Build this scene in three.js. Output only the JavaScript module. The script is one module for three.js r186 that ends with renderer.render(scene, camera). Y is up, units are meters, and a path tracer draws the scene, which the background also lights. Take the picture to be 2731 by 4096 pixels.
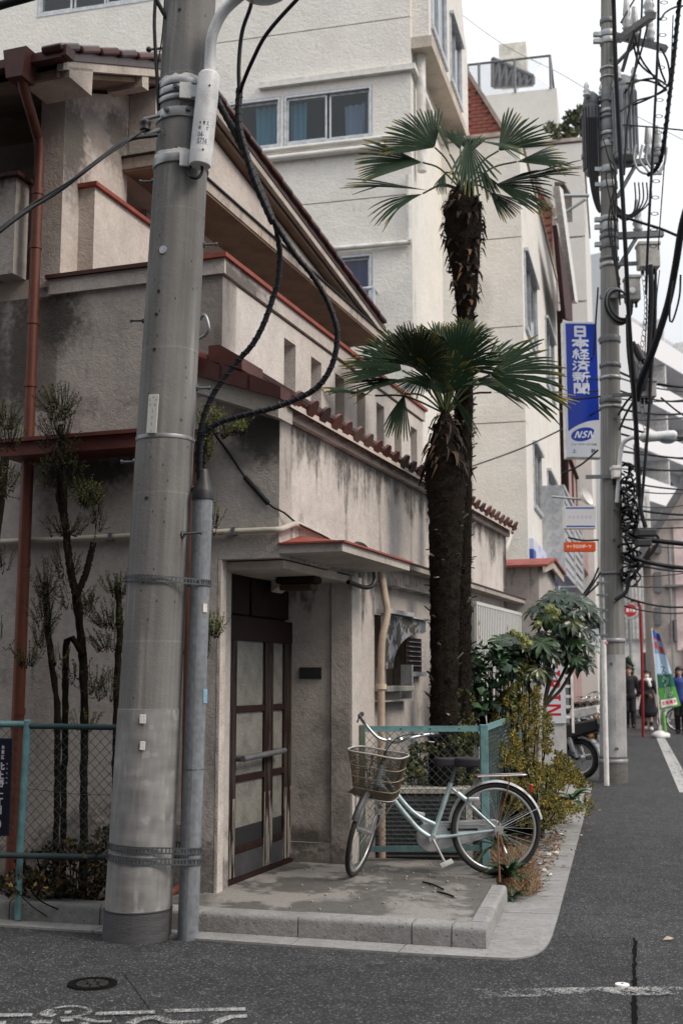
import * as THREE from 'three';
import { mergeGeometries, mergeVertices } from 'three/addons/utils/BufferGeometryUtils.js';
import { RoundedBoxGeometry } from 'three/addons/geometries/RoundedBoxGeometry.js';
import { MarchingCubes } from 'three/addons/objects/MarchingCubes.js';
import { ImprovedNoise } from 'three/addons/math/ImprovedNoise.js';

// ------------------------------------------------------------------ camera, sky, sun, exposure
const scene = new THREE.Scene();
const FPX = 4800, CX = 1365.5, CY = 2048, HORIZON = 2710, EYE = 1.45;      // focal length and horizon in pixels of the 2731 x 4096 photograph
const TILT = Math.atan((HORIZON - CY) / FPX), ct = Math.cos(TILT), st = Math.sin(TILT);
const camera = new THREE.PerspectiveCamera(2 * Math.atan(2048 / FPX) * 180 / Math.PI, 2731 / 4096, 0.1, 600);
camera.position.set(0, EYE, 0);
camera.rotation.set(TILT, 0, 0);
camera.focus = 7.6; camera.userData.fStop = 3.2;
{ // overcast sky: brighter overhead than at the horizon, the same all round
  const w = 64, h = 64, d = new Float32Array(w * h * 4);
  for (let j = 0; j < h; j++) {
    const el = ((j + 0.5) / h - 0.5) * Math.PI, s = Math.max(0, Math.sin(el)), L = 0.4 * (1 + 2 * s);
    for (let i = 0; i < w; i++) d.set([L * 0.965, L * 0.99, L * 1.03, 1], (j * w + i) * 4);
  }
  const t = new THREE.DataTexture(d, w, h, THREE.RGBAFormat, THREE.FloatType);
  t.mapping = THREE.EquirectangularReflectionMapping; t.magFilter = t.minFilter = THREE.LinearFilter; t.needsUpdate = true;
  scene.background = t; scene.environment = t;
}
const sun = new THREE.DirectionalLight(0xfff2e4, 1.5);
sun.position.set(34, 36, 13); sun.target.position.set(0, 0, -8);
sun.castShadow = true; sun.shadow.radius = 40; sun.shadow.mapSize.set(2048, 2048);
Object.assign(sun.shadow.camera, { left: -40, right: 40, top: 40, bottom: -40, near: 1, far: 140 });
scene.add(sun, sun.target);
const renderer = new THREE.WebGLRenderer({ antialias: true });
renderer.toneMapping = THREE.LinearToneMapping;
renderer.toneMappingExposure = 1.5;
renderer.shadowMap.enabled = true;

// ------------------------------------------------------------------ helpers
let seed = 7;
const rnd = () => { seed = (seed + 0x6d2b79f5) | 0; let t = Math.imul(seed ^ (seed >>> 15), 1 | seed); t = (t + Math.imul(t ^ (t >>> 7), 61 | t)) ^ t; return ((t ^ (t >>> 14)) >>> 0) / 4294967296; };
const rr = (a, b) => a + (b - a) * rnd();
const V = (x, y, z) => new THREE.Vector3(x, y, z);
const PI = Math.PI, lerp = THREE.MathUtils.lerp, clamp = THREE.MathUtils.clamp, sstep = THREE.MathUtils.smoothstep;
const perlin = new ImprovedNoise();
const at = (x, y, D) => { const a = (x - CX) / FPX, v = (CY - y) / FPX, k = D / (ct - v * st); return V(a * k, EYE + (v * ct + st) * k, -D); };   // the place seen at a pixel, D metres ahead
const onGround = (x, y, h = 0) => { const v = (CY - y) / FPX, k = (h - EYE) / (v * ct + st); return V((x - CX) / FPX * k, h, -(ct - v * st) * k); };
const used = new Map();
const numbered = (n) => { const k = used.get(n) ?? 0; used.set(n, k + 1); return k ? n + '_' + String(k).padStart(3, '0') : n; };
function tag(o, label, category, group) { o.userData.label = label; o.userData.category = category; if (group) o.userData.group = group; return o; }
function thing(name, label, category, pos = [0, 0, 0], ry = 0, group) {
  const o = new THREE.Group(); o.name = numbered(name); o.position.set(...pos); o.rotation.y = ry; scene.add(o);
  return tag(o, label, category, group);
}
const plain = (g) => { g = g.index ? g.toNonIndexed() : g; for (const k of Object.keys(g.attributes)) if (!['position', 'normal', 'uv', 'color'].includes(k)) g.deleteAttribute(k); if (!g.attributes.uv) g.setAttribute('uv', new THREE.BufferAttribute(new Float32Array(g.attributes.position.count * 2), 2)); return g; };
const merge = (gs) => { gs = [].concat(gs).flat(9); return gs.length === 1 ? plain(gs[0]) : mergeGeometries(gs.map(plain)); };
function boxUV(g) { // uv in metres from the face's own axes
  const p = g.attributes.position, n = g.attributes.normal, uv = new Float32Array(p.count * 2);
  for (let i = 0; i < p.count; i++) {
    const ax = Math.abs(n.getX(i)), ay = Math.abs(n.getY(i)), az = Math.abs(n.getZ(i)), x = p.getX(i), y = p.getY(i), z = p.getZ(i);
    if (ay > ax && ay > az) uv.set([x, z], i * 2); else if (ax > az) uv.set([z, y], i * 2); else uv.set([x, y], i * 2);
  }
  g.setAttribute('uv', new THREE.BufferAttribute(uv, 2)); return g;
}
function part(name, geos, mat, parent, o = {}) {
  let g = merge(geos); if (!o.keepUV) g = boxUV(g);
  const m = new THREE.Mesh(g, mat); m.name = parent ? name : numbered(name); m.castShadow = m.receiveShadow = true;
  if (o.label) m.userData.label = o.label; if (o.kind) m.userData.kind = o.kind;
  (parent ?? scene).add(m); return m;
}
const struct = (name, geos, mat, o = {}) => part(name, geos, mat, null, { ...o, kind: 'structure' });
const single = (name, geos, mat, label, category, group, o = {}) => tag(part(name, geos, mat, null, o), label, category, group);
const box = (x0, x1, y0, y1, z0, z1) => new THREE.BoxGeometry(x1 - x0, y1 - y0, z1 - z0).translate((x0 + x1) / 2, (y0 + y1) / 2, (z0 + z1) / 2);
const rbox = (x0, x1, y0, y1, z0, z1, r = 0.01, s = 2) => new RoundedBoxGeometry(x1 - x0, y1 - y0, z1 - z0, s, Math.min(r, (x1 - x0) / 2.01, (y1 - y0) / 2.01, (z1 - z0) / 2.01)).translate((x0 + x1) / 2, (y0 + y1) / 2, (z0 + z1) / 2);
const cyl = (r0, r1, h, s = 16, open = false) => new THREE.CylinderGeometry(r1, r0, h, s, 1, open).translate(0, h / 2, 0);
function bar(p, q, r, s = 8, r2 = r) { const d = q.clone().sub(p), g = new THREE.CylinderGeometry(r2, r, d.length(), s).translate(0, d.length() / 2, 0); return g.applyQuaternion(new THREE.Quaternion().setFromUnitVectors(V(0, 1, 0), d.normalize())).translate(p.x, p.y, p.z); }
const tube = (pts, r, seg = 40, rad = 8, tension = 0.5) => new THREE.TubeGeometry(new THREE.CatmullRomCurve3(pts, false, 'catmullrom', tension), seg, r, rad, false);
function beam(p, q, w, h) { const d = q.clone().sub(p), L = d.length(), g = new THREE.BoxGeometry(w, h, L).translate(0, 0, L / 2); const m = new THREE.Matrix4().lookAt(q, p, V(0, 1, 0)); return g.applyMatrix4(m.setPosition(p)); }
const extrude = (pts, depth, holes = [], bevel = 0) => { const s = new THREE.Shape(pts.map((p) => new THREE.Vector2(...p))); for (const h of holes) s.holes.push(new THREE.Path(h.map((p) => new THREE.Vector2(...p)))); return new THREE.ExtrudeGeometry(s, { depth, bevelEnabled: bevel > 0, bevelSize: bevel, bevelThickness: bevel, bevelSegments: 1, steps: 1 }); };
const hole = (x0, x1, y0, y1) => [[x0, y0], [x1, y0], [x1, y1], [x0, y1]];
const sag = (p, q, s, n = 14) => Array.from({ length: n + 1 }, (_, i) => { const t = i / n, v = p.clone().lerp(q, t); v.y -= s * 4 * t * (1 - t); return v; });
const lathe = (pts, s = 24) => new THREE.LatheGeometry(pts.map((p) => new THREE.Vector2(...p)), s);
const quadGeo = (a, b, c, d) => { const g = new THREE.BufferGeometry(); g.setAttribute('position', new THREE.BufferAttribute(new Float32Array([...a, ...b, ...c, ...a, ...c, ...d]), 3)); g.setAttribute('uv', new THREE.BufferAttribute(new Float32Array([0, 0, 1, 0, 1, 1, 0, 0, 1, 1, 0, 1]), 2)); g.computeVertexNormals(); return g; };

// ------------------------------------------------------------------ procedural textures
const hash = (x, y, s) => { let h = Math.imul(x, 374761393) + Math.imul(y, 668265263) + Math.imul(s, 2147483587); h = Math.imul(h ^ (h >>> 13), 1274126177); return ((h ^ (h >>> 16)) >>> 0) / 4294967296; };
function vnoise(x, y, per, s) { // tileable value noise, period per
  const xi = Math.floor(x), yi = Math.floor(y), fx = x - xi, fy = y - yi, u = fx * fx * (3 - 2 * fx), v = fy * fy * (3 - 2 * fy), m = (a) => ((a % per) + per) % per;
  const a = hash(m(xi), m(yi), s), b = hash(m(xi + 1), m(yi), s), c = hash(m(xi), m(yi + 1), s), d = hash(m(xi + 1), m(yi + 1), s);
  return lerp(lerp(a, b, u), lerp(c, d, u), v);
}
const fbm = (u, v, f, oct, s) => { let a = 0, w = 0.5, n = 0; for (let o = 0; o < oct; o++) { a += w * vnoise(u * f, v * f, f, s + o); n += w; w *= 0.5; f *= 2; } return a / n; };
function dataTex(w, h, fn, srgb) {
  const d = new Uint8Array(w * h * 4);
  for (let y = 0; y < h; y++) for (let x = 0; x < w; x++) { const c = fn(x / w, y / h, x, y), o = (y * w + x) * 4; d[o] = clamp(c[0], 0, 1) * 255; d[o + 1] = clamp(c[1], 0, 1) * 255; d[o + 2] = clamp(c[2], 0, 1) * 255; d[o + 3] = 255; }
  const t = new THREE.DataTexture(d, w, h); t.wrapS = t.wrapT = THREE.RepeatWrapping; t.magFilter = THREE.LinearFilter; t.minFilter = THREE.LinearMipmapLinearFilter; t.generateMipmaps = true; if (srgb) t.colorSpace = THREE.SRGBColorSpace; t.needsUpdate = true; return t;
}
const sR = (c) => (c <= 0.0031308 ? c * 12.92 : 1.055 * Math.pow(c, 1 / 2.4) - 0.055);
const rep = (t, sx, sy = sx, ox = 0, oy = 0) => { const c = t.clone(); c.repeat.set(sx, sy); c.offset.set(ox, oy); c.needsUpdate = true; return c; };
function canvasTex(w, h, draw) { const c = document.createElement('canvas'); c.width = w; c.height = h; const g = c.getContext('2d'); draw(g, w, h); const t = new THREE.CanvasTexture(c); t.colorSpace = THREE.SRGBColorSpace; t.anisotropy = 4; return t; }
const grain = dataTex(512, 512, (u, v) => { const n = 0.5 * fbm(u, v, 64, 3, 11) + 0.5 * fbm(u, v, 24, 3, 15); return [n, n, n]; });          // stucco relief
const speck = dataTex(512, 512, (u, v, x, y) => { const n = 0.55 * hash(x, y, 5) + 0.45 * vnoise(u * 128, v * 128, 128, 6); return [n, n, n]; });
// neutral multiplicative mottling, used in several scales
const mottle = dataTex(512, 512, (u, v) => { const n = sR(clamp(0.72 + 0.5 * (fbm(u, v, 6, 6, 21) - 0.5) + 0.22 * (fbm(u, v, 90, 2, 29) - 0.5), 0, 1)); return [n, n * 0.99, n * 0.975]; }, true);

// a stained wall, w by h metres: grain, soot that hangs in streaks from its top edge and patches of mildew
function wallTex(w, h, col, o = {}) {
  const ppm = o.ppm ?? Math.min(190, 1024 / Math.max(w, h)), W = Math.max(32, Math.round(w * ppm)), H = Math.max(32, Math.round(h * ppm)), s = o.seed ?? 1, dirt = o.dirt ?? [0.035, 0.031, 0.028];
  const n2 = (x, y, f, k) => { const X = x * f, Y = y * f; return vnoise(X + 1000, Y + 1000, 1 << 20, s * 31 + k); };
  return dataTex(W, H, (u, v, px, py) => {
    const x = u * w, y = v * h, d = h - y;
    let g = 0.86 + (o.vary ?? 1) * (0.16 * (n2(x, y, 3.1, 1) - 0.5) + 0.12 * (n2(x, y, 11, 2) - 0.5) + 0.13 * (n2(x, y, 42, 3) - 0.5) + 0.1 * (hash(px, py, s) - 0.5));
    const fine = 0.5 * n2(x, y, 34, 4) + 0.3 * n2(x, y, 80, 5) + 0.2 * hash(px, py, s + 9);
    const streak = 0.62 * n2(x, y * 0.12, 9, 6) + 0.38 * n2(x, y * 0.2, 31, 7), cloud = 0.6 * n2(x, y, 2.2, 8) + 0.4 * n2(x, y, 6.3, 9);
    let m = 0;
    if (o.top) { const reach = o.top * (0.25 + 1.5 * streak * cloud * 1.7); m = Math.max(m, sstep(reach - d + 0.12 * (fine - 0.5), -0.1, 0.2) * (0.5 + 0.5 * fine) * (o.topK ?? 1)); }
    if (o.patch) m = Math.max(m, sstep(cloud + 0.34 * (fine - 0.5), 1 - o.patch, 1 - o.patch + 0.24) * (0.35 + 0.5 * fine) * (o.patchK ?? 0.5));
    if (o.streak) m = Math.max(m, sstep(streak + 0.12 * (fine - 0.5), 1 - o.streak, 1 - o.streak + 0.18) * (0.25 + 0.35 * cloud) * (0.6 + 0.5 * fine));
    if (o.foot) { const reach = o.foot * (0.3 + 1.4 * cloud); m = Math.max(m, sstep(reach - y + 0.2 * (fine - 0.5), -0.05, 0.1) * (0.3 + 0.5 * fine)); }
    for (const sp of o.spots ?? []) { const q = Math.hypot((x - sp[0]) / sp[2], (y - sp[1]) / sp[3]); m = Math.max(m, sstep(1.1 - q + 0.6 * (fine - 0.5) + 0.6 * (cloud - 0.5), -0.15, 0.75) * sp[4]); }
    m = clamp(m, 0, 0.97);
    const warm = 0.03 * (n2(x, y, 1.3, 12) - 0.5);
    return [0, 1, 2].map((c) => sR(clamp(lerp(col[c] * g * (1 + (c === 0 ? warm : c === 2 ? -warm : 0)), dirt[c], m), 0, 1)));
  }, true);
}
function wallMat(w, h, x0, y0, col, o = {}) { // a wall whose uv (metres) start at x0, y0
  const t = wallTex(w, h, col, o); t.repeat.set(1 / w, 1 / h); t.offset.set(-x0 / w, -y0 / h);
  return new THREE.MeshStandardMaterial({ map: t, bumpMap: rep(grain, o.bumpRep ?? 1.6), bumpScale: o.bump ?? 0.004, roughness: 0.94 });
}
const std = (r, g, b, o = {}) => { const m = new THREE.MeshStandardMaterial({ roughness: 0.8, ...o }); m.color.setRGB(r, g, b); return m; };
const worn = (r, g, b, o = {}) => std(r / 0.72, g / 0.72, b / 0.72, { map: rep(mottle, o.k ?? 1.1), ...Object.fromEntries(Object.entries(o).filter(([k]) => k !== 'k')) });
const matte = (m, k = 0.3) => { const q = new THREE.MeshPhysicalMaterial({ map: m.map, bumpMap: m.bumpMap, bumpScale: m.bumpScale, roughness: m.roughness, specularIntensity: k, side: m.side }); q.color.copy(m.color); return q; };
const M = {
  blackRubber: worn(0.022, 0.022, 0.025, { roughness: 0.5, k: 3 }),
  cable: matte(worn(0.009, 0.0105, 0.014, { roughness: 0.5, k: 5 }), 0.5),
  galv: worn(0.34, 0.36, 0.38, { roughness: 0.45, metalness: 0.55, k: 4 }),
  galvDark: worn(0.16, 0.17, 0.185, { roughness: 0.5, metalness: 0.5, k: 4 }),
  steelBand: worn(0.11, 0.125, 0.14, { roughness: 0.5, metalness: 0.6, k: 5 }),
  whitePaint: worn(0.62, 0.65, 0.68, { roughness: 0.45, k: 2 }),
  red: worn(0.12, 0.024, 0.017, { roughness: 0.55, k: 2.3 }),
  redPipe: worn(0.125, 0.034, 0.019, { roughness: 0.5, k: 2.3 }),
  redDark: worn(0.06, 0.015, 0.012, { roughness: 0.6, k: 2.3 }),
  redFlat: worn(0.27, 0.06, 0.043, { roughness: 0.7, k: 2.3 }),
  tile: worn(0.085, 0.027, 0.022, { roughness: 0.38, k: 3 }),
  tile2: worn(0.12, 0.042, 0.032, { roughness: 0.42, k: 3 }),
  tile3: worn(0.05, 0.021, 0.019, { roughness: 0.4, k: 3 }),
  trim: worn(0.44, 0.395, 0.36, { roughness: 0.9, bumpMap: rep(grain, 2), bumpScale: 0.004, k: 1.2 }),
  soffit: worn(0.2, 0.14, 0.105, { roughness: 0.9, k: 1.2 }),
  plaster: worn(0.47, 0.42, 0.385, { roughness: 0.95, k: 1 }),
  darkWood: matte(worn(0.02, 0.009, 0.008, { roughness: 0.7, k: 3 }), 0.35),
  black: std(0.012, 0.012, 0.013, { roughness: 0.7 }),
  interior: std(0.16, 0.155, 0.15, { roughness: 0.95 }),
  alu: worn(0.5, 0.53, 0.57, { roughness: 0.4, metalness: 0.35, k: 3 }),
  pvc: worn(0.66, 0.66, 0.64, { roughness: 0.5, k: 1.4 }),
  pvcCream: worn(0.56, 0.46, 0.36, { roughness: 0.6, k: 1.4 }),
  pvcGrey: worn(0.46, 0.44, 0.39, { roughness: 0.6, k: 3 }),
  pvcDull: worn(0.4, 0.325, 0.255, { roughness: 0.7, k: 2 }),
  fence: worn(0.12, 0.25, 0.27, { roughness: 0.55, k: 4 }),
  wire: worn(0.035, 0.07, 0.075, { roughness: 0.5, k: 4 }),
  chrome: std(0.72, 0.74, 0.76, { roughness: 0.22, metalness: 1 }),
  soil: worn(0.05, 0.037, 0.027, { roughness: 1, bumpMap: rep(grain, 3), bumpScale: 0.02, k: 2 }),
  white: worn(0.72, 0.72, 0.72, { roughness: 0.6, k: 2 }),
  bark: matte(worn(0.02, 0.016, 0.013, { roughness: 1, bumpMap: rep(grain, 4), bumpScale: 0.01, k: 5 }), 0.2),
};
// kanji and kana as brush strokes on a 100-unit square
const GLYPH = {
  日: '25,8 75,8 75,92|25,8 25,92|25,50 75,50|25,90 75,90', 本: '10,30 90,30|50,5 50,95|48,32 12,75|52,32 88,75|32,72 68,72',
  経: '28,5 12,28 30,32|36,18 14,45 38,48|25,48 25,92|12,60 8,80|36,60 42,78|50,10 88,10 50,42|58,18 92,44|70,45 70,90|52,64 88,64|46,91 94,91',
  済: '14,10 22,20|8,36 17,46|8,88 24,62|62,3 62,14|34,16 94,16|82,18 38,50|44,20 92,48|46,56 44,78 34,95|80,54 80,95|46,64 80,64|46,77 80,77',
  新: '30,4 30,12|8,14 52,14|20,18 24,30|40,18 36,32|5,34 56,34|8,52 54,52|30,36 30,95|28,56 10,80|34,58 50,76|90,6 64,14|64,14 62,60 54,92|64,42 96,42|82,42 82,95',
  聞: '12,6 12,95|12,6 42,6 42,38 12,38|12,22 42,22|58,6 88,6 88,95 80,90|58,6 58,38 88,38|58,22 88,22|30,48 70,48|36,48 36,86|64,48 64,95|36,60 64,60|36,72 64,72|26,88 74,84',
  上: '48,8 48,88|50,42 82,42|8,90 92,90', 野: '10,10 48,10 48,52 10,52 10,10|10,30 48,30|29,10 29,86|8,68 50,68|4,90 52,84|60,12 90,12 72,32|62,24 80,36|56,44 94,44 86,58|76,44 76,90 64,84',
  台: '46,5 22,40 74,36|62,22 86,46|24,54 76,54 76,92 24,92 24,54', 東: '8,18 92,18|50,4 50,96|24,32 76,32 76,62 24,62 24,32|24,47 76,47|48,64 10,90|52,64 90,90',
  区: '90,10 12,10 12,92 92,92|70,22 30,78|32,28 74,78', 北: '32,8 32,90|8,38 32,38|6,80 32,68|60,8 60,84 92,84 92,70|60,46 88,34', 一: '8,50 92,50', 丁: '8,14 92,14|54,14 54,88 40,82',
  目: '25,6 75,6 75,94 25,94 25,6|25,36 75,36|25,64 75,64', 消: '14,10 22,20|8,36 17,46|8,88 24,62|64,6 64,34|44,12 50,28|86,12 78,28|42,38 42,95|42,38 86,38 86,95 78,92|42,56 86,56|42,74 86,74',
  火: '50,6 50,40 14,92|50,40 88,92|22,28 30,48|80,26 70,46', 栓: '4,30 42,30|23,6 23,96|22,34 4,70|25,36 42,60|70,6 46,36|70,6 96,36|56,44 86,44|56,66 86,66|48,92 94,92|71,44 71,92',
  万: '10,14 90,14|44,14 40,50 14,92|42,44 78,44 72,88 58,84', 年: '26,6 10,34|22,20 88,20|24,44 82,44|24,44 24,68|6,70 94,70|56,20 56,96',
  生: '24,20 16,40|20,26 86,26|18,54 82,54|6,92 94,92|50,6 50,92', 徒: '24,6 8,26|28,28 6,56|20,44 20,96|40,22 90,22|64,6 64,44|34,44 96,44|64,46 64,88|64,64 90,64|46,58 30,94|40,76 96,92',
  募: '6,14 94,14|32,4 32,24|68,4 68,24|26,30 74,30 74,56 26,56 26,30|26,43 74,43|6,64 94,64|44,58 8,86|56,64 92,84|32,80 70,80 64,96', 中: '14,26 86,26 86,64 14,64 14,26|50,4 50,96',
  ロ: '20,20 80,20 80,85 20,85 20,20', ス: '18,18 78,18 14,92|48,52 86,90', ポ: '10,30 90,30|50,8 50,92|26,50 12,76|74,50 88,76|84,6 92,6 92,14 84,14 84,6', ー: '10,50 90,50', ツ: '18,22 28,48|44,18 52,44|86,20 72,66 40,92',
  ニ: '20,26 80,26|8,80 92,80', ュ: '24,40 70,40 66,84|10,86 92,86', サ: '6,34 94,34|32,10 32,62|70,8 70,60 44,92', ビ: '24,10 24,88 86,88|24,50 80,36|80,6 86,18|92,4 98,16', ク: '40,6 14,48|34,24 82,24 70,62 30,94', '|': '50,8 50,92', ル: '34,12 32,56 8,92|62,8 62,86 94,60',
  街: '20,6 6,26|24,26 4,52|14,46 14,96|34,18 62,18|48,6 48,44|30,44 66,44|34,62 62,62|48,48 48,86|30,90 66,84|72,16 96,16|68,38 98,38|84,38 84,94', 灯: '22,8 22,40 6,92|22,46 40,80|8,28 12,44|38,24 32,42|46,16 96,16|72,16 72,92 58,86',
};
function glyph(g, ch, x, y, s, lw, sy = s) { const d = GLYPH[ch]; if (!d) return; g.lineWidth = lw; g.lineCap = 'round'; g.lineJoin = 'round'; for (const st of d.split('|')) { g.beginPath(); st.split(' ').forEach((p, i) => { const [a, b] = p.split(',').map(Number); g[i ? 'lineTo' : 'moveTo'](x + a / 100 * s, y + b / 100 * sy); }); g.stroke(); } }

// ------------------------------------------------------------------ ground, kerbs, gutter
const asphaltAt = (u, v, x, y) => {
  const big = fbm(u, v, 5, 4, 41), mid = fbm(u, v, 60, 3, 45), a = hash(x, y, 47), b = hash(x >> 1, y >> 1, 48), c = hash((x + 1) >> 2, (y + 2) >> 2, 52);
  let L = 0.031 + 0.024 * (big - 0.5) + 0.034 * (mid - 0.5) + 0.04 * (a - 0.5);
  if (b > 0.91) L += 0.24 * (b - 0.91) / 0.09; if (c > 0.975) L += 0.1; if (b < 0.16) L -= 0.022;
  L = clamp(L, 0.008, 0.5); return [sR(L * 0.98), sR(L), sR(L * 1.07)];
};
const asphaltMap = dataTex(2048, 2048, asphaltAt, true);
const asphaltBump = dataTex(1024, 1024, (u, v, x, y) => { const n = 0.45 * hash(x >> 1, y >> 1, 61) + 0.25 * hash(x, y, 62) + 0.3 * fbm(u, v, 90, 2, 63); return [n, n, n]; });
const asphalt = new THREE.MeshStandardMaterial({ map: rep(asphaltMap, 1 / 6), bumpMap: rep(asphaltBump, 1 / 3), bumpScale: 0.011, roughness: 0.88 });
const patchMat = asphalt.clone(); patchMat.color.setRGB(0.84, 0.84, 0.83); patchMat.map = rep(asphaltMap, 1 / 6, 1 / 6, 0.37, 0.61);
const flat = (pts, y = 0) => { const s = new THREE.Shape(pts.map((p) => new THREE.Vector2(p[0], -p[1]))); return new THREE.ShapeGeometry(s).rotateX(-PI / 2).translate(0, y, 0); };
struct('road', flat([[-300, 60], [300, 60], [300, -450], [-300, -450]]), asphalt);
const ALONG = V(0.225, 0, -0.974), ACROSS = V(0.974, 0, 0.225);             // along the street, and to its right
{ // resurfaced square of asphalt at the corner, tar in its joint
  const pts = []; const a = onGround(2200, 3752), b = onGround(2538, 3756), c = onGround(2532, 4180), d = onGround(700, 4180), e = onGround(500, 3900), f = onGround(1300, 3860), g = onGround(2030, 3860);
  for (const p of [a, b, c, d, e, f, g]) pts.push([p.x, p.z]);
  const edge = [];
  for (let i = 0; i <= 40; i++) { const t = i / 40; edge.push(V(lerp(b.x, c.x, t) + rr(-0.006, 0.006), 0.007, lerp(b.z, c.z, t))); }
  struct('road_patch', flat([...pts.slice(0, 2), ...edge.slice(1, -1).map((v) => [v.x, v.z]), ...pts.slice(2)], 0.004), patchMat);
  const ribbon = (line, w) => { const gs = []; for (let i = 0; i < line.length - 1; i++) { const p = line[i], q = line[i + 1], d2 = q.clone().sub(p).normalize(), n = V(d2.z, 0, -d2.x).multiplyScalar(w(i) / 2), m = V(d2.z, 0, -d2.x).multiplyScalar(w(i + 1) / 2); gs.push(quadGeo([p.x + n.x, p.y, p.z + n.z], [q.x + m.x, q.y, q.z + m.z], [q.x - m.x, q.y, q.z - m.z], [p.x - n.x, p.y, p.z - n.z])); } return gs; };
  const ww = edge.map(() => rr(0.009, 0.028));
  const tar = matte(std(0.004, 0.004, 0.004, { roughness: 0.9, side: THREE.DoubleSide }), 0.15);
  const top = []; for (let i = 0; i <= 20; i++) { const v = a.clone().lerp(b, i / 20); v.y = 0.007; v.z += rr(-0.003, 0.003); top.push(v); }
  struct('tar_joint', [...ribbon(edge, (i) => ww[i]), ...ribbon(top, (i) => 0.004 + 0.004 * hash(i, 2, 3))], tar);
  // painted markings, worn through to the stones: paint with gaps cut by alpha
  const paintAlpha = (lo, hi, s) => dataTex(1024, 256, (u, v, x, y) => { const n = 0.6 * fbm(u * 10, v, 12, 3, s) + 0.4 * hash(x, y >> 2, s + 3), cover = lerp(lo, hi, clamp(fbm(u, v * 0.2, 7, 3, s + 5) * 1.6 - 0.3, 0, 1)); const k = n < cover ? 1 : 0; return [k, k, k]; });
  const paint = (lo, hi, s) => { const m = new THREE.MeshStandardMaterial({ roughness: 0.8, alphaMap: paintAlpha(lo, hi, s), alphaTest: 0.5, side: THREE.DoubleSide }); m.color.setRGB(0.4, 0.4, 0.39); return m; };
  const l0 = onGround(1813, 3972, 0.010), l1 = onGround(2790, 3960, 0.010), dir = l1.clone().sub(l0).normalize(), wn = V(dir.z, 0, -dir.x).multiplyScalar(0.075);
  const g0 = quadGeo([l0.x - wn.x, 0.010, l0.z - wn.z], [l1.x - wn.x, 0.010, l1.z - wn.z], [l1.x + wn.x, 0.010, l1.z + wn.z], [l0.x + wn.x, 0.010, l0.z + wn.z]);
  struct('worn_road_line', g0, paint(0.05, 0.56, 71), { keepUV: true });
  const Z = (x, y) => onGround(x / 1.568, 3700 + y / 1.568, 0.010), gs = [];
  for (const [w, line] of [[0.05, [[-60, 565], [0, 564], [110, 563], [205, 560]]], [0.02, [[345, 520], [390, 512], [430, 508], [480, 508], [530, 515], [568, 534], [550, 556], [500, 568], [430, 574], [380, 576]]], [0.055, [[335, 530], [296, 545], [300, 562], [345, 566]]], [0.045, [[408, 546], [446, 546]]],
    [0.05, [[600, 556], [700, 552], [830, 548], [972, 544]]], [0.05, [[1032, 538], [1150, 534], [1300, 530], [1540, 526]]], [0.05, [[200, 612], [250, 606], [330, 606]]], [0.04, [[385, 600], [460, 592]]], [0.03, [[380, 580], [440, 576], [520, 584], [610, 604], [700, 602]]],
    [0.05, [[815, 616], [880, 590], [940, 578], [1000, 582], [1060, 604], [1140, 610], [1265, 602]]], [0.05, [[1345, 620], [1400, 590], [1460, 574], [1550, 570]]], [0.04, [[500, 620], [560, 612]]], [0.05, [[-20, 616], [40, 612]]]]) {
    const pts2 = new THREE.CatmullRomCurve3(line.map((p) => Z(...p)), false, 'catmullrom', 0.4).getPoints(line.length * 4); for (const p of pts2) p.y = 0.010; gs.push(...ribbon(pts2, () => w));
  }
  struct('worn_road_letters', gs, (() => { const m = paint(0.38, 0.66, 81); m.alphaMap.repeat.set(2, 8); m.alphaMap.offset.set(0.5, 0.5); return m; })());
  const e0 = onGround(2637, 2945, 0.006), e1 = onGround(2748, 3170, 0.006), ed = e1.clone().sub(e0), en = V(ed.z, 0, -ed.x).normalize().multiplyScalar(0.1);
  struct('edge_line', quadGeo([e0.x - en.x, 0.006, e0.z - en.z], [e1.x - en.x, 0.006, e1.z - en.z], [e1.x + en.x, 0.006, e1.z + en.z], [e0.x + en.x, 0.006, e0.z + en.z]), paint(0.5, 0.85, 91), { keepUV: true });
}
const concreteTex = (s, base = 0.3) => dataTex(512, 512, (u, v, x, y) => { const n = base * (0.62 + 0.5 * fbm(u, v, 5, 5, s) + 0.3 * (fbm(u, v, 60, 2, s + 7) - 0.5) + 0.16 * (hash(x, y, s) - 0.5)) * (hash(x >> 2, y >> 2, s + 2) > 0.992 ? 0.45 : 1); return [sR(n), sR(n * 0.985), sR(n * 0.96)]; }, true);
const kerbMat = new THREE.MeshStandardMaterial({ map: rep(concreteTex(101, 0.3), 0.9), bumpMap: rep(grain, 2), bumpScale: 0.004, roughness: 0.92 });
const gutterMat = new THREE.MeshStandardMaterial({ map: rep(concreteTex(111, 0.33), 0.7), bumpMap: rep(speck, 2), bumpScale: 0.003, roughness: 0.92 });
const kA = V(-2.052, 0, -7.482), kB = V(0.774, 0, -6.671), kC = V(1.154, 0, -8.371);
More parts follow.
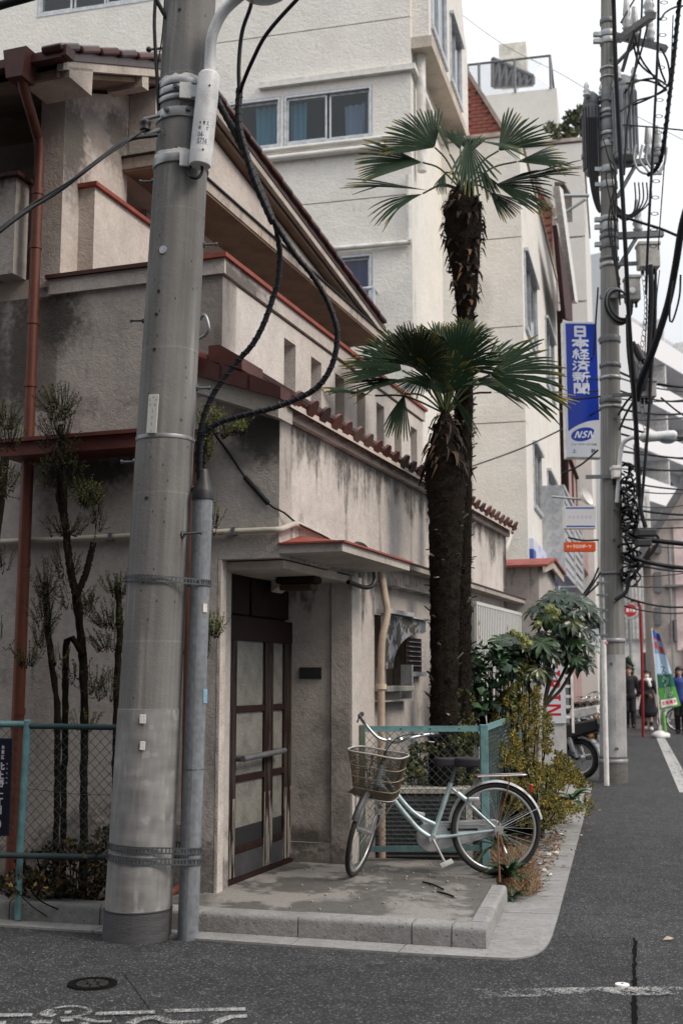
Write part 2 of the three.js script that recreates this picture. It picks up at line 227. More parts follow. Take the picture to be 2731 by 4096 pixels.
{
  const kerb = new THREE.Group(); kerb.name = 'kerb'; kerb.userData.kind = 'structure'; scene.add(kerb);
  const stone = (p, q, inward, h, w) => { // one kerb stone between p and q with a rounded top edge
    const d = q.clone().sub(p), L = d.length() - 0.007; d.normalize();
    const sh = new THREE.Shape(); sh.moveTo(0, -0.1); sh.lineTo(0.0, -0.1); sh.lineTo(0.006, h - 0.028); sh.quadraticCurveTo(0.008, h, 0.036, h); sh.lineTo(w, h); sh.lineTo(w, -0.1); sh.closePath();
    const g = new THREE.ExtrudeGeometry(sh, { depth: L, bevelEnabled: false, curveSegments: 5 });
    const m = new THREE.Matrix4().makeBasis(inward, V(0, 1, 0), d); if (m.determinant() < 0) { g.scale(1, 1, -1); g.translate(0, 0, L); const i = g.attributes.position; for (let k = 0; k < i.count; k += 3) for (const at2 of Object.values(g.attributes)) { const s2 = at2.itemSize, t = []; for (let c = 0; c < s2; c++) t.push(at2.getComponent(k + 1, c)); for (let c = 0; c < s2; c++) { at2.setComponent(k + 1, c, at2.getComponent(k + 2, c)); at2.setComponent(k + 2, c, t[c]); } } const mm = new THREE.Matrix4().makeBasis(inward, V(0, 1, 0), d.clone().negate()); mm.setPosition(q.clone().addScaledVector(d, -0.0035)); return part('kerb_stone', g.applyMatrix4(mm), kerbMat, kerb); }
    m.setPosition(p.clone().addScaledVector(d, 0.0035)); return part('kerb_stone', g.applyMatrix4(m), kerbMat, kerb);
  };
  const d = kB.clone().sub(kA).normalize(), inw = V(-d.z, 0, d.x).multiplyScalar(-1); if (inw.z > 0) inw.negate();
  const cuts = [-1.95, -1.3, -0.66, -0.02, 0.62, 1.26, 1.87, 2.31].map((t) => t + 0.33);
  const L = kB.clone().sub(kA).length();
  const cs = [-1.75, -1.15, -0.55, 0.06, 0.66, 1.26, 1.88, 2.53, L - 0.19, L];
  for (let i = 0; i < cs.length - 1; i++) stone(kA.clone().addScaledVector(d, cs[i]), kA.clone().addScaledVector(d, cs[i + 1]), inw, i === cs.length - 2 ? 0.119 : 0.122 + rr(-0.002, 0.002), i === cs.length - 2 ? 0.16 : 0.15);
  const s = kC.clone().sub(kB).normalize(), left = V(-0.97, 0, -0.22);
  let p = kB.clone().addScaledVector(s, 0.165);
  for (const len of [0.42, 0.46, 0.33]) { const q = p.clone().addScaledVector(s, len); stone(p, q, left, 0.12, 0.1); p = q; }
  // gutter slabs, flush with the road
  const gut = new THREE.Group(); gut.name = 'gutter'; gut.userData.kind = 'structure'; scene.add(gut);
  const slab = (pts) => { const sh = new THREE.Shape(pts.map((v) => new THREE.Vector2(v.x, -v.z))); part('gutter_slab', new THREE.ExtrudeGeometry(sh, { depth: 0.05, bevelEnabled: false }).rotateX(-PI / 2).translate(0, -0.038, 0), gutterMat, gut); };
  const out = inw.clone().negate();
  for (let t = -1.7; t < 2.2; t += 0.6) { const a = kA.clone().addScaledVector(d, t + 0.003), b = kA.clone().addScaledVector(d, Math.min(t + 0.597, 2.5)), w0 = 0.145 + 0.022 * t, w1 = 0.145 + 0.022 * (t + 0.6); slab([a, b, b.clone().addScaledVector(out, w1), a.clone().addScaledVector(out, w0)].reverse()); }
  { // the rounded corner piece
    const a = kA.clone().addScaledVector(d, 2.506), o0 = a.clone().addScaledVector(out, 0.2), c = onGround(2036, 3842), e = onGround(2206, 3752), i0 = kB.clone().addScaledVector(s, 0.16);
    const pts = [a, kB.clone(), i0, e], cv = new THREE.CubicBezierCurve3(e, onGround(2180, 3822), onGround(2130, 3838), c).getPoints(10); pts.push(...cv.slice(1), o0); slab(pts);
  }
  const edgeAt = (D) => { const t = (D - 7.033) / (15.961 - 7.033); return V(lerp(1.191, 3.245, t), 0, -D); };
  slab([onGround(2206, 3752), edgeAt(7.634), edgeAt(7.634).add(V(-0.55, 0, -0.08)), kB.clone().addScaledVector(s, 0.17).add(V(0.004, 0, 0))]);
  for (let D = 7.64; D < 16.5; D += 0.6) { const a = edgeAt(D), b = edgeAt(D + 0.594), n = ACROSS.clone().multiplyScalar(-0.56), n0 = D < 8.3 ? V(-0.56 + 0.02 * (D - 7), 0, -0.09) : n; slab([a, b, b.clone().add(n0), a.clone().add(n0)]); }
}
// entrance slab and planting beds, concrete stained and worn
{
  const w = 2.6, h = 3.2, t = dataTex(832, 1024, (u, v, x, y) => {
    const X = u * w, Y = v * h, n = fbm(u, v, 4, 5, 131), f = fbm(u, v, 50, 3, 137), blot = fbm(u, v, 7, 4, 139);
    let L = 0.115 * (0.65 + 0.6 * n + 0.3 * (f - 0.5) + 0.15 * (hash(x, y, 9) - 0.5));
    L = lerp(L, 0.36, sstep(blot + 0.25 * (f - 0.5) + 0.16 * (v - 0.5), 0.54, 0.7) * 0.6); L = lerp(L, 0.045, sstep(n + 0.3 * (f - 0.5), 0.6, 0.76) * 0.5);
    return [sR(L), sR(L * 0.94), sR(L * 0.87)];
  }, true);
  t.repeat.set(1 / w, 1 / h); t.offset.set(0.5, 0.1);
  const slabMat = new THREE.MeshStandardMaterial({ map: t, bumpMap: rep(grain, 1.4), bumpScale: 0.006, roughness: 0.85 });
  const g = (pts, y0, y1) => { const sh = new THREE.Shape(pts.map((v) => new THREE.Vector2(v[0], -v[1]))); return new THREE.ExtrudeGeometry(sh, { depth: y1 - y0, bevelEnabled: false }).rotateX(-PI / 2).translate(0, y0, 0); };
  const porch = new THREE.Group(); porch.name = 'entrance_slab'; porch.userData.kind = 'structure'; scene.add(porch);
  part('concrete_slab', g([[-1.05, -7.34], [0.71, -6.835], [1.0, -7.94], [1.06, -8.62], [0.9, -9.1], [0.1, -9.3], [-0.25, -9.6], [-0.7, -8.16]], -0.1, 0.112), slabMat, porch);
  part('concrete_slab', g([[-1.05, -7.348], [-0.706, -8.14], [-0.76, -8.0], [-0.95, -7.9], [-1.3, -7.8], [-1.3, -7.42]], -0.1, 0.106), slabMat, porch);
  const leafy = M.soil;
  struct('planting_bed', g([[-8, -8.8], [-1.3, -7.43], [-1.1, -7.7], [-1.0, -8.4], [-8, -10.6]], -0.1, 0.085), leafy);
  struct('garden_soil', g([[0.1, -9.28], [1.06, -8.63], [1.07, -8.0], [1.13, -8.3], [3.25, -17.4], [0.6, -17.4]], -0.1, 0.05), leafy);
}
{ // small cast iron cover, eight raised wedges in a ring
  const c = onGround(370, 3938), t = thing('manhole_cover', 'small round black cast iron cover in the asphalt near the concrete pole', 'manhole cover', [c.x, 0, c.z]);
  const iron = matte(worn(0.006, 0.006, 0.006, { roughness: 0.95, k: 6 }), 0.15), raised = matte(worn(0.035, 0.035, 0.036, { roughness: 0.6, k: 6 }), 0.3);
  part('rim', lathe([[0.0, 0.003], [0.09, 0.003], [0.092, 0.009], [0.116, 0.009], [0.118, 0.0]], 36), iron, t);
  for (let i = 0; i < 8; i++) { const a = i / 8 * 2 * PI; const s = new THREE.Shape(); s.absarc(0, 0, 0.076, 0.06, PI / 4 - 0.06, false); s.absarc(0, 0, 0.034, PI / 4 - 0.16, 0.16, true); part('raised_wedge', new THREE.ExtrudeGeometry(s, { depth: 0.007, bevelEnabled: false }).rotateX(-PI / 2).rotateY(a), raised, t); }
  part('hub', cyl(0.022, 0.02, 0.009, 16), raised, t);
  const m = onGround(2487, 3945), s = thing('survey_marker', 'tiny round white survey disc on the asphalt beside the dark joint', 'marker', [m.x, 0, m.z]);
  part('disc', cyl(0.035, 0.033, 0.011, 20), M.white, s); part('stud', cyl(0.008, 0.006, 0.014, 10), M.galvDark, s);
}

// ------------------------------------------------------------------ the stucco house
let pillarShared, frostShared;
const M_pillar = () => (pillarShared ??= wallMat(1.4, 2.5, -1, 0, SHADED_CREAM, { seed: 13, patch: 0.4, streak: 0.22, foot: 0.2, top: 0.5, spots: [[0.62, 0.28, 0.2, 0.1, 0.8]] }));
const frosted = () => { if (!frostShared) { const b = dataTex(256, 256, (u, v) => { const n = 0.5 * vnoise(u * 50 + v * 9, v * 22, 1 << 12, 451) + 0.5 * fbm(u, v, 40, 2, 453); return [n, n, n]; }); frostShared = new THREE.MeshPhysicalMaterial({ roughness: 0.22, bumpMap: rep(b, 3), bumpScale: 0.004, map: rep(mottle, 2), specularIntensity: 1, ior: 1.6 }); frostShared.color.setRGB(0.27, 0.27, 0.25); } return frostShared; };
const CREAM = [0.63, 0.575, 0.53], SHADED_CREAM = [0.47, 0.43, 0.4];  // second tone is the same plaster with side-wall shade put into it
const house = thing('stucco_house', 'old cream stucco house with red tiles and slit windows at the corner', 'house', [-0.4, 0, -7.63], 70.5 * PI / 180);
const wallZ = (pts, z1, t = 0.2, holes = []) => extrude(pts, t, holes).translate(0, 0, z1 - t);                 // a wall along the street front, its face at z1
const extrudeX = (pts, x0, x1) => extrude(pts, x1 - x0).rotateY(-PI / 2).translate(x1, 0, 0);                       // a (z, y) profile run along x
const wallX = (pts, x0, t = 0.2, holes = []) => extrude(pts, t, holes).rotateY(-PI / 2).translate(x0 + t, 0, 0); // a wall along the side street, its face at x0; points are (z, y)
{
  const sideMat = wallMat(6, 4.4, -6, 0, SHADED_CREAM, { seed: 3, top: 0.3, patch: 0.36, streak: 0.26, foot: 0.9, dirt: [0.03, 0.026, 0.024], spots: [[4.3, 3.95, 0.3, 0.3, 0.9], [4.0, 3.7, 0.14, 0.6, 0.85], [3.6, 3.6, 0.5, 0.6, 0.8], [4.55, 2.85, 0.5, 0.13, 0.9], [5.9, 3.02, 0.28, 0.22, 0.85], [5.75, 2.9, 0.2, 0.12, 0.5]] });
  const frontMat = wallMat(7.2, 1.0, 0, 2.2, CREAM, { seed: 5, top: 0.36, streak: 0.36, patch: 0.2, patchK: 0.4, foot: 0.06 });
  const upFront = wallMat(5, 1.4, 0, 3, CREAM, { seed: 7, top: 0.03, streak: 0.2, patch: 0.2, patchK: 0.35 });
  const lowMat = wallMat(7.4, 2.5, 0, 0, SHADED_CREAM, { seed: 9, patch: 0.34, streak: 0.3, foot: 0.4, top: 0.3 });
  const gableMat = wallMat(7, 2.3, 0, 4.2, [0.6, 0.53, 0.48], { seed: 17, top: 0.12, streak: 0.16, spots: [[0.1, 1.1, 0.3, 0.45, 0.85], [0.75, 1.45, 0.28, 0.22, 0.85], [0.55, 1.35, 0.6, 0.25, 0.6]] });
  // side wall up to the terrace, with the recess under the red gutter
  part('lower_side_wall', wallX([[-6, 0], [-0.43, 0], [-0.43, 2.21], [0, 2.21], [0, 2.38], [-6, 2.38]], 0.002, 0.22), wallMat(6, 2.4, -6, 0, SHADED_CREAM, { seed: 4, patch: 0.34, streak: 0.3, foot: 0.5, dirt: [0.03, 0.026, 0.024] }), house);
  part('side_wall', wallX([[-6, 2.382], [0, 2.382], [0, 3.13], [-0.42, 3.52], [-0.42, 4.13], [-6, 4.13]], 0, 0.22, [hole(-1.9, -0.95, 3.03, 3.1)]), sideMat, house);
  part('recess_back', box(0.23, 0.3, 2.9, 3.12, -1.95, -0.9), M.plaster, house);
  const sideWin = part('side_window', [box(0.08, 0.12, 3.0, 3.1, -1.2, -1.1)], worn(0.24, 0.13, 0.12, { k: 3 }), house);
  part('jamb', rbox(0, 0.085, 0.1, 2.21, -0.43, -0.4, 0.008), worn(0.5, 0.46, 0.43, { k: 2, bumpMap: rep(grain, 2), bumpScale: 0.006 }), house);
  // street front of the lower storey, above the canopy
  part('front_wall', wallZ([[0.2, 2.21], [7.1, 2.21], [7.1, 3.24], [0.2, 3.2]], 0, 0.2), frontMat, house);
  part('corner_return', box(0.003, 0.2, 2.212, 3.13, -0.2, -0.001), frontMat, house);
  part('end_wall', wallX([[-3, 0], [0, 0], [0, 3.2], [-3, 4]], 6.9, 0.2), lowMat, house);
  // terrace wall with slit windows, its cornice and red cap
  const slits = []; for (let i = 0; i < 7; i++) slits.push(hole(1.09 + 0.567 * i, 1.325 + 0.567 * i, 3.57, 3.995));
  part('terrace_wall', wallZ([[0, 3.3], [4.96, 3.3], [4.96, 4.12], [0, 4.12]], -0.42, 0.22, slits), upFront, house);
  part('cornice', [box(-0.025, 4.98, 4.135, 4.24, -0.64, -0.398), box(-0.028, 0.2, 4.13, 4.24, -1.76, -0.64)], wallMat(5, 1, 0, 3.6, [0.56, 0.5, 0.46], { seed: 19, streak: 0.2, patch: 0.25, spots: [[0.0, 0.55, 0.9, 0.12, 0.8]] }), house);
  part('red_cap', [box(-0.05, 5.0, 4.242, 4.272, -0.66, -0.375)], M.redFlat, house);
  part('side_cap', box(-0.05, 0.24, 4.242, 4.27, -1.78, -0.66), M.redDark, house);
  part('terrace_floor', box(0.1, 5, 3.2, 3.3, -1.7, -0.5), M.plaster, house);
  part('inner_wall', [box(0.5, 4.95, 3.3, 4.2, -1.0, -0.9)], wallMat(5, 1, 0, 3.3, SHADED_CREAM, { seed: 23, patch: 0.4 }), house);
  // upper storey: gable wall with a shaded balcony, side wall under the eave, roof
  part('gable_wall', wallZ([[0, 3.3], [6.3, 3.3], [6.3, 5.45], [1.215, 6.2], [0, 5.65]], -1.69, 0.2, [hole(0.9, 5.9, 4.3, 5.39)]), gableMat, house);
  part('gable_upper_wall', wallZ([[0.9, 5.492], [6.15, 5.492], [6.2, 5.52], [1.215, 6.22], [0.9, 6.08]], -1.45, 0.235), gableMat, house);
  part('loggia_floor', box(0.0, 1.6, 4.131, 4.27, -6, -1.9), M.plaster, house);
  part('upper_side_wall', wallX([[-6, 4.13], [-1.9, 4.13], [-1.9, 6.2], [-6, 6.2]], 1.6, 0.18), wallMat(5, 1.6, -6, 4.1, SHADED_CREAM, { seed: 29, patch: 0.3 }), house);
  part('balcony_back', box(0.9, 6.0, 4.2, 5.5, -3.7, -3.6), M.plaster, house);
  part('balcony_ceiling', box(0.85, 6.0, 5.395, 5.44, -3.6, -1.9), M.plaster, house);
  part('balcony_cheek', [box(0.75, 0.9, 4.2, 5.5, -3.6, -1.89), box(5.95, 6.1, 4.2, 5.5, -3.6, -1.89), box(0.9, 5.95, 4.15, 4.2, -3.6, -1.89)], M.trim, house);
  part('canopy_slab', box(0.82, 6.2, 5.4, 5.49, -1.69, -1.24), wallMat(6, 0.4, 0.4, 5.3, [0.5, 0.43, 0.37], { seed: 31, streak: 0.3, patch: 0.3 }), house);
  part('slab_soffit', box(0.825, 6.18, 5.38, 5.4, -1.68, -1.25), M.soffit, house);
  part('slab_flashing', box(0.8, 6.22, 5.492, 5.505, -1.7, -1.22), M.black, house);
  part('balustrade', box(0.22, 1.22, 4.272, 5.0, -1.689, -1.56), wallMat(2, 1, 0, 4.2, [0.62, 0.55, 0.5], { seed: 37, streak: 0.12 }), house);
  part('balustrade_cap', box(0.19, 1.26, 5.002, 5.032, -1.71, -1.53), M.redFlat, house);
  const shut = part('louvre_shutter', [box(1.22, 1.25, 4.3, 4.98, -1.62, -1.58), box(1.25, 2.0, 4.3, 4.34, -1.62, -1.58), box(1.25, 2.0, 4.94, 4.98, -1.62, -1.58)], worn(0.3, 0.17, 0.16, { k: 3 }), house);
  for (let i = 0; i < 7; i++) part('slat', box(1.25, 2.0, 4.38 + i * 0.08, 4.43 + i * 0.08, -1.615, -1.59), shut.material, shut);
  const roofLine = [[-0.62, 5.54], [1.215, 6.38], [6.5, 5.65]], off = (k) => roofLine.map(([x, y]) => [x, y + k]);
  part('roof', extrude([...off(0.03), ...off(-0.03).reverse()], 5).translate(0, 0, -6.3), M.tile3, house);
  part('barge_board', extrude([...off(-0.032), ...off(-0.095).reverse()], 0.05).translate(0, 0, -1.36), M.trim, house);
  part('roof_soffit', extrude([[1.215, 6.28], [6.5, 5.55], [6.5, 5.51], [1.215, 6.24]], 4.6).translate(0, 0, -5.97), M.soffit, house);
  part('eave_soffit', extrude([[-0.6, 5.45], [1.21, 6.278], [1.21, 6.24], [-0.6, 5.41]], 4.6).translate(0, 0, -5.97), M.soffit, house);
  for (let k = 0; k < 28; k++) { // verge tiles
    const x = -0.6 + k * 0.255, y = x < 1.215 ? lerp(5.54, 6.38, (x + 0.62) / 1.835) : lerp(6.38, 5.65, (x - 1.215) / 5.285), sl = x < 1.215 ? 0.458 : -0.138;
    if (x < 6.4) part('verge_tile', rbox(-0.13, 0.135, 0.0, 0.055, -0.1, 0.06, 0.02).rotateZ(Math.atan(sl) + 0.05).translate(x, y + 0.028, -1.32), [M.tile3, M.tile, M.redDark][k % 3], house);
  }
  part('eave_block', extrude([[-0.55, 5.5], [-0.255, 5.63], [-0.265, 5.43], [-0.545, 5.43]], 0.36).translate(0, 0, -1.67), M.trim, house);
  part('purlin_end', extrude([[0.44, 5.95], [0.54, 5.99], [0.545, 5.86], [0.45, 5.85]], 0.3).translate(0, 0, -1.62), M.trim, house);
  // red gutter along the side eave, hopper, rainwater pipe
  part('eave_gutter', [box(-0.7, -0.62, 5.49, 5.55, -6, -1.28), box(-0.7, -0.6, 5.5, 5.57, -1.28, -1.24)], M.redDark, house);
  part('hopper', extrude([[-0.09, 0], [0.09, 0], [0.06, -0.2], [-0.06, -0.2]], 0.15).rotateY(-PI / 2).translate(-0.62, 5.57, -1.59), M.redDark, house);
  const pipe = part('rainwater_pipe', [tube([V(-0.68, 5.42, -1.59), V(-0.64, 5.36, -1.6), V(-0.2, 5.3, -1.8), V(-0.1, 5.2, -1.83), V(-0.1, 4.8, -1.83)], 0.036, 30), bar(V(-0.1, 4.85, -1.83), V(-0.1, 3.05, -1.83), 0.038, 12), bar(V(-0.1, 3.0, -1.83), V(-0.1, 0.08, -1.84), 0.042, 12)], M.redPipe, house);
  for (const y of [4.85, 4.45, 3.9, 3.45, 2.2, 1.2]) part('pipe_collar', cyl(0.044, 0.044, 0.045, 14).translate(-0.1, y, -1.83), M.redPipe, house);
  // bay box at the far left of the side street
  part('side_bay', box(-0.16, 0.0, 4.27, 4.98, -4, -1.97), wallMat(2.4, 0.8, -4, 4.25, SHADED_CREAM, { seed: 41, top: 0.2, patch: 0.45, streak: 0.25 }), house);
  part('bay_cap', box(-0.2, 0.0, 4.982, 5.01, -4, -1.93), M.redDark, house);
  // red gutter over the recess
  part('gutter_trough', [box(-0.3, -0.012, 2.93, 3.02, -1.93, -0.85), box(-0.33, -0.012, 3.02, 3.045, -1.95, -0.83)], M.red, house);
  // lean-to roof of pan tiles over the lower storey; verge at its near end
  part('lean_to_deck', extrudeX([[-0.42, 3.52], [0.12, 3.2], [0.12, 3.16], [-0.42, 3.46]], -0.1, 7.1), M.plaster, house);
}
{ // tiles of the lean-to roof, its verge, the canopies
  const a = V(0, 3.545, -0.42), b = V(0, 3.215, 0.13), sl = b.clone().sub(a), ang = Math.atan2(0.33, 0.55), L = sl.length();
  const cover = new THREE.CylinderGeometry(0.062, 0.062, L, 10, 1, true, -PI / 2, PI).rotateX(PI / 2).translate(0, 0, L / 2);
  const cap = new THREE.CylinderGeometry(0.068, 0.068, 0.02, 16).rotateX(PI / 2).translate(0, 0.004, L);
  const pan = box(-0.12, 0.12, -0.012, 0.004, 0, L - 0.01), lip = extrude([[0.045, 0.01], [0.185, 0.01], [0.175, -0.06], [0.115, -0.085], [0.055, -0.06]], 0.015).translate(0, 0, L - 0.02);
  const g = merge([cover, cap, pan, lip]).rotateX(ang);
  const mats = [M.tile, M.tile2, M.tile3, worn(0.13, 0.07, 0.058, { roughness: 0.5, k: 3 })];
  for (const m of mats) m.side = THREE.DoubleSide;
  for (let i = 0; i < 30; i++) { const t = part('pan_tile', g, mats[(i * 7 + (i * i) % 5) % 4], house, { keepUV: true }); t.position.set(-0.02 + 0.24 * i, 3.545 + rr(-0.006, 0.006), -0.42 + rr(-0.008, 0.008)); t.rotation.z = rr(-0.03, 0.03); }
  part('eave_shadow_board', box(0.0, 7.1, 3.12, 3.19, 0.003, 0.05), M.plaster, house);
  part('fascia_box', extrudeX([[-0.5, 3.4], [0.09, 3.19], [0.09, 3.066], [-0.5, 3.28]], -0.24, -0.003), wallMat(1, 0.5, -0.6, 3, [0.46, 0.42, 0.38], { seed: 43, top: 0.1, streak: 0.2 }), house);
  const band = (z0, z1, k) => part('verge_tile', extrudeX([[z0, lerp(3.51, 3.26, (z0 + 0.5) / 0.6) + k], [z1, lerp(3.51, 3.26, (z1 + 0.5) / 0.6)], [z1, lerp(3.39, 3.185, (z1 + 0.5) / 0.6)], [z0, lerp(3.39, 3.185, (z0 + 0.5) / 0.6) - k * 0.3]], -0.28, -0.02), M.redDark, house);
  band(-0.5, -0.285, 0.014); band(-0.305, -0.09, 0.014); band(-0.11, 0.12, 0.014);
  part('round_end_tile', new THREE.CylinderGeometry(0.075, 0.075, 0.3, 18).rotateZ(PI / 2).translate(-0.18, 3.5, -0.52), M.tile, house);
  part('ridge_tile', [extrudeX([[-0.44, 3.5], [-0.2, 3.42], [-0.2, 3.5], [-0.36, 3.6], [-0.44, 3.6]], -0.16, 0.18)], M.tile, house);
  part('flashing', beam(V(0.0, 3.6, -0.405), V(4.9, 3.58, -0.405), 0.015, 0.03), M.tile3, house);
  // canopy over the entrance: plastered slab, hipped red sheet
  const cz = 0.43, ce = 1.5;
  part('canopy', extrude([[0, 2.236], [ce, 2.236], [ce, 2.29], [0, 2.29]], cz).translate(0, 0, 0), wallMat(2.5, 0.5, 0, 2, [0.5, 0.45, 0.41], { seed: 47, streak: 0.25, patch: 0.3 }), house);
  const e0 = [-0.015, 2.296, -0.0], e1 = [-0.015, 2.296, cz + 0.02], e2 = [ce + 0.02, 2.296, cz + 0.02], r0 = [0.37, 2.39, 0.003], r1 = [ce + 0.02, 2.37, 0.003], e3 = [ce + 0.02, 2.296, 0.003];
  const tri = (p, q, r) => { const gg = new THREE.BufferGeometry(); gg.setAttribute('position', new THREE.BufferAttribute(new Float32Array([...p, ...q, ...r]), 3)); gg.computeVertexNormals(); return gg; };
  part('canopy_roof', [tri(e0, e1, r0), quadGeo(e1, e2, r1, r0), tri(e2, e3, r1), box(-0.02, ce + 0.02, 2.291, 2.303, cz - 0.01, cz + 0.022), box(-0.02, 0.0, 2.291, 2.303, 0, cz)], Object.assign(M.redFlat.clone(), { side: THREE.DoubleSide }), house);
  part('long_canopy', box(ce, 8.2, 2.335, 2.39, 0.001, 0.16), wallMat(7, 0.5, 1, 2, [0.42, 0.38, 0.34], { seed: 53, streak: 0.35, patch: 0.4 }), house);
  part('long_canopy_roof', extrudeX([[0, 2.44], [0.17, 2.392], [0.17, 2.38], [0, 2.392]], ce + 0.03, 8.22), M.redDark, house);
  part('porch_ceiling', box(0.09, 1.4, 2.15, 2.2, -0.5, -0.002), M.plaster, house);
  part('haunch', extrudeX([[-0.43, 2.208], [-0.43, 2.06], [-0.33, 2.12], [-0.2, 2.165], [0.0, 2.19], [0.0, 2.208]], 0.9, 1.1), M.plaster, house);
  const lamp = part('porch_capital', [rbox(0.7, 0.86, 2.1, 2.15, -0.32, -0.02, 0.02)], M.darkWood, house);  // dark pillar capital under the porch ceiling, not a light source
  part('capital_band', rbox(0.71, 0.85, 2.055, 2.098, -0.29, -0.05, 0.01), worn(0.05, 0.028, 0.014, { k: 3 }), lamp);
  // back wall of the porch with a sunk panel
  part('porch_back', box(1.392, 1.6, 0.1, 2.21, -0.6, 0.0), M_pillar(), house);
  part('panel_stile', box(1.372, 1.392, 0.1, 2.205, -0.14, 0.003), M_pillar(), house);
  part('panel_foot', box(1.374, 1.392, 0.1, 0.255, -0.6, -0.142), M_pillar(), house);
  part('name_plate', box(1.376, 1.392, 1.44, 1.525, -0.395, -0.225), M.black, house);
  part('entrance_pier', box(1.602, 1.96, 0.05, 2.33, -0.2, 0.004), wallMat(1, 2.5, 1.4, 0, [0.5, 0.45, 0.41], { seed: 59, streak: 0.3, foot: 0.3, top: 0.5 }), house);
  part('pier_face', box(1.374, 1.6, 0.05, 2.2, 0.004, 0.02), wallMat(1, 2.5, 1.3, 0, [0.55, 0.5, 0.46], { seed: 61, streak: 0.25, foot: 0.2, top: 0.4 }), house);
  part('lower_front_wall', wallZ([[1.96, 0], [6.9, 0], [6.9, 2.33], [1.96, 2.33]], -0.1, 0.15, [hole(2.25, 3.3, 1.38, 1.96)]), wallMat(5.2, 2.5, 1.9, 0, SHADED_CREAM, { seed: 67, patch: 0.38, streak: 0.35, foot: 0.5, top: 0.3 }), house);
  part('window_recess', [box(2.15, 3.4, 1.28, 2.06, -0.95, -0.9), box(2.2, 2.25, 1.33, 2.01, -0.9, -0.26), box(3.3, 3.35, 1.33, 2.01, -0.9, -0.26), box(2.15, 3.4, 2.01, 2.06, -0.9, -0.26), box(2.15, 3.4, 1.28, 1.33, -0.9, -0.26)], M.plaster, house);
  // drain pipe by the pier
  part('drain_pipe', [tube([V(2.09, 2.3, 0.02), V(2.09, 2.1, 0.05), V(2.06, 1.95, 0.08), V(1.99, 1.75, 0.06), V(1.985, 1.5, 0.05)], 0.03, 24), bar(V(1.985, 1.5, 0.05), V(1.985, 0.05, 0.05), 0.03, 12)], M.pvcDull, house);
  part('pipe_collar', cyl(0.043, 0.043, 0.04, 14).translate(1.985, 1.36, 0.05), M.pvcCream, house);
  // arched sheet metal hood round the window, peeling paint
  const arch = [[2.2, 1.52], [2.2, 1.955], [3.45, 1.95], [3.45, 1.86]]; for (let i = 0; i <= 12; i++) { const t = i / 12; arch.push([lerp(3.35, 2.44, Math.sin(t * PI / 2)), lerp(1.84, 1.52, 1 - Math.cos(t * PI / 2))]); }
  const peel = (() => { const t = dataTex(256, 256, (u, v, x, y) => { const n = fbm(u, v, 4, 5, 401), f = fbm(u, v, 30, 3, 409); const k = sstep(n + 0.3 * (f - 0.5), 0.5, 0.54); const L = 0.8 + 0.4 * (f - 0.5); return [sR(lerp(0.06, 0.33, k) * L), sR(lerp(0.052, 0.34, k) * L), sR(lerp(0.04, 0.37, k) * L)]; }, true); t.repeat.set(0.9, 0.9); return new THREE.MeshStandardMaterial({ map: t, roughness: 0.6, bumpMap: rep(grain, 2), bumpScale: 0.003 }); })();
  part('window_hood', extrude(arch, 0.03).translate(0, 0, -0.02), peel, house);
  part('hood_lid', [box(2.19, 2.9, 1.965, 2.0, -0.05, 0.06), box(2.9, 3.5, 1.955, 1.972, -0.05, 0.05)], worn(0.4, 0.41, 0.43, { k: 4 }), house);
  part('window_sill', [rbox(2.22, 3.0, 1.335, 1.38, -0.1, 0.03, 0.008), box(2.18, 3.1, 1.255, 1.27, -0.1, 0.02)], worn(0.26, 0.26, 0.25, { k: 5 }), house);
  for (const g2 of [box(2.24, 2.47, 1.38, 1.53, -0.08, -0.06), box(3.02, 3.06, 1.27, 1.56, -0.1, 0.0)]) part('window_post', g2, worn(0.24, 0.25, 0.27, { k: 4 }), house);
  const gr = part('vent_grille', box(3.1, 3.6, 1.5, 1.8, -0.085, -0.075), M.darkWood, house);
  for (let i = 0; i < 6; i++) part('grille_slat', box(3.13, 3.6, 1.55 + i * 0.042, 1.556 + i * 0.042, -0.074, -0.05), M.galv, gr);
  part('grille_sill', box(3.1, 3.6, 1.46, 1.5, -0.1, -0.03), M.galv, house);
  // glazed door
  const dz = -0.46, wood = (() => { const t = dataTex(256, 512, (u, v, x, y) => { const f = 0.5 * fbm(u * 4 % 1, v, 8, 3, 421) + 0.5 * vnoise(u * 60, v * 6, 60, 433), n = fbm(u, v, 10, 3, 427), p = sstep(f + 0.5 * n - 0.75 * v * 0 , 0.74, 0.8); return [sR(lerp(0.016, 0.3, p * sstep(0.34, v, v - 0.12) * 0 + p * (v < 0.3 ? 0.8 : 0.08))), sR(lerp(0.008, 0.25, p * (v < 0.3 ? 0.9 : 0.1))), sR(lerp(0.007, 0.22, p * (v < 0.3 ? 0.9 : 0.1)))]; }, true); t.repeat.set(2.5, 0.46); t.offset.set(0, 0.0); return new THREE.MeshPhysicalMaterial({ map: t, specularIntensity: 0.35, roughness: 0.75, bumpMap: rep(grain, 3), bumpScale: 0.003 }); })();
  const door = part('door', [box(0.086, 0.1, 0.11, 2.15, dz - 0.06, dz - 0.01), box(0.07, 1.4, 0.1, 0.14, dz - 0.08, dz + 0.02), box(0.086, 1.39, 1.7, 1.86, dz - 0.06, dz)], M.darkWood, house);
  const door2 = door;
  for (const [x0, x1] of [[0.1, 0.66], [0.7, 1.39]]) part('transom_panel', rbox(x0, x1, 1.88, 2.15, dz - 0.07, dz - 0.03, 0.008), M.darkWood, door2); part('transom_rail', box(0.1, 1.39, 1.86, 2.16, dz - 0.09, dz - 0.06), M.darkWood, door2);
  part('kick_board', box(0.1, 1.39, 0.14, 0.29, dz - 0.04, dz - 0.012), worn(0.035, 0.036, 0.042, { k: 3 }), door);
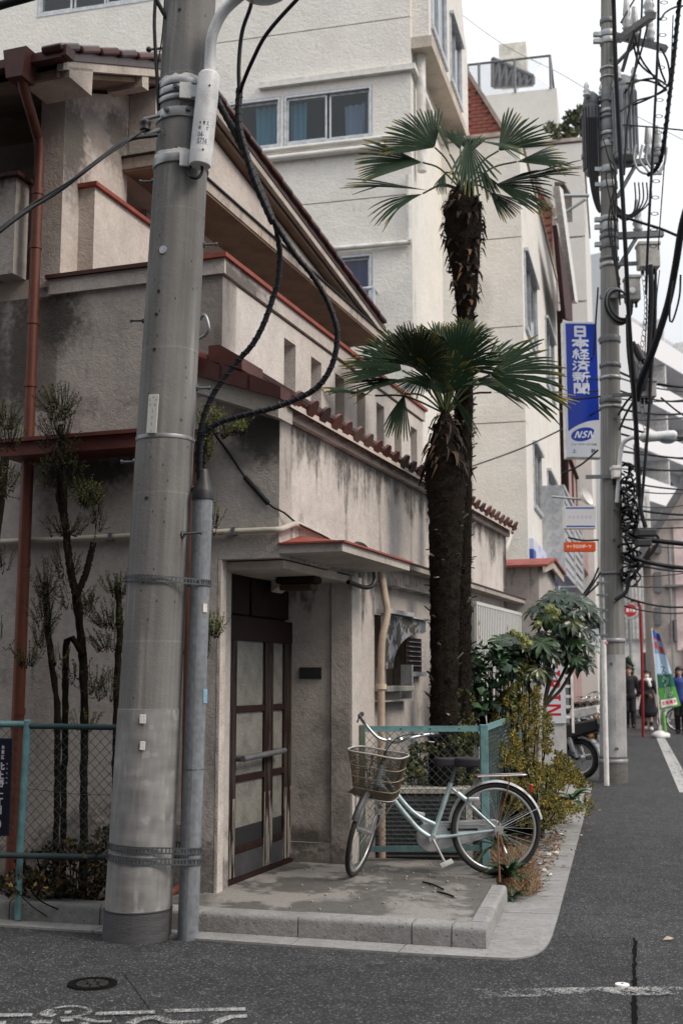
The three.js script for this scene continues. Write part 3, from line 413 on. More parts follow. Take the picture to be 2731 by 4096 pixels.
  for (const [x0, x1] of [[0.262, 0.4], [0.885, 1.035], [1.25, 1.385]]) part('stile', rbox(x0, x1, 0.142, 1.7, dz - 0.045, dz, 0.008), wood, door);
  for (const [x0, x1] of [[0.1, 0.262], [0.4, 0.885], [1.035, 1.25]]) {
    for (const y of [0.29, 0.755, 1.215]) part('rail', rbox(x0, x1, y, y + 0.045, dz - 0.04, dz - 0.004, 0.006), M.darkWood, door);
    for (const [y0, y1] of [[0.335, 0.755], [0.8, 1.215], [1.26, 1.7]]) part('glass_pane', box(x0, x1, y0, y1, dz - 0.03, dz - 0.022), frosted(), door);
  }
  for (const [x0, x1] of [[0.1, 0.262], [0.4, 0.885], [1.035, 1.25]]) part('lower_pane', box(x0 + 0.002, x1 - 0.002, 0.336, 0.455, dz - 0.021, dz - 0.018), std(0.022, 0.023, 0.025, { roughness: 0.3 }), door);
  part('handle', [bar(V(0.37, 0.915, dz + 0.06), V(1.1, 0.93, dz + 0.06), 0.02, 12), bar(V(0.4, 0.915, dz - 0.01), V(0.4, 0.915, dz + 0.07), 0.022, 12), bar(V(1.05, 0.928, dz - 0.01), V(1.05, 0.928, dz + 0.07), 0.02, 12)], M.galvDark, door);
  // conduits on the side wall and over the canopy
  part('conduit', [bar(V(-0.03, 2.385, -6), V(-0.03, 2.385, -0.07), 0.02, 10), tube([V(-0.03, 2.385, -0.1), V(-0.03, 2.385, 0.02), V(0.1, 2.43, 0.05), V(0.3, 2.45, 0.03), V(0.8, 2.42, 0.03), V(1.3, 2.36, 0.03), V(1.6, 2.4, 0.03)], 0.02, 40)], M.pvcGrey, house);
  for (const z of [-0.3, -1.2, -2.2]) part('conduit_clip', box(-0.056, -0.001, 2.36, 2.41, z - 0.012, z + 0.012), M.galvDark, house);
  part('wall_cable', [tube([V(-0.012, 3.12, -0.52), V(-0.012, 2.9, -0.35), V(-0.012, 2.72, -0.22), V(-0.012, 2.55, -0.06), V(0.0, 2.5, 0.03), V(0.2, 2.45, 0.05), V(0.7, 2.42, 0.05), V(1.2, 2.38, 0.05), V(1.7, 2.42, 0.05)], 0.007, 60, 6), bar(V(-0.016, 2.74, -0.235), V(-0.016, 2.56, -0.07), 0.017, 8)], M.cable, house);
  part('loose_hose', tube([V(0.9, 2.33, 0.2), V(1.2, 2.42, 0.12), V(1.5, 2.4, 0.1), V(1.62, 2.2, 0.12), V(1.5, 2.12, 0.1), V(1.2, 2.14, 0.05)], 0.017, 40), M.blackRubber, house);
  part('wall_wire', tube([V(3.6, 2.55, 0.01), V(4.2, 2.58, 0.01), V(4.8, 2.56, 0.01), V(5.1, 2.46, 0.01)], 0.012, 30, 6), M.pvcCream, house);
  part('small_downpipe', [bar(V(-0.06, 3.0, -0.6), V(-0.06, 0.22, -0.6), 0.028, 12), tube([V(-0.06, 0.24, -0.6), V(-0.06, 0.17, -0.61), V(-0.1, 0.12, -0.66), V(-0.16, 0.1, -0.7)], 0.028, 16)], M.redPipe, house);
  part('small_hopper', box(-0.12, -0.004, 2.9, 3.06, -0.67, -0.53), M.redPipe, house);
  // bracket hook on the terrace wall
  part('hook', [tube([V(-0.03, 3.72, -0.66), V(-0.09, 3.8, -0.55), V(-0.1, 3.83, -0.5), V(-0.1, 3.74, -0.47), V(-0.08, 3.7, -0.5)], 0.012, 24), tube([V(-0.08, 3.7, -0.5), V(-0.08, 3.68, -0.56), V(-0.08, 3.71, -0.6)], 0.012, 10)], M.galv, house);
  // small red-roofed projection at the far end
  part('annex_wall', box(7.4, 8.6, 0, 2.83, -0.15, 0.33), wallMat(2.4, 3, -1, 0, SHADED_CREAM, { seed: 71, patch: 0.35, streak: 0.3 }), house);
  part('annex_roof', extrude([[7.3, 2.8], [7.9, 2.93], [8.7, 2.8], [8.7, 2.78], [7.9, 2.9], [7.3, 2.775]], 0.68).translate(0, 0, -0.22), M.redFlat, house);
  part('annex_barge', extrude([[7.3, 2.77], [7.9, 2.89], [8.7, 2.77], [8.7, 2.68], [7.9, 2.8], [7.3, 2.7]], 0.03).translate(0, 0, 0.4), M.trim, house);
}
{ // white slatted screen along the street side of the house, rust on its top rail
  const t = thing('slatted_screen', 'white vertical metal slat screen with rust stains behind the palm trunks', 'screen', [-0.4, 0, -7.63], 70.5 * PI / 180);
  const rust = dataTex(256, 256, (u, v, x, y) => { const n = 0.6 * fbm(u, v * 0.3, 9, 4, 441) + 0.4 * fbm(u, v, 30, 2, 447), k = sstep(n, 0.58, 0.68); return [sR(lerp(0.55, 0.3, k)), sR(lerp(0.55, 0.17, k)), sR(lerp(0.53, 0.06, k))]; }, true); rust.repeat.set(0.7, 0.7);
  const mt = new THREE.MeshStandardMaterial({ map: rust, roughness: 0.55 });
  for (const y of [2.19, 0.495]) part('rail', box(5.0, 8.0, y, y + 0.035, 0.08, 0.12), mt, t);
  for (let i = 0; i < 36; i++) part('slat', box(5.02 + i * 0.083, 5.065 + i * 0.083, 0.53, 2.19, 0.085, 0.115), mt, t);
  part('panel', box(5.0, 8.0, 0.5, 2.2, 0.02, 0.03), worn(0.3, 0.31, 0.3, { k: 2 }), t);
}

// ------------------------------------------------------------------ buildings behind
const rayOf = (x, y) => { const a = (x - CX) / FPX, v = (CY - y) / FPX; return V(a, v * ct + st, -(ct - v * st)); };
function meet(o, x, y, axis, off) { const n = axis === 'x' ? V(1, 0, 0) : V(0, 0, 1); n.applyAxisAngle(V(0, 1, 0), o.rotation.y); const r = rayOf(x, y), e = V(0, EYE, 0).sub(o.position); const k = (off - e.dot(n)) / r.dot(n); return V(0, EYE, 0).addScaledVector(r, k).sub(o.position).applyAxisAngle(V(0, 1, 0), -o.rotation.y); }
const onX = (o, x, y, off = 0) => { const p = meet(o, x, y, 'x', off); return [p.z, p.y]; };   // where a sight line meets a building's near face: (across, up)
const onZ = (o, x, y, off = 0) => { const p = meet(o, x, y, 'z', off); return [p.x, p.y]; };   // the same on its street face: (along, up)
const yawed = (deg) => (90 - deg) * PI / 180;
const GLASS = new THREE.MeshPhysicalMaterial({ transmission: 1, roughness: 0.06, thickness: 0, ior: 1.5, specularIntensity: 0.8 }); GLASS.color.setRGB(0.62, 0.68, 0.72);
const DARKGLASS = std(0.03, 0.035, 0.042, { roughness: 0.12 });
const cloth = (r, g, b) => std(r, g, b, { roughness: 0.95, side: THREE.DoubleSide });
function curtain(w, h, folds, amp) { const g = new THREE.PlaneGeometry(w, h, folds * 8, 6), p = g.attributes.position; for (let i = 0; i < p.count; i++) { const x = p.getX(i) / w, y = p.getY(i) / h; p.setZ(i, amp * Math.sin(x * folds * 2 * PI + 0.6 * Math.sin(x * 7)) * (0.7 + 0.3 * y)); p.setX(i, p.getX(i) + 0.06 * w * (0.5 - y) * Math.sin(x * 9)); } g.computeVertexNormals(); return g; }
// a sliding window in a near face (x = X): frame, sashes and panes are parts
function sashX(o, X, z0, z1, y0, y1, n, opt = {}) {
  const f = part('window', [box(X - 0.03, X + 0.08, y0 - 0.05, y0 + 0.02, z0 - 0.04, z1 + 0.04), box(X - 0.02, X + 0.08, y1 - 0.02, y1 + 0.03, z0 - 0.04, z1 + 0.04), box(X - 0.02, X + 0.08, y0 + 0.02, y1 - 0.02, z0 - 0.04, z0 + 0.015), box(X - 0.02, X + 0.08, y0 + 0.02, y1 - 0.02, z1 - 0.015, z1 + 0.04)], opt.mat ?? M.alu, o);
  for (let i = 0; i < n; i++) { const a = lerp(z0, z1, i / n), b = lerp(z0, z1, (i + 1) / n), s = X + 0.02 + (i % 2) * 0.025; part('sash', [box(s, s + 0.022, y0 + 0.021, y0 + 0.07, a + 0.016, b - 0.016), box(s, s + 0.022, y1 - 0.06, y1 - 0.021, a + 0.016, b - 0.016), box(s, s + 0.022, y0 + 0.07, y1 - 0.06, a + 0.016, a + 0.05), box(s, s + 0.022, y0 + 0.07, y1 - 0.06, b - 0.05, b - 0.016)], opt.mat ?? M.alu, f); part('pane', box(s + 0.008, s + 0.013, y0 + 0.07, y1 - 0.06, a + 0.05, b - 0.05), opt.glass ?? GLASS, f); }
  return f;
}
function sashZ(o, Z, x0, x1, y0, y1, n, opt = {}) {
  const f = part('window', [box(x0 - 0.04, x1 + 0.04, y0 - 0.06, y0 + 0.02, Z - 0.1, Z + 0.05), box(x0 - 0.06, x1 + 0.06, y1 - 0.02, y1 + 0.04, Z - 0.1, Z + 0.09), box(x0 - 0.04, x0 + 0.015, y0 + 0.02, y1 - 0.02, Z - 0.1, Z + 0.03), box(x1 - 0.015, x1 + 0.04, y0 + 0.02, y1 - 0.02, Z - 0.1, Z + 0.03)], opt.mat ?? M.alu, o);
  for (let i = 0; i < n; i++) { const a = lerp(x0, x1, i / n), b = lerp(x0, x1, (i + 1) / n), s = Z - 0.05 + (i % 2) * 0.025; part('sash', [box(a + 0.016, b - 0.016, y0 + 0.021, y0 + 0.07, s, s + 0.02), box(a + 0.016, b - 0.016, y1 - 0.06, y1 - 0.021, s, s + 0.02), box(a + 0.016, a + 0.05, y0 + 0.07, y1 - 0.06, s, s + 0.02), box(b - 0.05, b - 0.016, y0 + 0.07, y1 - 0.06, s, s + 0.02)], opt.mat ?? M.alu, f); part('pane', box(a + 0.05, b - 0.05, y0 + 0.07, y1 - 0.06, s + 0.006, s + 0.011), opt.glass ?? DARKGLASS, f); }
  return f;
}
const white = thing('white_building', 'white rough plastered building with aluminium windows behind the stucco house', 'building', [1.164, 0, -19], yawed(14.5));
{
  const WH = [0.88, 0.85, 0.79], wa = wallMat(13, 18, -13, 0, WH, { seed: 81, ppm: 56, vary: 0.45, streak: 0.2, patch: 0.1, bump: 0.011, bumpRep: 1.1, dirt: [0.16, 0.14, 0.12] });
  const wb = wallMat(2.6, 12, -0.8, 0, WH, { seed: 83, ppm: 84, vary: 0.45, streak: 0.14, bump: 0.01, bumpRep: 1.1, dirt: [0.1, 0.09, 0.075], spots: [[0.62, 8.2, 0.12, 1.6, 0.75], [0.3, 8.4, 0.05, 1.7, 0.6], [1.55, 8.4, 0.2, 0.6, 0.2]] });
  const ws = wallMat(9, 12, 2.9, 0, WH, { seed: 87, ppm: 84, vary: 0.5, streak: 0.2, bump: 0.02, dirt: [0.16, 0.15, 0.13] });
  const h1 = [hole(-2.22, -0.68, 10.49, 11.4), hole(-3.86, -2.3, 10.49, 11.4)], h2 = [hole(-2.24, -0.69, 7.4, 8.44)], h3 = [hole(-7.0, -4.3, 13.58, 14.7)];
  for (const [y0, y1, hs] of [[0, 6.2, []], [6.22, 9.39, h2], [9.41, 12.54, h1], [12.56, 17.5, h3]]) part('wall_panel', wallX([[-13, y0], [0, y0], [0, y1], [-13, y1]], 0, 0.25, hs), wa, white);
  part('wall_core', [box(0.8, 0.9, 0, 17.4, -13, -0.12), box(0.25, 2.97, 0, 12.2, -0.14, -0.02)], M.interior, white);
  part('side_wall', box(0.2, 2.97, 0, 12.1, -0.1, 0), wa, white);
  for (const [y0, y1] of [[0, 6.08], [6.1, 7.88], [7.9, 9.6], [9.62, 11.6]]) part('wall_panel', wallX([[-0.8, y0], [1.5, y0], [1.5, y1], [-0.8, y1]], 2.97, 0.3), wb, white);
  part('parapet_cap', [box(2.93, 11.7, 11.62, 11.7, 1.3, 1.54), box(2.93, 3.3, 11.62, 11.7, -0.8, 1.3)], M.trim, white);
  const sw = [hole(3.3, 5.65, 7.95, 9.48), hole(7.8, 10.1, 8.0, 9.5), hole(4.25, 5.8, 4.7, 5.95), hole(7.4, 9.4, 4.6, 5.95), hole(3.4, 6.1, 0.02, 2.4), hole(9.2, 11.4, 0.02, 2.3)];
  part('street_wall', wallZ([[3.28, 0], [11.6, 0], [11.6, 11.6], [3.28, 11.6]], 1.5, 0.25, sw), ws, white);
  part('street_wall_core', box(3.3, 11.5, 0.1, 11.5, 0.6, 0.8), M.interior, white);
  // upper storeys jut out over a slab on the street side
  part('overhang_wall', extrude([[0.1, 12.2], [4.6, 12.42], [4.6, 14.36], [4.2, 14.5], [3.0, 17.4], [0.1, 17.4]], 0.5, [hole(0.35, 1.82, 12.5, 14.6), hole(2.35, 3.6, 12.56, 13.9)]).translate(0, 0, -0.2), ws, white);
  part('overhang_slab', [extrude([[0.02, 11.98], [4.6, 12.2], [4.6, 12.4], [0.02, 12.18]], 0.62).translate(0, 0, -0.26)], worn(0.5, 0.45, 0.39, { k: 0.7 }), white);
  sashZ(white, 0.3, 0.35, 1.82, 12.52, 14.58, 2, { glass: GLASS }); sashZ(white, 0.3, 2.35, 3.6, 12.58, 13.88, 2, { glass: GLASS });
  part('overhang_core', box(0.2, 4.5, 12.45, 14.3, -0.3, -0.22), worn(0.45, 0.47, 0.5, { k: 1 }), white);
  sashX(white, 0.02, -2.2, -0.7, 10.51, 11.38, 2); sashX(white, 0.02, -3.84, -2.32, 10.51, 11.38, 2); sashX(white, 0.02, -2.22, -0.71, 7.42, 8.42, 2); sashX(white, 0.02, -6.98, -4.32, 13.6, 14.68, 4);
  const teal = cloth(0.3, 0.58, 0.66), hang = (m, z, y, w, h, f, a = 0.03, x = 0.14) => part('curtain', curtain(w, h, f, a).rotateY(-PI / 2).translate(x, y, z), m, white, { keepUV: true });
  hang(teal, -2.56, 10.9, 0.44, 0.8, 4); hang(teal, -2.0, 10.9, 0.3, 0.8, 3); hang(cloth(0.6, 0.62, 0.72), -1.0, 10.82, 0.36, 0.66, 3, 0.03); hang(cloth(0.2, 0.21, 0.24), -0.8, 10.85, 0.16, 0.7, 2);
  hang(cloth(0.16, 0.16, 0.4), -1.4, 7.9, 1.5, 1.0, 7, 0.04);
  // drip moulds and white pipes
  part('drip_mould', [box(-0.09, 0.0, 11.56, 11.66, -2.66, 0.0), box(-0.09, 2.9, 11.56, 11.66, 0.001, 0.09)], M.pvc, white);
  part('sill_pipe', [bar(V(-0.07, 10.4, -3.9), V(-0.07, 10.4, -0.02), 0.045, 10), bar(V(-0.08, 10.25, -2.75), V(-0.08, 10.25, -0.02), 0.055, 10)], M.pvc, white);
  part('wall_pipe', tube([V(-0.07, 8.56, -3.9), V(-0.07, 8.55, -2), V(-0.07, 8.54, -0.2), V(-0.07, 8.56, -0.05), V(-0.07, 8.7, -0.04), V(-0.07, 9.2, -0.04), V(-0.07, 9.7, -0.04)], 0.045, 80, 8), M.pvc, white);
  part('window_rail', [bar(V(-0.25, 7.75, -2.2), V(-0.25, 7.75, -0.6), 0.03), bar(V(-0.25, 7.5, -2.2), V(-0.25, 7.5, -0.6), 0.02), bar(V(-0.25, 7.75, -0.6), V(-0.25, 6.9, -0.6), 0.03), bar(V(-0.25, 7.75, -0.6), V(0, 7.75, -0.6), 0.02)], worn(0.5, 0.55, 0.62, { k: 2 }), white);
  part('drain_pipe', [bar(V(2.85, 0, -0.46), V(2.85, 9.2, -0.46), 0.085, 12)], M.pvcCream, white);
  part('drain_pipe', [bar(V(2.85, 9.2, -0.46), V(2.85, 10.3, -0.46), 0.1, 12), bar(V(2.85, 10.3, -0.46), V(2.85, 10.5, -0.46), 0.1, 12, 0.2)], M.pvc, white);
  part('drain_pipe', bar(V(0.3, 9.9, 0.12), V(0.3, 12.0, 0.12), 0.08, 12), M.pvc, white);
  // street side: railings, windows, hoarding, awning
  sashZ(white, 1.5, 3.32, 5.63, 7.97, 9.46, 2); sashZ(white, 1.5, 7.82, 10.08, 8.02, 9.48, 2); sashZ(white, 1.5, 4.27, 5.78, 4.72, 5.93, 2); sashZ(white, 1.5, 7.42, 9.38, 4.62, 5.93, 2);
  for (const [x0, x1] of [[5.9, 8.8], [9.3, 12.2]]) {
    const f = part('louvre_rail', [box(x0, x0 + 0.12, 3.55, 5.35, 1.5, 1.95), box(x1 - 0.12, x1, 3.55, 5.35, 1.9, 1.98), box(x0, x1, 5.28, 5.36, 1.9, 1.97), box(x0, x1, 3.5, 3.6, 1.5, 1.97)], M.alu, white);
    for (let i = 0; i < 8; i++) part('louvre', box(x0 + 0.12, x1 - 0.12, 3.68 + i * 0.2, 3.8 + i * 0.2, 1.92, 1.95), M.alu, f);
  }
  const board = canvasTex(512, 64, (g, w, h) => { g.fillStyle = '#cdd3e6'; g.fillRect(0, 0, w, h); g.fillStyle = '#2b4f9e'; g.fillRect(0, 20, 26, 44); g.fillStyle = 'rgba(120,140,190,.55)'; for (let i = 0; i < 14; i++) g.fillRect(60 + i * 33, (i * 17) % 40, 14 + (i * 7) % 20, 16); });
  const bm = new THREE.MeshStandardMaterial({ map: board, roughness: 0.4 }); board.wrapS = THREE.ClampToEdgeWrapping; board.repeat.set(1 / 9.4, 1 / 1.1); board.offset.set(-3.1 / 9.4, -3.0 / 1.1);
  part('shop_hoarding', box(3.1, 12.5, 3.0, 3.95, 1.502, 1.58), bm, white);
  part('awning', extrude([[1.5, 2.95], [2.75, 2.45], [2.75, 2.15], [2.7, 2.15], [2.7, 2.4], [1.5, 2.88]], 9.6).rotateY(-PI / 2).translate(13, 0, 0), worn(0.015, 0.017, 0.03, { k: 2 }), white);
  // cooling pipes and a vent on the low end of the near face
  part('duct', [tube([V(2.9, 4.0, 1.2), V(2.8, 3.7, 1.1), V(2.85, 3.5, 0.9), V(2.85, 3.2, 0.6)], 0.04, 20), tube([V(2.85, 2.95, 0.8), V(2.8, 2.9, 1.2), V(2.85, 2.98, 1.5), V(2.95, 3.25, 1.62)], 0.08, 24), box(2.8, 2.96, 2.1, 3.0, 0.62, 0.76)], M.pvc, white);
  part('vent', box(2.92, 2.969, 2.42, 2.52, 0.86, 1.1), M.galv, white);
}
{ // brick-clad building: its near flank stands up behind the white one
  const o = thing('brick_building', 'red brick building with a slanted top edge rising behind the white building', 'building', [1.164, 0, -19], yawed(14.5));
  const X = 12.4, P = (x, y) => onX(o, x, y, X), a = P(1872, 300), b = P(2206, 835), low = P(2206, 1500);
  part('flank', extrude([[-3, 0], [b[0], 0], b, a, [-3, a[1] + 3]], 1).rotateY(-PI / 2).translate(X + 1.02, 0, 0), worn(0.33, 0.16, 0.13, { k: 1.5 }), o);
  part('edge_flashing', [beam(V(X - 0.02, a[1] + 0.04, a[0]), V(X - 0.02, b[1] + 0.04, b[0]), 0.12, 0.1), box(X - 0.06, X + 0.1, 0, b[1], b[0], b[0] + 0.1)], worn(0.3, 0.25, 0.22, { k: 2 }), o);
  const bw = 0.3, bh = 0.105, gap = 0.014, mats = [0, 1, 2, 3, 4].map((i) => worn(0.23 + 0.03 * (i % 3), 0.075 + 0.012 * (i % 2), 0.058, { roughness: 0.85, k: 2 + i }));
  const g = new THREE.BoxGeometry(0.03, bh - gap, bw - gap); boxUV(g); let n = 0;
  for (let r = 0; r < 200; r++) for (let c = -12; c < 26; c++) {
    const y = 8 + r * bh, z = c * bw + (r % 2) * bw / 2, top = a[1] + (z - a[0]) / (b[0] - a[0]) * (b[1] - a[1]);
    if (z > b[0] - bw / 2 || y > top - 0.1 || y < low[1]) continue;
    const p = V(X, y, z).applyAxisAngle(V(0, 1, 0), o.rotation.y).add(o.position).sub(camera.position); const v = p.applyAxisAngle(V(1, 0, 0), -TILT), sx = CX + v.x / -v.z * FPX, sy = CY - v.y / -v.z * FPX;
    const seen = (sx > 1860 && sx < 2025 && sy > 300 && sy < 550) || (sx > 2100 && sx < 2225 && sy > 610 && sy < 1300 && sx > 2060 + (sy - 500) * 0.19);
    if (!seen || n > 298) continue; n++;
    const m = part('brick', g.clone(), mats[Math.floor(hash(r, c + 50, 3) * 5)], o, { keepUV: true }); m.geometry = g; m.position.set(X - 0.012, y, z);
  }
  part('bracket', [bar(V(11.4, 13.8, 1.5), V(11.6, 13.8, 2.4), 0.05), bar(V(11.5, 13.2, 1.5), V(11.6, 13.7, 2.3), 0.04)], M.galv, o);
}
{ // pinkish brown house front with a deep maroon eave
  const o = thing('brown_building', 'pinkish brown shop building with a maroon eave between white and cream buildings', 'building', [1.164, 0, -19], yawed(14.5));
  part('street_wall', box(12.2, 22, 0, 8.6, -1, 1.45), worn(0.36, 0.24, 0.235, { k: 0.6 }), o);
  const q = onZ(o, 2225, 800, 2.1), q2 = onZ(o, 2288, 1200, 2.1);
  const Q = (x, y) => onZ(o, x, y, 1.9); part('board_edge', extrude([Q(2218, 745), Q(2234, 760), Q(2297, 1215), Q(2284, 1205)], 0.14).translate(0, 0, 1.85), M.white, o); part('maroon_board', extrude([Q(2222, 900), Q(2283, 1200), Q(2286, 1285), Q(2258, 1275)], 0.1).translate(0, 0, 1.82), worn(0.05, 0.016, 0.018, { k: 1 }), o);
  for (const [y0, y1] of [[5.6, 7.6], [2.8, 4.4]]) for (let i = 0; i < 4; i++) sashZ(o, 1.45, 12.9 + i * 2.1, 14.7 + i * 2.1, y0, y1, 2, { mat: M.darkWood });
  part('balcony_panel', extrude([[1.45, 4.4], [1.75, 4.6], [1.75, 5.5], [1.45, 5.6]], 9).rotateY(-PI / 2).translate(21.5, 0, 0), worn(0.34, 0.23, 0.225, { k: 1 }), o);
  part('wall_post', [box(12.3, 12.4, 0, 11, 1.45, 1.6)], M.darkWood, o);
}
{ // cream apartment block beyond, rooms and a fenced hoarding on its roof
  const o = thing('cream_apartment_block', 'tall cream apartment block with a fenced roof deck behind the brick flank', 'building', at(2340, 1000, 37).setY(0).toArray(), yawed(13)), P = (x, y, X = 0) => onX(o, x, y, X);
  const top = P(2300, 566)[1], W2 = wallMat(16, 26, -16, 0, [0.78, 0.765, 0.72], { seed: 95, ppm: 40, vary: 0.35, streak: 0.1, bump: 0.004, dirt: [0.3, 0.28, 0.25] });
  const w0 = P(2216, 728), w1 = P(2288, 888), j = [P(2300, 1203)[1], P(2300, 944)[1], P(2300, 666)[1]];
  const ys = [0, 3, j[0] - (j[1] - j[0]), j[0], j[1], j[2], top];
  for (let i = 0; i < ys.length - 1; i++) part('wall_panel', wallX([[-16, ys[i]], [0, ys[i]], [0, ys[i + 1] - 0.06], [-16, ys[i + 1] - 0.06]], 0, 0.3, i === 4 ? [[[w0[0], w1[1]], [w1[0], w1[1]], [w1[0], w0[1] - 0.5], [w1[0] - 0.25, w0[1]], [w0[0], w0[1]]]] : []), W2, o);
  part('parapet', box(-0.05, 9, top, top + 0.12, -16, 0.05), M.trim, o);
  part('street_wall', box(0.3, 12, 0, top, -0.3, -0.01), W2, o); part('recess_wall', box(0.55, 0.7, w1[1] - 1, w0[1] + 1, w0[0] - 1, w1[0] + 0.2), worn(0.6, 0.58, 0.53, { k: 1 }), o);
  part('recess_floor', box(0.3, 0.55, w1[1] - 0.2, w1[1], w0[0] - 0.5, w1[0] + 0.2), M.trim, o);
  const rail = part('balcony_rail', [bar(V(0.1, lerp(w1[1], w0[1], 0.3), w0[0]), V(0.1, lerp(w1[1], w0[1], 0.3), w1[0]), 0.03)], M.galv, o); for (let i = 0; i < 7; i++) part('rail_bar', bar(V(0.1, w1[1], lerp(w0[0], w1[0], i / 6)), V(0.1, lerp(w1[1], w0[1], 0.3), lerp(w0[0], w1[0], i / 6)), 0.014, 5), M.galv, rail);
  const r0 = P(1850, 560, 3), r1 = P(2225, 352, 3), mid = box(3, 8, top, r1[1], r0[0] - 3, r1[0]);
  part('roof_room', mid, W2, o);
  const fy = r1[1], ft = P(2200, 222, 3)[1], zs = [1870, 1915, 2058, 2200].map((x) => P(x, 300, 3)[0]);
  const fence = part('roof_fence', [bar(V(3, ft, zs[0] - 4), V(3, ft, zs[3]), 0.045), bar(V(3, ft, zs[3]), V(6, ft, zs[3]), 0.045)], M.galvDark, o); for (const z of zs) part('fence_post', bar(V(3, fy, z), V(3, ft, z), 0.05), M.galvDark, fence); part('fence_post', bar(V(6, fy, zs[3]), V(6, ft, zs[3]), 0.05), M.galvDark, fence);
  const fg = []; for (let i = 0; i < 46; i++) { const z = lerp(zs[0] - 2, zs[3], i / 46), dz = (ft - fy); if (z + dz < zs[3]) { fg.push(bar(V(3, fy, z), V(3, ft, z + dz), 0.007, 4)); fg.push(bar(V(3, ft, z), V(3, fy, z + dz), 0.007, 4)); } } part('fence_mesh', fg, M.galvDark, fence, { kind: 'stuff' });
  const b0 = P(1970, 240, 4), b1 = P(2132, 312, 4), b2 = P(2132, 342, 4), b3 = P(1970, 352, 4);
  part('hoarding', extrude([b3, b2, b1, b0], 0.12).rotateY(-PI / 2).translate(4.1, 0, 0), worn(0.28, 0.29, 0.31, { k: 1 }), o);
  const tr = []; for (let i = 0; i <= 6; i++) { const t = i / 6, p = V(3.9, lerp(b3[1], b2[1], t), lerp(b3[0], b2[0], t)), q = V(3.9, lerp(b0[1], b1[1], t), lerp(b0[0], b1[0], t)); tr.push(bar(p, q, 0.07)); if (i < 6) { const s = (i + 1) / 6; tr.push(bar(p, V(3.9, lerp(b0[1], b1[1], s), lerp(b0[0], b1[0], s)), 0.06)); } } tr.push(bar(V(3.9, b0[1], b0[0]), V(3.9, b1[1], b1[0]), 0.09)); part('hoarding_frame', tr, M.galvDark, o);
  part('rooftop_tank', [box(4.2, 5.2, b0[1] - 0.6, b0[1] + 0.7, b0[0] + 0.2, b0[0] + 1.2)], worn(0.7, 0.68, 0.62, { k: 1 }), o);
}
{ // far white apartments with bands of balconies
  const o = thing('balcony_apartment_block', 'far white apartment block with rows of sloping white balconies behind the wires', 'building', at(2452, 2000, 66).setY(0).toArray(), (90 - 35) * PI / 180);
  const top = onZ(o, 2560, 1270, 0)[1] + 1; part('wall', [box(0, 40, 0, top, -8, -1.6)], std(0.5, 0.51, 0.54), o); part('end_wall', box(-0.3, 3.2, 0, top + 1.5, -1.6, 0), std(0.62, 0.63, 0.65), o);
  for (let f = 1; f * 3.05 < top; f++) { const y = f * 3.05; part('balcony', [box(3.2, 40, y - 0.35, y + 1.05, -0.18, 0), box(3.2, 40, y - 0.35, y - 0.1, -1.6, -0.18)], std(0.78, 0.78, 0.8), o); for (let i = 0; i < 6; i++) part('window', box(4.6 + i * 6, 8 + i * 6, y, y + 2, -1.59, -1.55), DARKGLASS, o); for (let i = 0; i < 7; i++) part('balcony_divider', box(3.3 + i * 6, 3.45 + i * 6, y + 1.05, y + 2.65, -1.5, -0.1), M.white, o); }
  const w = thing('white_ribbed_building', 'plain white ribbed building at the end of the street', 'building', at(2478, 2300, 56).setY(0).toArray(), yawed(13)), e = onX(w, 2607, 2300)[0], t2 = onX(w, 2500, 1960)[1];
  part('wall', box(0, 8, 0, t2, 0, e), worn(0.76, 0.78, 0.8, { k: 0.5 }), w); for (let i = 0; i < 9; i++) part('rib', box(-0.1, 0, 3.2, t2 - 0.3, e * i / 9, e * i / 9 + 0.12), M.white, w);
  part('dark_door', box(-0.05, 0, 0, 2.6, e * 0.62, e * 0.95), worn(0.06, 0.05, 0.045), w); part('pipe', bar(V(-0.2, 0, e * 0.25), V(-0.2, t2, e * 0.25), 0.06), M.galv, w);
}
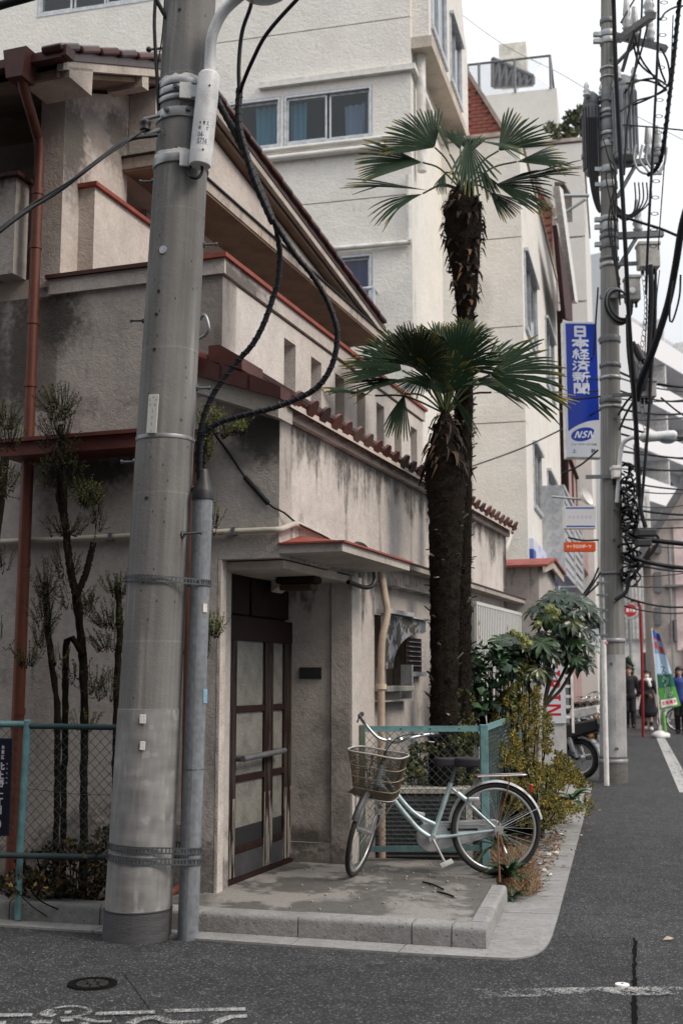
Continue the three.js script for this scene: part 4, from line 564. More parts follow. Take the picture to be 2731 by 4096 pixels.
{ // pink house at the right edge
  const o = thing('pink_house', 'pale pink house with a dark sloping roof edge at the right', 'house', at(2606, 2400, 43).setY(0).toArray(), yawed(10)), P = (x, y, X = 0) => onX(o, x, y, X);
  const e = 9, a = P(2600, 2170), b = P(2731, 1962), y1 = a[1], sl = (b[1] - a[1]) / (b[0] - a[0]);
  part('wall', extrude([[0, 0], [e, 0], [e, y1 + sl * e], [0, y1]], 4).rotateY(-PI / 2).translate(4, 0, 0), worn(0.5, 0.45, 0.445, { k: 0.5 }), o);
  part('roof', extrude([[-0.5, y1 - 0.5 * sl - 0.1], [e, y1 + sl * e - 0.1], [e, y1 + sl * e + 0.5], [-0.5, y1 - 0.5 * sl + 0.35]], 5.2).rotateY(-PI / 2).translate(4.2, 0, 0), worn(0.12, 0.12, 0.135, { k: 1 }), o);
  part('pale_strip', box(-0.05, 0, 2.4, y1 + 0.6, P(2700, 2400)[0], e), worn(0.68, 0.57, 0.58, { k: 0.5 }), o);
  for (const [yt, yb] of [[2182, 2215], [2292, 2372], [2432, 2500]]) { const w0 = P(2600, yt), w1 = P(2640, yb), f = part('window', box(-0.35, -0.01, w1[1], w0[1], w0[0] + 0.1, w1[0]), DARKGLASS, o); for (let i = 0; i < 6; i++) part('grille_bar', box(-0.39, -0.355, w1[1], w0[1], lerp(w0[0] + 0.12, w1[0] - 0.02, i / 5) - 0.02, lerp(w0[0] + 0.12, w1[0] - 0.02, i / 5) + 0.02), M.galvDark, f); }
  part('shop_front', box(-0.1, 0, 0, 2.5, 1, e), worn(0.22, 0.2, 0.19, { k: 1 }), o); part('string_course', box(-0.3, 0, P(2700, 2352)[1], P(2700, 2340)[1] , P(2660, 2345)[0], e), worn(0.2, 0.19, 0.19, { k: 1 }), o);
  part('wall_pipe', bar(V(-0.2, 0, P(2683, 2500)[0]), V(-0.2, y1, P(2683, 2500)[0]), 0.05), M.galv, o); part('vent_box', box(-0.4, 0, P(2694, 2565)[1], P(2694, 2480)[1], P(2690, 2500)[0], P(2700, 2500)[0]), M.galvDark, o);
}
{ // unseen dark houses added behind the camera to shade the walls facing them
  for (const [x, w, h, d] of [[-24, 16.5, 12.5, -3.5], [-7.3, 9.3, 11.5, -3.4]]) {
    const o = thing('added_shade_house', x < -10 ? 'taller and wider unseen dark house added behind the viewer to shade the walls' : 'lower unseen dark house added behind the viewer to shade the walls', 'house', [x, 0, 4.5 + d], 0);
    part('wall', box(0, w, 0, h, 0, 8), worn(0.1, 0.075, 0.058, { k: 0.6 }), o); part('roof', extrude([[-0.4, h], [w + 0.4, h], [w / 2, h + 1.6]], 8.6).translate(0, 0, -0.3), worn(0.08, 0.08, 0.09, { k: 0.6 }), o);
    for (let i = 0; i < 4; i++) for (const y of [1.2, 4.2]) part('window', box(0.8 + i * w / 4, 2 + i * w / 4, y, y + 1.4, -0.03, 0.0), DARKGLASS, o);
  }
}

// ------------------------------------------------------------------ the near concrete pole and what hangs on it
const nearPole = { x: (y) => -1.153 + 0.0363 * y, z: -7.03, r: (y) => 0.185 - 0.00494 * y };
const onPole = (sx, sy, k = 0) => { let D = 6.87; for (let i = 0; i < 12; i++) { const p = at(sx, sy, D), r = nearPole.r(p.y) + k, dx = p.x - nearPole.x(p.y); D = -nearPole.z - Math.sqrt(Math.max(0, r * r - dx * dx)); } return at(sx, sy, D); };
const poleTex = (s, base, o = {}) => dataTex(512, 2048, (u, v, x, y) => {
  const st2 = 0.55 * vnoise(u * 26, v * 7, 26, s) + 0.45 * vnoise(u * 70, v * 14, 1 << 10, s + 1), n = fbm(u, v * 4 % 1, 6, 4, s + 2), f = hash(x, y, s + 3), cl = vnoise(u * 5, v * 22, 1 << 10, s + 4);
  let L = base * (0.72 + 0.5 * (st2 - 0.5) + 0.5 * n + 0.12 * (f - 0.5)); if (o.pits && hash(x >> 2, y >> 2, s + 5) > 0.996) L *= 0.35;
  if (o.lime) L = lerp(L, base * 1.6, sstep(st2 * 0.6 + cl * 0.55, 0.72, 0.86) * 0.5); if (o.ring && Math.abs((v * 9) % 1 - 0.5) < 0.006) L *= 1.2;
  return [sR(L), sR(L * 0.985), sR(L * (o.warm ?? 0.95))];
}, true);
const poleMat = (t, o = {}) => new THREE.MeshStandardMaterial({ map: t, roughness: 0.85, bumpMap: rep(grain, 2, 12), bumpScale: 0.003, ...o });
function shaft(y0, y1, P, k = 0, s = 48, n = 12) { const g = new THREE.CylinderGeometry(1, 1, 1, s, n, true), p = g.attributes.position; for (let i = 0; i < p.count; i++) { const y = lerp(y0, y1, p.getY(i) + 0.5), r = P.r(y) + k; p.setXYZ(i, P.x(y) + p.getX(i) * r, y, (P.z) + p.getZ(i) * r); } g.computeVertexNormals(); return g; }
const ringAt = (P, y, h, k, s = 48) => { const r = P.r(y); return lathe([[r, -h / 2], [r + k, -h / 2], [r + k, h / 2], [r, h / 2]], s).translate(P.x(y), y, P.z); };
const bolt = (P, y, a, len = 0.1, hr = 0.013) => { const d = V(Math.sin(a), 0, Math.cos(a)), c = V(P.x(y), y, P.z), p = c.clone().addScaledVector(d, P.r(y) - 0.01), q = c.clone().addScaledVector(d, P.r(y) + len); return [bar(p, q, 0.008, 8), bar(q.clone().addScaledVector(d, -0.012), q, hr, 10), bar(p, p.clone().addScaledVector(d, 0.022), 0.02, 8)]; };
const hAt = (sx, sy) => onPole(sx, sy).y;
{
  const t = thing('utility_pole', 'thick grey concrete utility pole with plates and steel straps at the near corner', 'utility pole'), P = nearPole;
  const yBase = hAt(545, 3655), ySheet = hAt(545, 2838);
  part('shaft', shaft(ySheet - 0.05, 9, P), poleMat(poleTex(501, 0.19, { pits: 1, lime: 1, ring: 1 }), { bumpScale: 0.0022 }), t, { keepUV: true });
  part('lower_sleeve', [shaft(yBase, ySheet, P, 0.004), ringAt(P, ySheet, 0.004, 0.004)], poleMat(poleTex(521, 0.25, { lime: 1, warm: 0.97 }), { roughness: 0.6, bumpScale: 0.001 }), t, { keepUV: true });
  part('base_wrap', [shaft(-0.05, yBase + 0.004, P, 0.0075), ringAt(P, yBase, 0.01, 0.009)], worn(0.075, 0.077, 0.085, { roughness: 0.55, k: 3, bumpMap: rep(grain, 3), bumpScale: 0.003 }), t, { keepUV: true });
  const lab = (name, x, y, w, h, tex, rot = 0) => { const p = onPole(x, y, 0.012), a = Math.atan2(p.x - P.x(p.y), p.z - P.z), m = part(name, rbox(-w / 2, w / 2, -h / 2, h / 2, -0.004, 0.004, 0.006).rotateZ(rot), tex, t, { keepUV: true }); m.position.copy(p); m.rotation.set(0, a, 0); return m; };
  const face = (m, w, h, tex, z = 0.0045) => part('lettering', new THREE.PlaneGeometry(w, h).translate(0, 0, z), tex, m, { keepUV: true });
  const numbers = new THREE.MeshStandardMaterial({ roughness: 0.5, map: canvasTex(128, 384, (g, w, h) => { g.fillStyle = '#c9cac5'; g.fillRect(0, 0, w, h); g.strokeStyle = g.fillStyle = '#55585c'; glyph(g, '万', 12, 84, 30, 3); glyph(g, '年', 76, 84, 32, 3); g.font = '46px sans-serif'; g.textAlign = 'center'; ['3', '0', '8'].forEach((c, i) => g.fillText(c, 62, 180 + i * 66)); g.beginPath(); g.arc(64, 22, 7, 0, 7); g.arc(58, 366, 7, 0, 7); g.fill(); g.strokeRect(14, 40, 14, 18); g.strokeRect(100, 40, 14, 18); }) });
  const pl = lab('number_plate', 611, 1656, 0.066, 0.232, worn(0.55, 0.56, 0.54, { roughness: 0.5, k: 5 }), -0.05); const fc = face(pl, 0.06, 0.222, numbers); fc.geometry.rotateZ(-0.05);
  const sticker = onPole(652, 998, 0.004), sa = Math.atan2(sticker.x - P.x(sticker.y), sticker.z - P.z), sm = part('round_sticker', new THREE.CylinderGeometry(0.024, 0.024, 0.004, 24).rotateX(PI / 2), worn(0.45, 0.5, 0.58, { k: 12 }), t); sm.position.copy(sticker); sm.rotation.y = sa;
  for (const [x, y, w, h] of [[572, 2876, 0.036, 0.05], [571, 2983, 0.03, 0.048]]) lab('paper_scrap', x, y, w, h, M.white, rr(-0.06, 0.06)).scale.z = 0.3;
  // step bolts, alternately to the right and the left
  for (const [x, y, a] of [[860, 978, PI / 2], [560, 727, -PI / 2], [515, 1282, -PI / 2], [840, 1552, PI / 2], [470, 1848, -PI / 2], [870, 1954, PI / 2], [735, 2144, 1.0]]) { const h = at(x, y, 7.03).y; part('step_bolt', bolt(P, h, a, a === 1.0 ? 0.15 : 0.085), M.galvDark, t); }
  for (const [x, y] of [[720, 40], [637, 1165], [628, 1258], [620, 1398], [588, 1993], [733, 2610]]) { const p = onPole(x, y, -0.004), m = part('bolt_hole', new THREE.CylinderGeometry(0.011, 0.011, 0.012, 12).rotateX(PI / 2), M.black, t); m.position.copy(p); m.rotation.y = Math.atan2(p.x - P.x(p.y), p.z - P.z); }
  part('thin_strap', ringAt(P, hAt(700, 1742), 0.022, 0.004), M.galv, t);
  for (const [y, h] of [[322, 0.035], [352, 0.04], [385, 0.03], [445, 0.06], [628, 0.05]]) part('bracket_band', ringAt(P, hAt(690, y), h, 0.009), M.galv, t);
  for (const y of [310, 605]) { const g = shaft(hAt(690, y) - 0.022, hAt(690, y) + 0.022, P, 0.0015, 48, 2), pp = g.attributes.position; for (let i = 0; i < pp.count; i++) pp.setY(i, pp.getY(i) + (hash(i, y, 4) - 0.5) * 0.014); part('sealing_tape', g, M.white, t); }
  for (const [y, a] of [[440, 0.3], [440, -0.5], [352, -0.2], [628, 0.6]]) part('bracket_bolt', bolt(P, hAt(690, y), a, 0.03, 0.012), M.galvDark, t);
}
// straps of punched steel that tie the grey conduit to the pole
const condX = (y) => lerp(-0.86, -0.818, clamp((y - 0) / 2.3, 0, 1.2)), COND = { x: condX, z: -6.985, r: () => 0.0585 };
function punchedStrap(y) {
  const P = nearPole, pts = [], c0 = V(P.x(y), y, P.z), c1 = V(COND.x(y), y, COND.z), R = P.r(y) + 0.012, r = 0.064, d = c1.clone().sub(c0), base = Math.atan2(d.z, d.x), half = Math.acos((R - r) / d.length());
  for (let i = 0; i <= 60; i++) { const a = base + half + (2 * PI - 2 * half) * i / 60; pts.push(V(c0.x + R * Math.cos(a), 0, c0.z + R * Math.sin(a))); }
  for (let i = 0; i <= 16; i++) { const a = base - half + 2 * half * i / 16; pts.push(V(c1.x + r * Math.cos(a), 0, c1.z + r * Math.sin(a))); }
  const cv = new THREE.CatmullRomCurve3(pts, true, 'catmullrom', 0.2), N = 150, q = cv.getSpacedPoints(N), gs = [];
  for (let i = 0; i < N; i++) { const a = q[i], b = q[i + 1], tilt = (v) => 0.06 * (v.x - P.x(y)); for (const [o, h] of [[0.0145, 0.008], [-0.0145, 0.008]]) gs.push(beam(V(a.x, y + o - tilt(a), a.z), V(b.x, y + o - tilt(b), b.z), 0.004, h)); if (i % 2) gs.push(beam(V(a.x, y - tilt(a), a.z), V(lerp(a.x, b.x, 0.75), y - tilt(b), lerp(a.z, b.z, 0.75)), 0.0035, 0.026)); }
  return gs;
}
for (const [sy, label] of [[2313, 'punched steel strap at mid height round concrete pole and grey conduit'], [3398, 'upper of two punched steel straps near the foot of the concrete pole'], [3442, 'lower of two punched steel straps near the foot of the concrete pole']]) single('steel_strap', punchedStrap(at(600, sy, 6.86).y), M.steelBand, label, 'strap', 'punched steel straps round the pole and conduit');
{
  const t = thing('conduit_pipe', 'tall grey cable conduit pipe standing against the concrete pole, black cap on top', 'conduit'), yTop = at(797, 1975, 6.95).y;
  const ct2 = dataTex(256, 1024, (u, v, x, y) => { const n = 0.5 * fbm(u, v, 9, 4, 541) + 0.5 * vnoise(u * 20, v * 120, 1 << 10, 543), L = 0.2 * (0.65 + 0.7 * n + 0.1 * (hash(x, y, 5) - 0.5)); return [sR(L * 0.93), sR(L), sR(L * 1.1)]; }, true);
  part('pipe', shaft(-0.02, yTop, COND, 0, 28), new THREE.MeshStandardMaterial({ map: ct2, roughness: 0.5, bumpMap: rep(grain, 2, 9), bumpScale: 0.001 }), t, { keepUV: true });
  part('cap', lathe([[0.066, -0.03], [0.066, 0.015], [0.058, 0.03], [0.04, 0.09], [0.028, 0.15], [0.02, 0.15]], 24).translate(COND.x(yTop), yTop, COND.z), M.blackRubber, t);
  part('seam_band', [ringAt(COND, at(740, 3080, 6.9).y, 0.006, 0.0015, 28)], M.galvDark, t);
  const y0 = at(735, 2430, 6.9).y; part('white_tag', [box(-0.002, 0.024, -0.025, 0.025, 0, 0.003)].map((g) => g.rotateY(0.5).translate(COND.x(y0) + 0.03, y0, COND.z + 0.053)), M.white, t);
  const y1 = at(805, 2785, 6.9).y; part('blue_tag', rbox(-0.016, 0.016, -0.04, 0.04, 0, 0.003, 0.008).rotateY(0.9).translate(COND.x(y1) + 0.055, y1, COND.z + 0.025), worn(0.2, 0.36, 0.5, { k: 14 }), t);
}
{ // street lamp: white gear housing on the pole, its arm and lamp head
  const t = thing('street_lamp', 'white street lamp gear housing and bent arm on the near concrete pole', 'street lamp');
  const b = at(800, 665, 6.83), top = at(838, 292, 6.83), d = top.clone().sub(b), L = d.length();
  const h = part('gear_housing', lathe([[0, 0], [0.058, 0], [0.066, 0.006], [0.066, 0.075], [0.068, 0.078], [0.068, L - 0.13], [0.0655, L - 0.128], [0.0655, L - 0.02], [0.055, L - 0.004], [0, L]], 36), M.whitePaint, t); h.position.copy(b); h.quaternion.setFromUnitVectors(V(0, 1, 0), d.clone().normalize());
  const lt = canvasTex(256, 300, (g, w, hh) => { g.fillStyle = '#d5d9de'; g.fillRect(0, 0, w, hh); g.strokeStyle = '#888'; g.lineWidth = 3; g.strokeRect(6, 6, w - 12, hh - 12); g.strokeStyle = g.fillStyle = '#15171b'; '台東区'.split('').forEach((c, i) => glyph(g, c, 22 + i * 76, 18, 52, 7)); '街路灯'.split('').forEach((c, i) => glyph(g, c, 22 + i * 76, 80, 52, 7));  g.font = 'bold 88px sans-serif'; g.fillText('04-', 20, 218); g.fillText('0714', 20, 292); });
  part('lettering', new THREE.CylinderGeometry(0.0688, 0.0688, 0.155, 20, 1, true, -0.42, 1.16).translate(0, 0.19, 0), new THREE.MeshStandardMaterial({ map: lt, roughness: 0.45 }), h, { keepUV: true });
  for (const y of [0.07, L - 0.12]) part('screw', new THREE.SphereGeometry(0.006, 8, 6).translate(0.02, y + 0.01, 0.065), M.galvDark, h);
  for (const sy of [370, 640]) { const p = onPole(735, sy, 0.0), q = at(sy < 500 ? 800 : 785, sy, 6.86); part('bracket', [beam(p, q, 0.05, 0.075), beam(p.clone().add(V(-0.02, 0, 0.03)), p.clone().add(V(0.05, 0, 0.02)), 0.02, 0.1)], M.whitePaint, t); }
  const A = [[838, 300], [842, 215], [846, 160], [862, 105], [895, 45], [950, -8], [1010, -50], [1060, -62]].map(([x, y], i) => at(x, y, 6.83 - i * 0.01));
  part('arm', tube(A, 0.034, 60, 16), M.whitePaint, t);
  const hd = at(1062, -48, 6.72), m = part('lamp_head', new THREE.SphereGeometry(0.17, 28, 16, 0, 2 * PI, 0, PI / 2).scale(1, 0.6, 0.7), M.galvDark, t); m.position.copy(hd); m.rotation.z = 0.1;
  const gl = part('lamp_glass', new THREE.SphereGeometry(0.155, 28, 14, 0, 2 * PI, PI / 2, PI / 2).scale(1, 0.62, 0.68), new THREE.MeshPhysicalMaterial({ transmission: 0.6, roughness: 0.3, thickness: 0, color: 0xb8c0c4 }), t); gl.position.copy(hd); gl.rotation.z = 0.1;
  part('flex_cable', tube([at(765, 660, 6.84), at(755, 690, 6.84), at(765, 708, 6.82), at(790, 712, 6.82), at(808, 690, 6.83), at(808, 660, 6.83)], 0.009, 30), M.cable, t);
}
// thick cables: wrapped in a spiral, looping down into the conduit
function wrapped(name, pts, r, label, group) {
  const cv = new THREE.CatmullRomCurve3(pts, false, 'catmullrom', 0.5), L = cv.getLength(), o = single(name, new THREE.TubeGeometry(cv, Math.ceil(L * 40), r, 12, false), M.cable, label, 'cable', group), N = Math.ceil(L / 0.055), hx = [];
  for (let i = 0; i <= N * 7; i++) { const u = i / (N * 7), p = cv.getPointAt(u), tn = cv.getTangentAt(u), a = V(0, 0, 1).cross(tn).normalize(), b = tn.clone().cross(a), ph = i / 7 * 2 * PI; hx.push(p.addScaledVector(a, r * 1.0 * Math.cos(ph)).addScaledVector(b, r * 1.0 * Math.sin(ph))); }
  part('spiral_wrap', new THREE.TubeGeometry(new THREE.CatmullRomCurve3(hx), N * 7, 0.0046, 5, false), M.cable, o); return o;
}
const px = (list, D0, D1 = D0) => list.map(([x, y], i) => at(x, y, lerp(D0, D1, i / (list.length - 1))));
wrapped('looped_cable', px([[1100, 890], [1106, 915], [1119, 1015], [1112, 1123], [1093, 1187], [1055, 1295], [1010, 1378], [953, 1442], [883, 1531], [832, 1620], [803, 1723], [794, 1800], [797, 1940]], 6.84, 6.98), 0.0165, 'black wrapped cable, the inner and narrower of the two loops beside the pole', 'cables looping into the conduit');
wrapped('looped_cable', px([[1092, 880], [1112, 913], [1183, 1021], [1246, 1098], [1304, 1193], [1342, 1295], [1348, 1359], [1336, 1436], [1304, 1506], [1259, 1557], [1189, 1595], [1087, 1633], [959, 1665], [864, 1697], [812, 1745], [800, 1830], [800, 1950]], 6.8, 6.97), 0.0165, 'black wrapped cable, the outer and wider of the two loops beside the pole', 'cables looping into the conduit');
wrapped('cable_bundle', px([[958, 355], [957, 383], [954, 440], [957, 510], [978, 593], [1017, 720], [1060, 820], [1092, 892]], 6.86), 0.021, 'thick black wrapped cable bundle hanging down in front of the white building window');
wrapped('cable_bundle', px([[872, 400], [883, 427], [928, 510], [991, 638], [1050, 780], [1094, 890]], 6.9, 6.86), 0.02, 'thick black wrapped cable slanting from behind the lamp housing to the bundle');
single('drop_cable', tube(px([[1010, -60], [1004, 19], [969, 127], [956, 255], [957, 370]], 6.86), 0.0125, 40), M.cable, 'straight black cable coming down left of its curved neighbour, below the lamp head', 'cable');
single('drop_cable', tube(px([[1300, -110], [1186, 0], [1068, 134], [1010, 242], [972, 332], [960, 372]], 6.5, 6.86), 0.0125, 40), M.cable, 'black cable curving down from the upper right to join the bundle', 'cable');
single('service_cable', tube(px([[-160, 1060], [0, 925], [120, 835], [242, 759], [395, 641], [510, 561], [628, 540]], 6.2, 6.85), 0.013, 60), M.cable, 'black service cable running from the left edge up to the pole insulator', 'cable');
single('service_wire', tube(px([[-160, 1035], [0, 912], [120, 822], [300, 712], [440, 615], [540, 545], [580, 520]], 6.2, 6.85), 0.005, 60, 6), M.cable, 'thin black wire beside the service cable left of the pole', 'wire');
single('pole_cable', tube(px([[625, -60], [622, 0], [618, 90], [622, 200], [628, 300], [634, 420], [640, 460]], 6.95), 0.011, 40), M.cable, 'black cable hanging straight down just left of the pole top', 'cable');
single('pole_cable', tube(px([[600, -60], [632, 10], [660, 60], [680, 90]], 6.95), 0.014, 20), M.cable, 'short thick black cable slanting in behind the pole at the top edge', 'cable');
single('pole_wire', tube(px([[660, -40], [655, 80], [645, 180], [632, 260], [636, 330]], 6.95), 0.0045, 30, 6), M.cable, 'thin wavy black wire left of the pole top', 'wire');
single('top_corner_cable', tube(px([[-60, 40], [40, 10], [130, -15], [260, -60]], 6.0), 0.024, 20), M.cable, 'thick black cable crossing the top left corner', 'cable');
{
  const t = thing('insulator', 'dark spool insulator on a bracket at the left of the concrete pole', 'insulator'), c = at(582, 500, 6.88);
  part('spool', lathe([[0, -0.04], [0.028, -0.04], [0.034, -0.03], [0.026, -0.012], [0.034, 0.0], [0.036, 0.018], [0.03, 0.026], [0, 0.03]], 20).translate(c.x, c.y, c.z), M.blackRubber, t);
  part('bracket', [bar(at(575, 478, 6.88), at(640, 462, 6.9), 0.012), bar(at(585, 540, 6.88), at(640, 520, 6.9), 0.016), bar(at(583, 548, 6.88), at(583, 470, 6.88), 0.007)], M.galvDark, t);
}
{ // thin rod with knob at the left of the pole, in front of the white wall
  const t = thing('cross_rod', 'thin dark rod with a round knob sticking out left of the pole', 'rod'); part('rod', bar(at(596, 198, 6.95), at(680, 190, 7.0), 0.008), M.galvDark, t); part('knob', new THREE.SphereGeometry(0.018, 12, 8).translate(...at(596, 198, 6.95).toArray()), M.blackRubber, t);
}

// ------------------------------------------------------------------ the far utility pole, its gear and the wires
let farThing;
const farPole = { x: (y) => 3.79 + 0.0225 * y, z: -17.1, r: (y) => 0.184 - 0.0076 * y };
const fAt = (x, y, d = 0) => at(x, y, 17.1 - d);
{
  const t = farThing = thing('utility_pole', 'concrete utility pole at the right carrying transformers, boxes and many clamps', 'utility pole'), P = farPole, h = (y) => fAt(2440, y, 0.2).y;
  part('shaft', shaft(h(2620), 14, P, 0, 32), poleMat(poleTex(551, 0.2, { lime: 1, warm: 0.92 }), { bumpScale: 0.001 }), t, { keepUV: true });
  part('lower_sleeve', shaft(0.35, h(2618), P, 0.006, 32), worn(0.33, 0.335, 0.35, { roughness: 0.6, k: 1.5 }), t, { keepUV: true });
  part('base', shaft(-0.05, 0.36, P, 0.012, 32), worn(0.12, 0.115, 0.11, { k: 2 }), t, { keepUV: true });
  for (const [y, hh] of [[60, 0.07], [112, 0.09], [140, 0.09], [252, 0.03], [288, 0.02], [360, 0.2], [425, 0.05], [447, 0.04], [485, 0.16], [515, 0.05], [560, 0.09], [660, 0.1], [722, 0.1], [858, 0.07], [892, 0.12], [930, 0.06], [962, 0.12], [1020, 0.04], [1045, 0.05], [1345, 0.09], [1450, 0.05], [1500, 0.04], [1590, 0.08], [1618, 0.03], [2290, 0.03], [2560, 0.05], [3046, 0.05]]) part('clamp_band', ringAt(P, h(y), hh, 0.018, 32), hash(y, 1, 2) > 0.4 ? M.galv : M.galvDark, t);
  for (const y of [115, 142, 660, 722, 862, 892, 962]) part('clamp_lug', box(-0.22, -0.1, -0.03, 0.03, -0.02, 0.05).translate(P.x(h(y)) , h(y), P.z + 0.02), M.galv, t);
  for (const [y, a] of [[225, 0.2], [540, -0.1], [1455, 0.1], [1505, -0.2], [1670, 0.2], [2035, 0.1], [2155, 0], [2405, 0.1], [2655, -0.3], [2995, 0]]) part('step_bolt', bolt(P, h(y), a, 0.06, 0.022), M.galvDark, t);
}
{
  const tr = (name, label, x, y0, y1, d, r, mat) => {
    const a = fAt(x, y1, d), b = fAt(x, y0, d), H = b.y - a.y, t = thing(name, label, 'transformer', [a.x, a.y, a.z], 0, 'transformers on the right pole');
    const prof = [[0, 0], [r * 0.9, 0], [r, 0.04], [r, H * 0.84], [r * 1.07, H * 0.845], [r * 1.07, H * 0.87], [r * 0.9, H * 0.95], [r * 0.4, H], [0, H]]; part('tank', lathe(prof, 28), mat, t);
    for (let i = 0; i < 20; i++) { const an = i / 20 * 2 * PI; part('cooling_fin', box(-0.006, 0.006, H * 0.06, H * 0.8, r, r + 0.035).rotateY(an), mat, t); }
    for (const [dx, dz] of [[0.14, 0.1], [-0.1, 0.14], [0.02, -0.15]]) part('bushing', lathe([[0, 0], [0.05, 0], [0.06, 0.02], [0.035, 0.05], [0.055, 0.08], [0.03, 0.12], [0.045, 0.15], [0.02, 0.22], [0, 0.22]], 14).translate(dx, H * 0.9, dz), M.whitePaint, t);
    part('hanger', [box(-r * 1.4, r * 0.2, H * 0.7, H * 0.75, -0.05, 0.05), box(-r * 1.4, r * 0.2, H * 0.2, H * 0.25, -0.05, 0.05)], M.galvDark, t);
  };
  tr('transformer', 'pale grey ribbed transformer hanging on the right side of the far pole', 2500, 305, 640, 0.1, 0.165, worn(0.3, 0.32, 0.35, { roughness: 0.5, k: 2 }));
  tr('transformer', 'ribbed transformer with shade put into its dark grey, hanging on the left side of the far pole', 2372, 370, 700, -0.1, 0.12, worn(0.12, 0.125, 0.145, { roughness: 0.5, k: 2 }));  // left tank carries its shade in a darker grey
}
{ // cross arms with insulators
  const arm = (label, p, q, ins) => { const t = part('cross_arm', beam(p, q, 0.09, 0.09), M.galvDark, farThing, { label }); part('brace', bar(p.clone().add(V(0.05, -0.5, 0)), p.clone().lerp(q, 0.5), 0.03), M.galvDark, t); for (const k of ins) { const c = p.clone().lerp(q, k); part('insulator', lathe([[0, 0], [0.05, 0], [0.075, 0.05], [0.05, 0.08], [0.08, 0.13], [0.06, 0.2], [0.04, 0.22], [0.06, 0.26], [0.035, 0.5], [0, 0.5]], 16).translate(c.x, c.y + 0.04, c.z), worn(0.42, 0.44, 0.46, { roughness: 0.3, k: 3 }), t); } };
  arm('dark cross arm with two insulators slanting up at the top of the far pole', fAt(2470, 160), at(2610, 60, 15.6), [0.28, 0.9]);
  arm('pale drilled cross arm pointing right below the slanting one', fAt(2440, 138), at(2662, 195, 16.6), [0.45, 0.72]);
  arm('short cross arm under the pale transformer on the far pole', fAt(2450, 662), fAt(2640, 640), [0.75, 0.95]);
  arm('low cross arm above the grey junction boxes on the far pole', fAt(2450, 945), fAt(2650, 935), [0.5]);
  const b = (name, label, x0, x1, y0, y1, d, m) => { const t = thing(name, label, 'junction box'), p = fAt(x0, y1, d), q = fAt(x1, y0, d); part('case', rbox(p.x, q.x, p.y, q.y, p.z - 0.2, p.z + 0.02, 0.02), m, t); part('lid', rbox(p.x - 0.012, q.x + 0.012, q.y - 0.03, q.y + 0.02, p.z - 0.21, p.z + 0.035, 0.01), m, t); part('glands', [0.2, 0.45, 0.75].map((k) => cyl(0.02, 0.02, 0.09, 8).translate(lerp(p.x, q.x, k), p.y - 0.085, p.z - 0.08)), M.cable, t, { kind: 'stuff' }); part('bracket', beam(V(p.x - 0.35, lerp(p.y, q.y, 0.3), p.z - 0.2), V(p.x + 0.05, lerp(p.y, q.y, 0.3), p.z - 0.15), 0.05, 0.05), M.galvDark, t); return t; };
  const gb = worn(0.36, 0.36, 0.35, { roughness: 0.5, k: 3 });
  b('junction_box', 'larger grey junction box right of the far pole, the higher of two', 2556, 2636, 972, 1068, 0.25, gb);
  const b2 = b('junction_box', 'smaller grey junction box with a round white mark on the far pole', 2506, 2558, 1105, 1200, 0.35, gb); { const p = fAt(2527, 1160, 0.4); part('round_mark', new THREE.CylinderGeometry(0.045, 0.045, 0.006, 20).rotateX(PI / 2).translate(p.x, p.y, p.z + 0.0), M.white, b2); }
  b('junction_box', 'grey splice box with a dark underside among the wires at the right', 2560, 2622, 1520, 1588, 0.5, worn(0.3, 0.3, 0.31, { k: 2 }));
  b('junction_box', 'tiny white box strapped to the far pole above the street lamp arm', 2451, 2478, 1868, 1912, 0.3, M.white);
  const coil = thing('cable_coil', 'grey coil of spare cable hanging on the far pole', 'cable coil'), c = fAt(2466, 1225, 0.45); for (let i = 0; i < 4; i++) part('turn', new THREE.TorusGeometry(0.2 - i * 0.012, 0.016, 8, 40).scale(0.92, 1.35, 1).rotateZ(0.2 + i * 0.06).translate(c.x + i * 0.01, c.y, c.z + i * 0.025), i % 2 ? M.cable : M.galvDark, coil);
  for (const [x, y, l] of [[2545, 1410, 'upper and tilted'], [2540, 1490, 'lower and upright']]) { const t = thing('cable_closure', 'black cable joint closure on the hanging wires, the ' + l + ' one of two', 'cable closure', [0, 0, 0], 0, 'cable joint closures'), p = fAt(x - 8, y - 28, 0.6), q = fAt(x + (y < 1450 ? 22 : 0), y + 30, 0.6); part('case', bar(p, q, 0.06, 12), M.blackRubber, t); part('ends', [bar(p, p.clone().lerp(q, -0.25), 0.03, 8), bar(q, q.clone().lerp(p, -0.25), 0.03, 8)], M.cable, t, { kind: 'stuff' }); }
}
{ // street lamp on the far pole
  const t = thing('street_lamp', 'grey street lamp with a long flat head on the far pole', 'street lamp');
  part('arm', tube([fAt(2466, 2010, 0.2), fAt(2474, 1900, 0.25), fAt(2478, 1830, 0.3), fAt(2490, 1775, 0.35), fAt(2520, 1752, 0.4), fAt(2570, 1746, 0.4)], 0.032, 40, 10), M.whitePaint, t);
  const p = fAt(2556, 1752, 0.4), q = fAt(2706, 1735, 0.4), L = p.distanceTo(q), g = part('housing', new THREE.CapsuleGeometry(0.07, L - 0.14, 8, 16).scale(1, 1, 1.25).rotateZ(PI / 2).translate(L / 2, 0, 0).rotateZ(0.09), M.whitePaint, t); g.position.copy(p);
  const c = fAt(2668, 1762, 0.4); part('lamp_bowl', new THREE.SphereGeometry(0.13, 20, 10, 0, 2 * PI, PI / 2, PI / 2).scale(1, 0.6, 0.7).translate(c.x, c.y + 0.03, c.z), new THREE.MeshPhysicalMaterial({ transmission: 0.5, roughness: 0.25, thickness: 0, color: 0xa8b0b4 }), t);
}
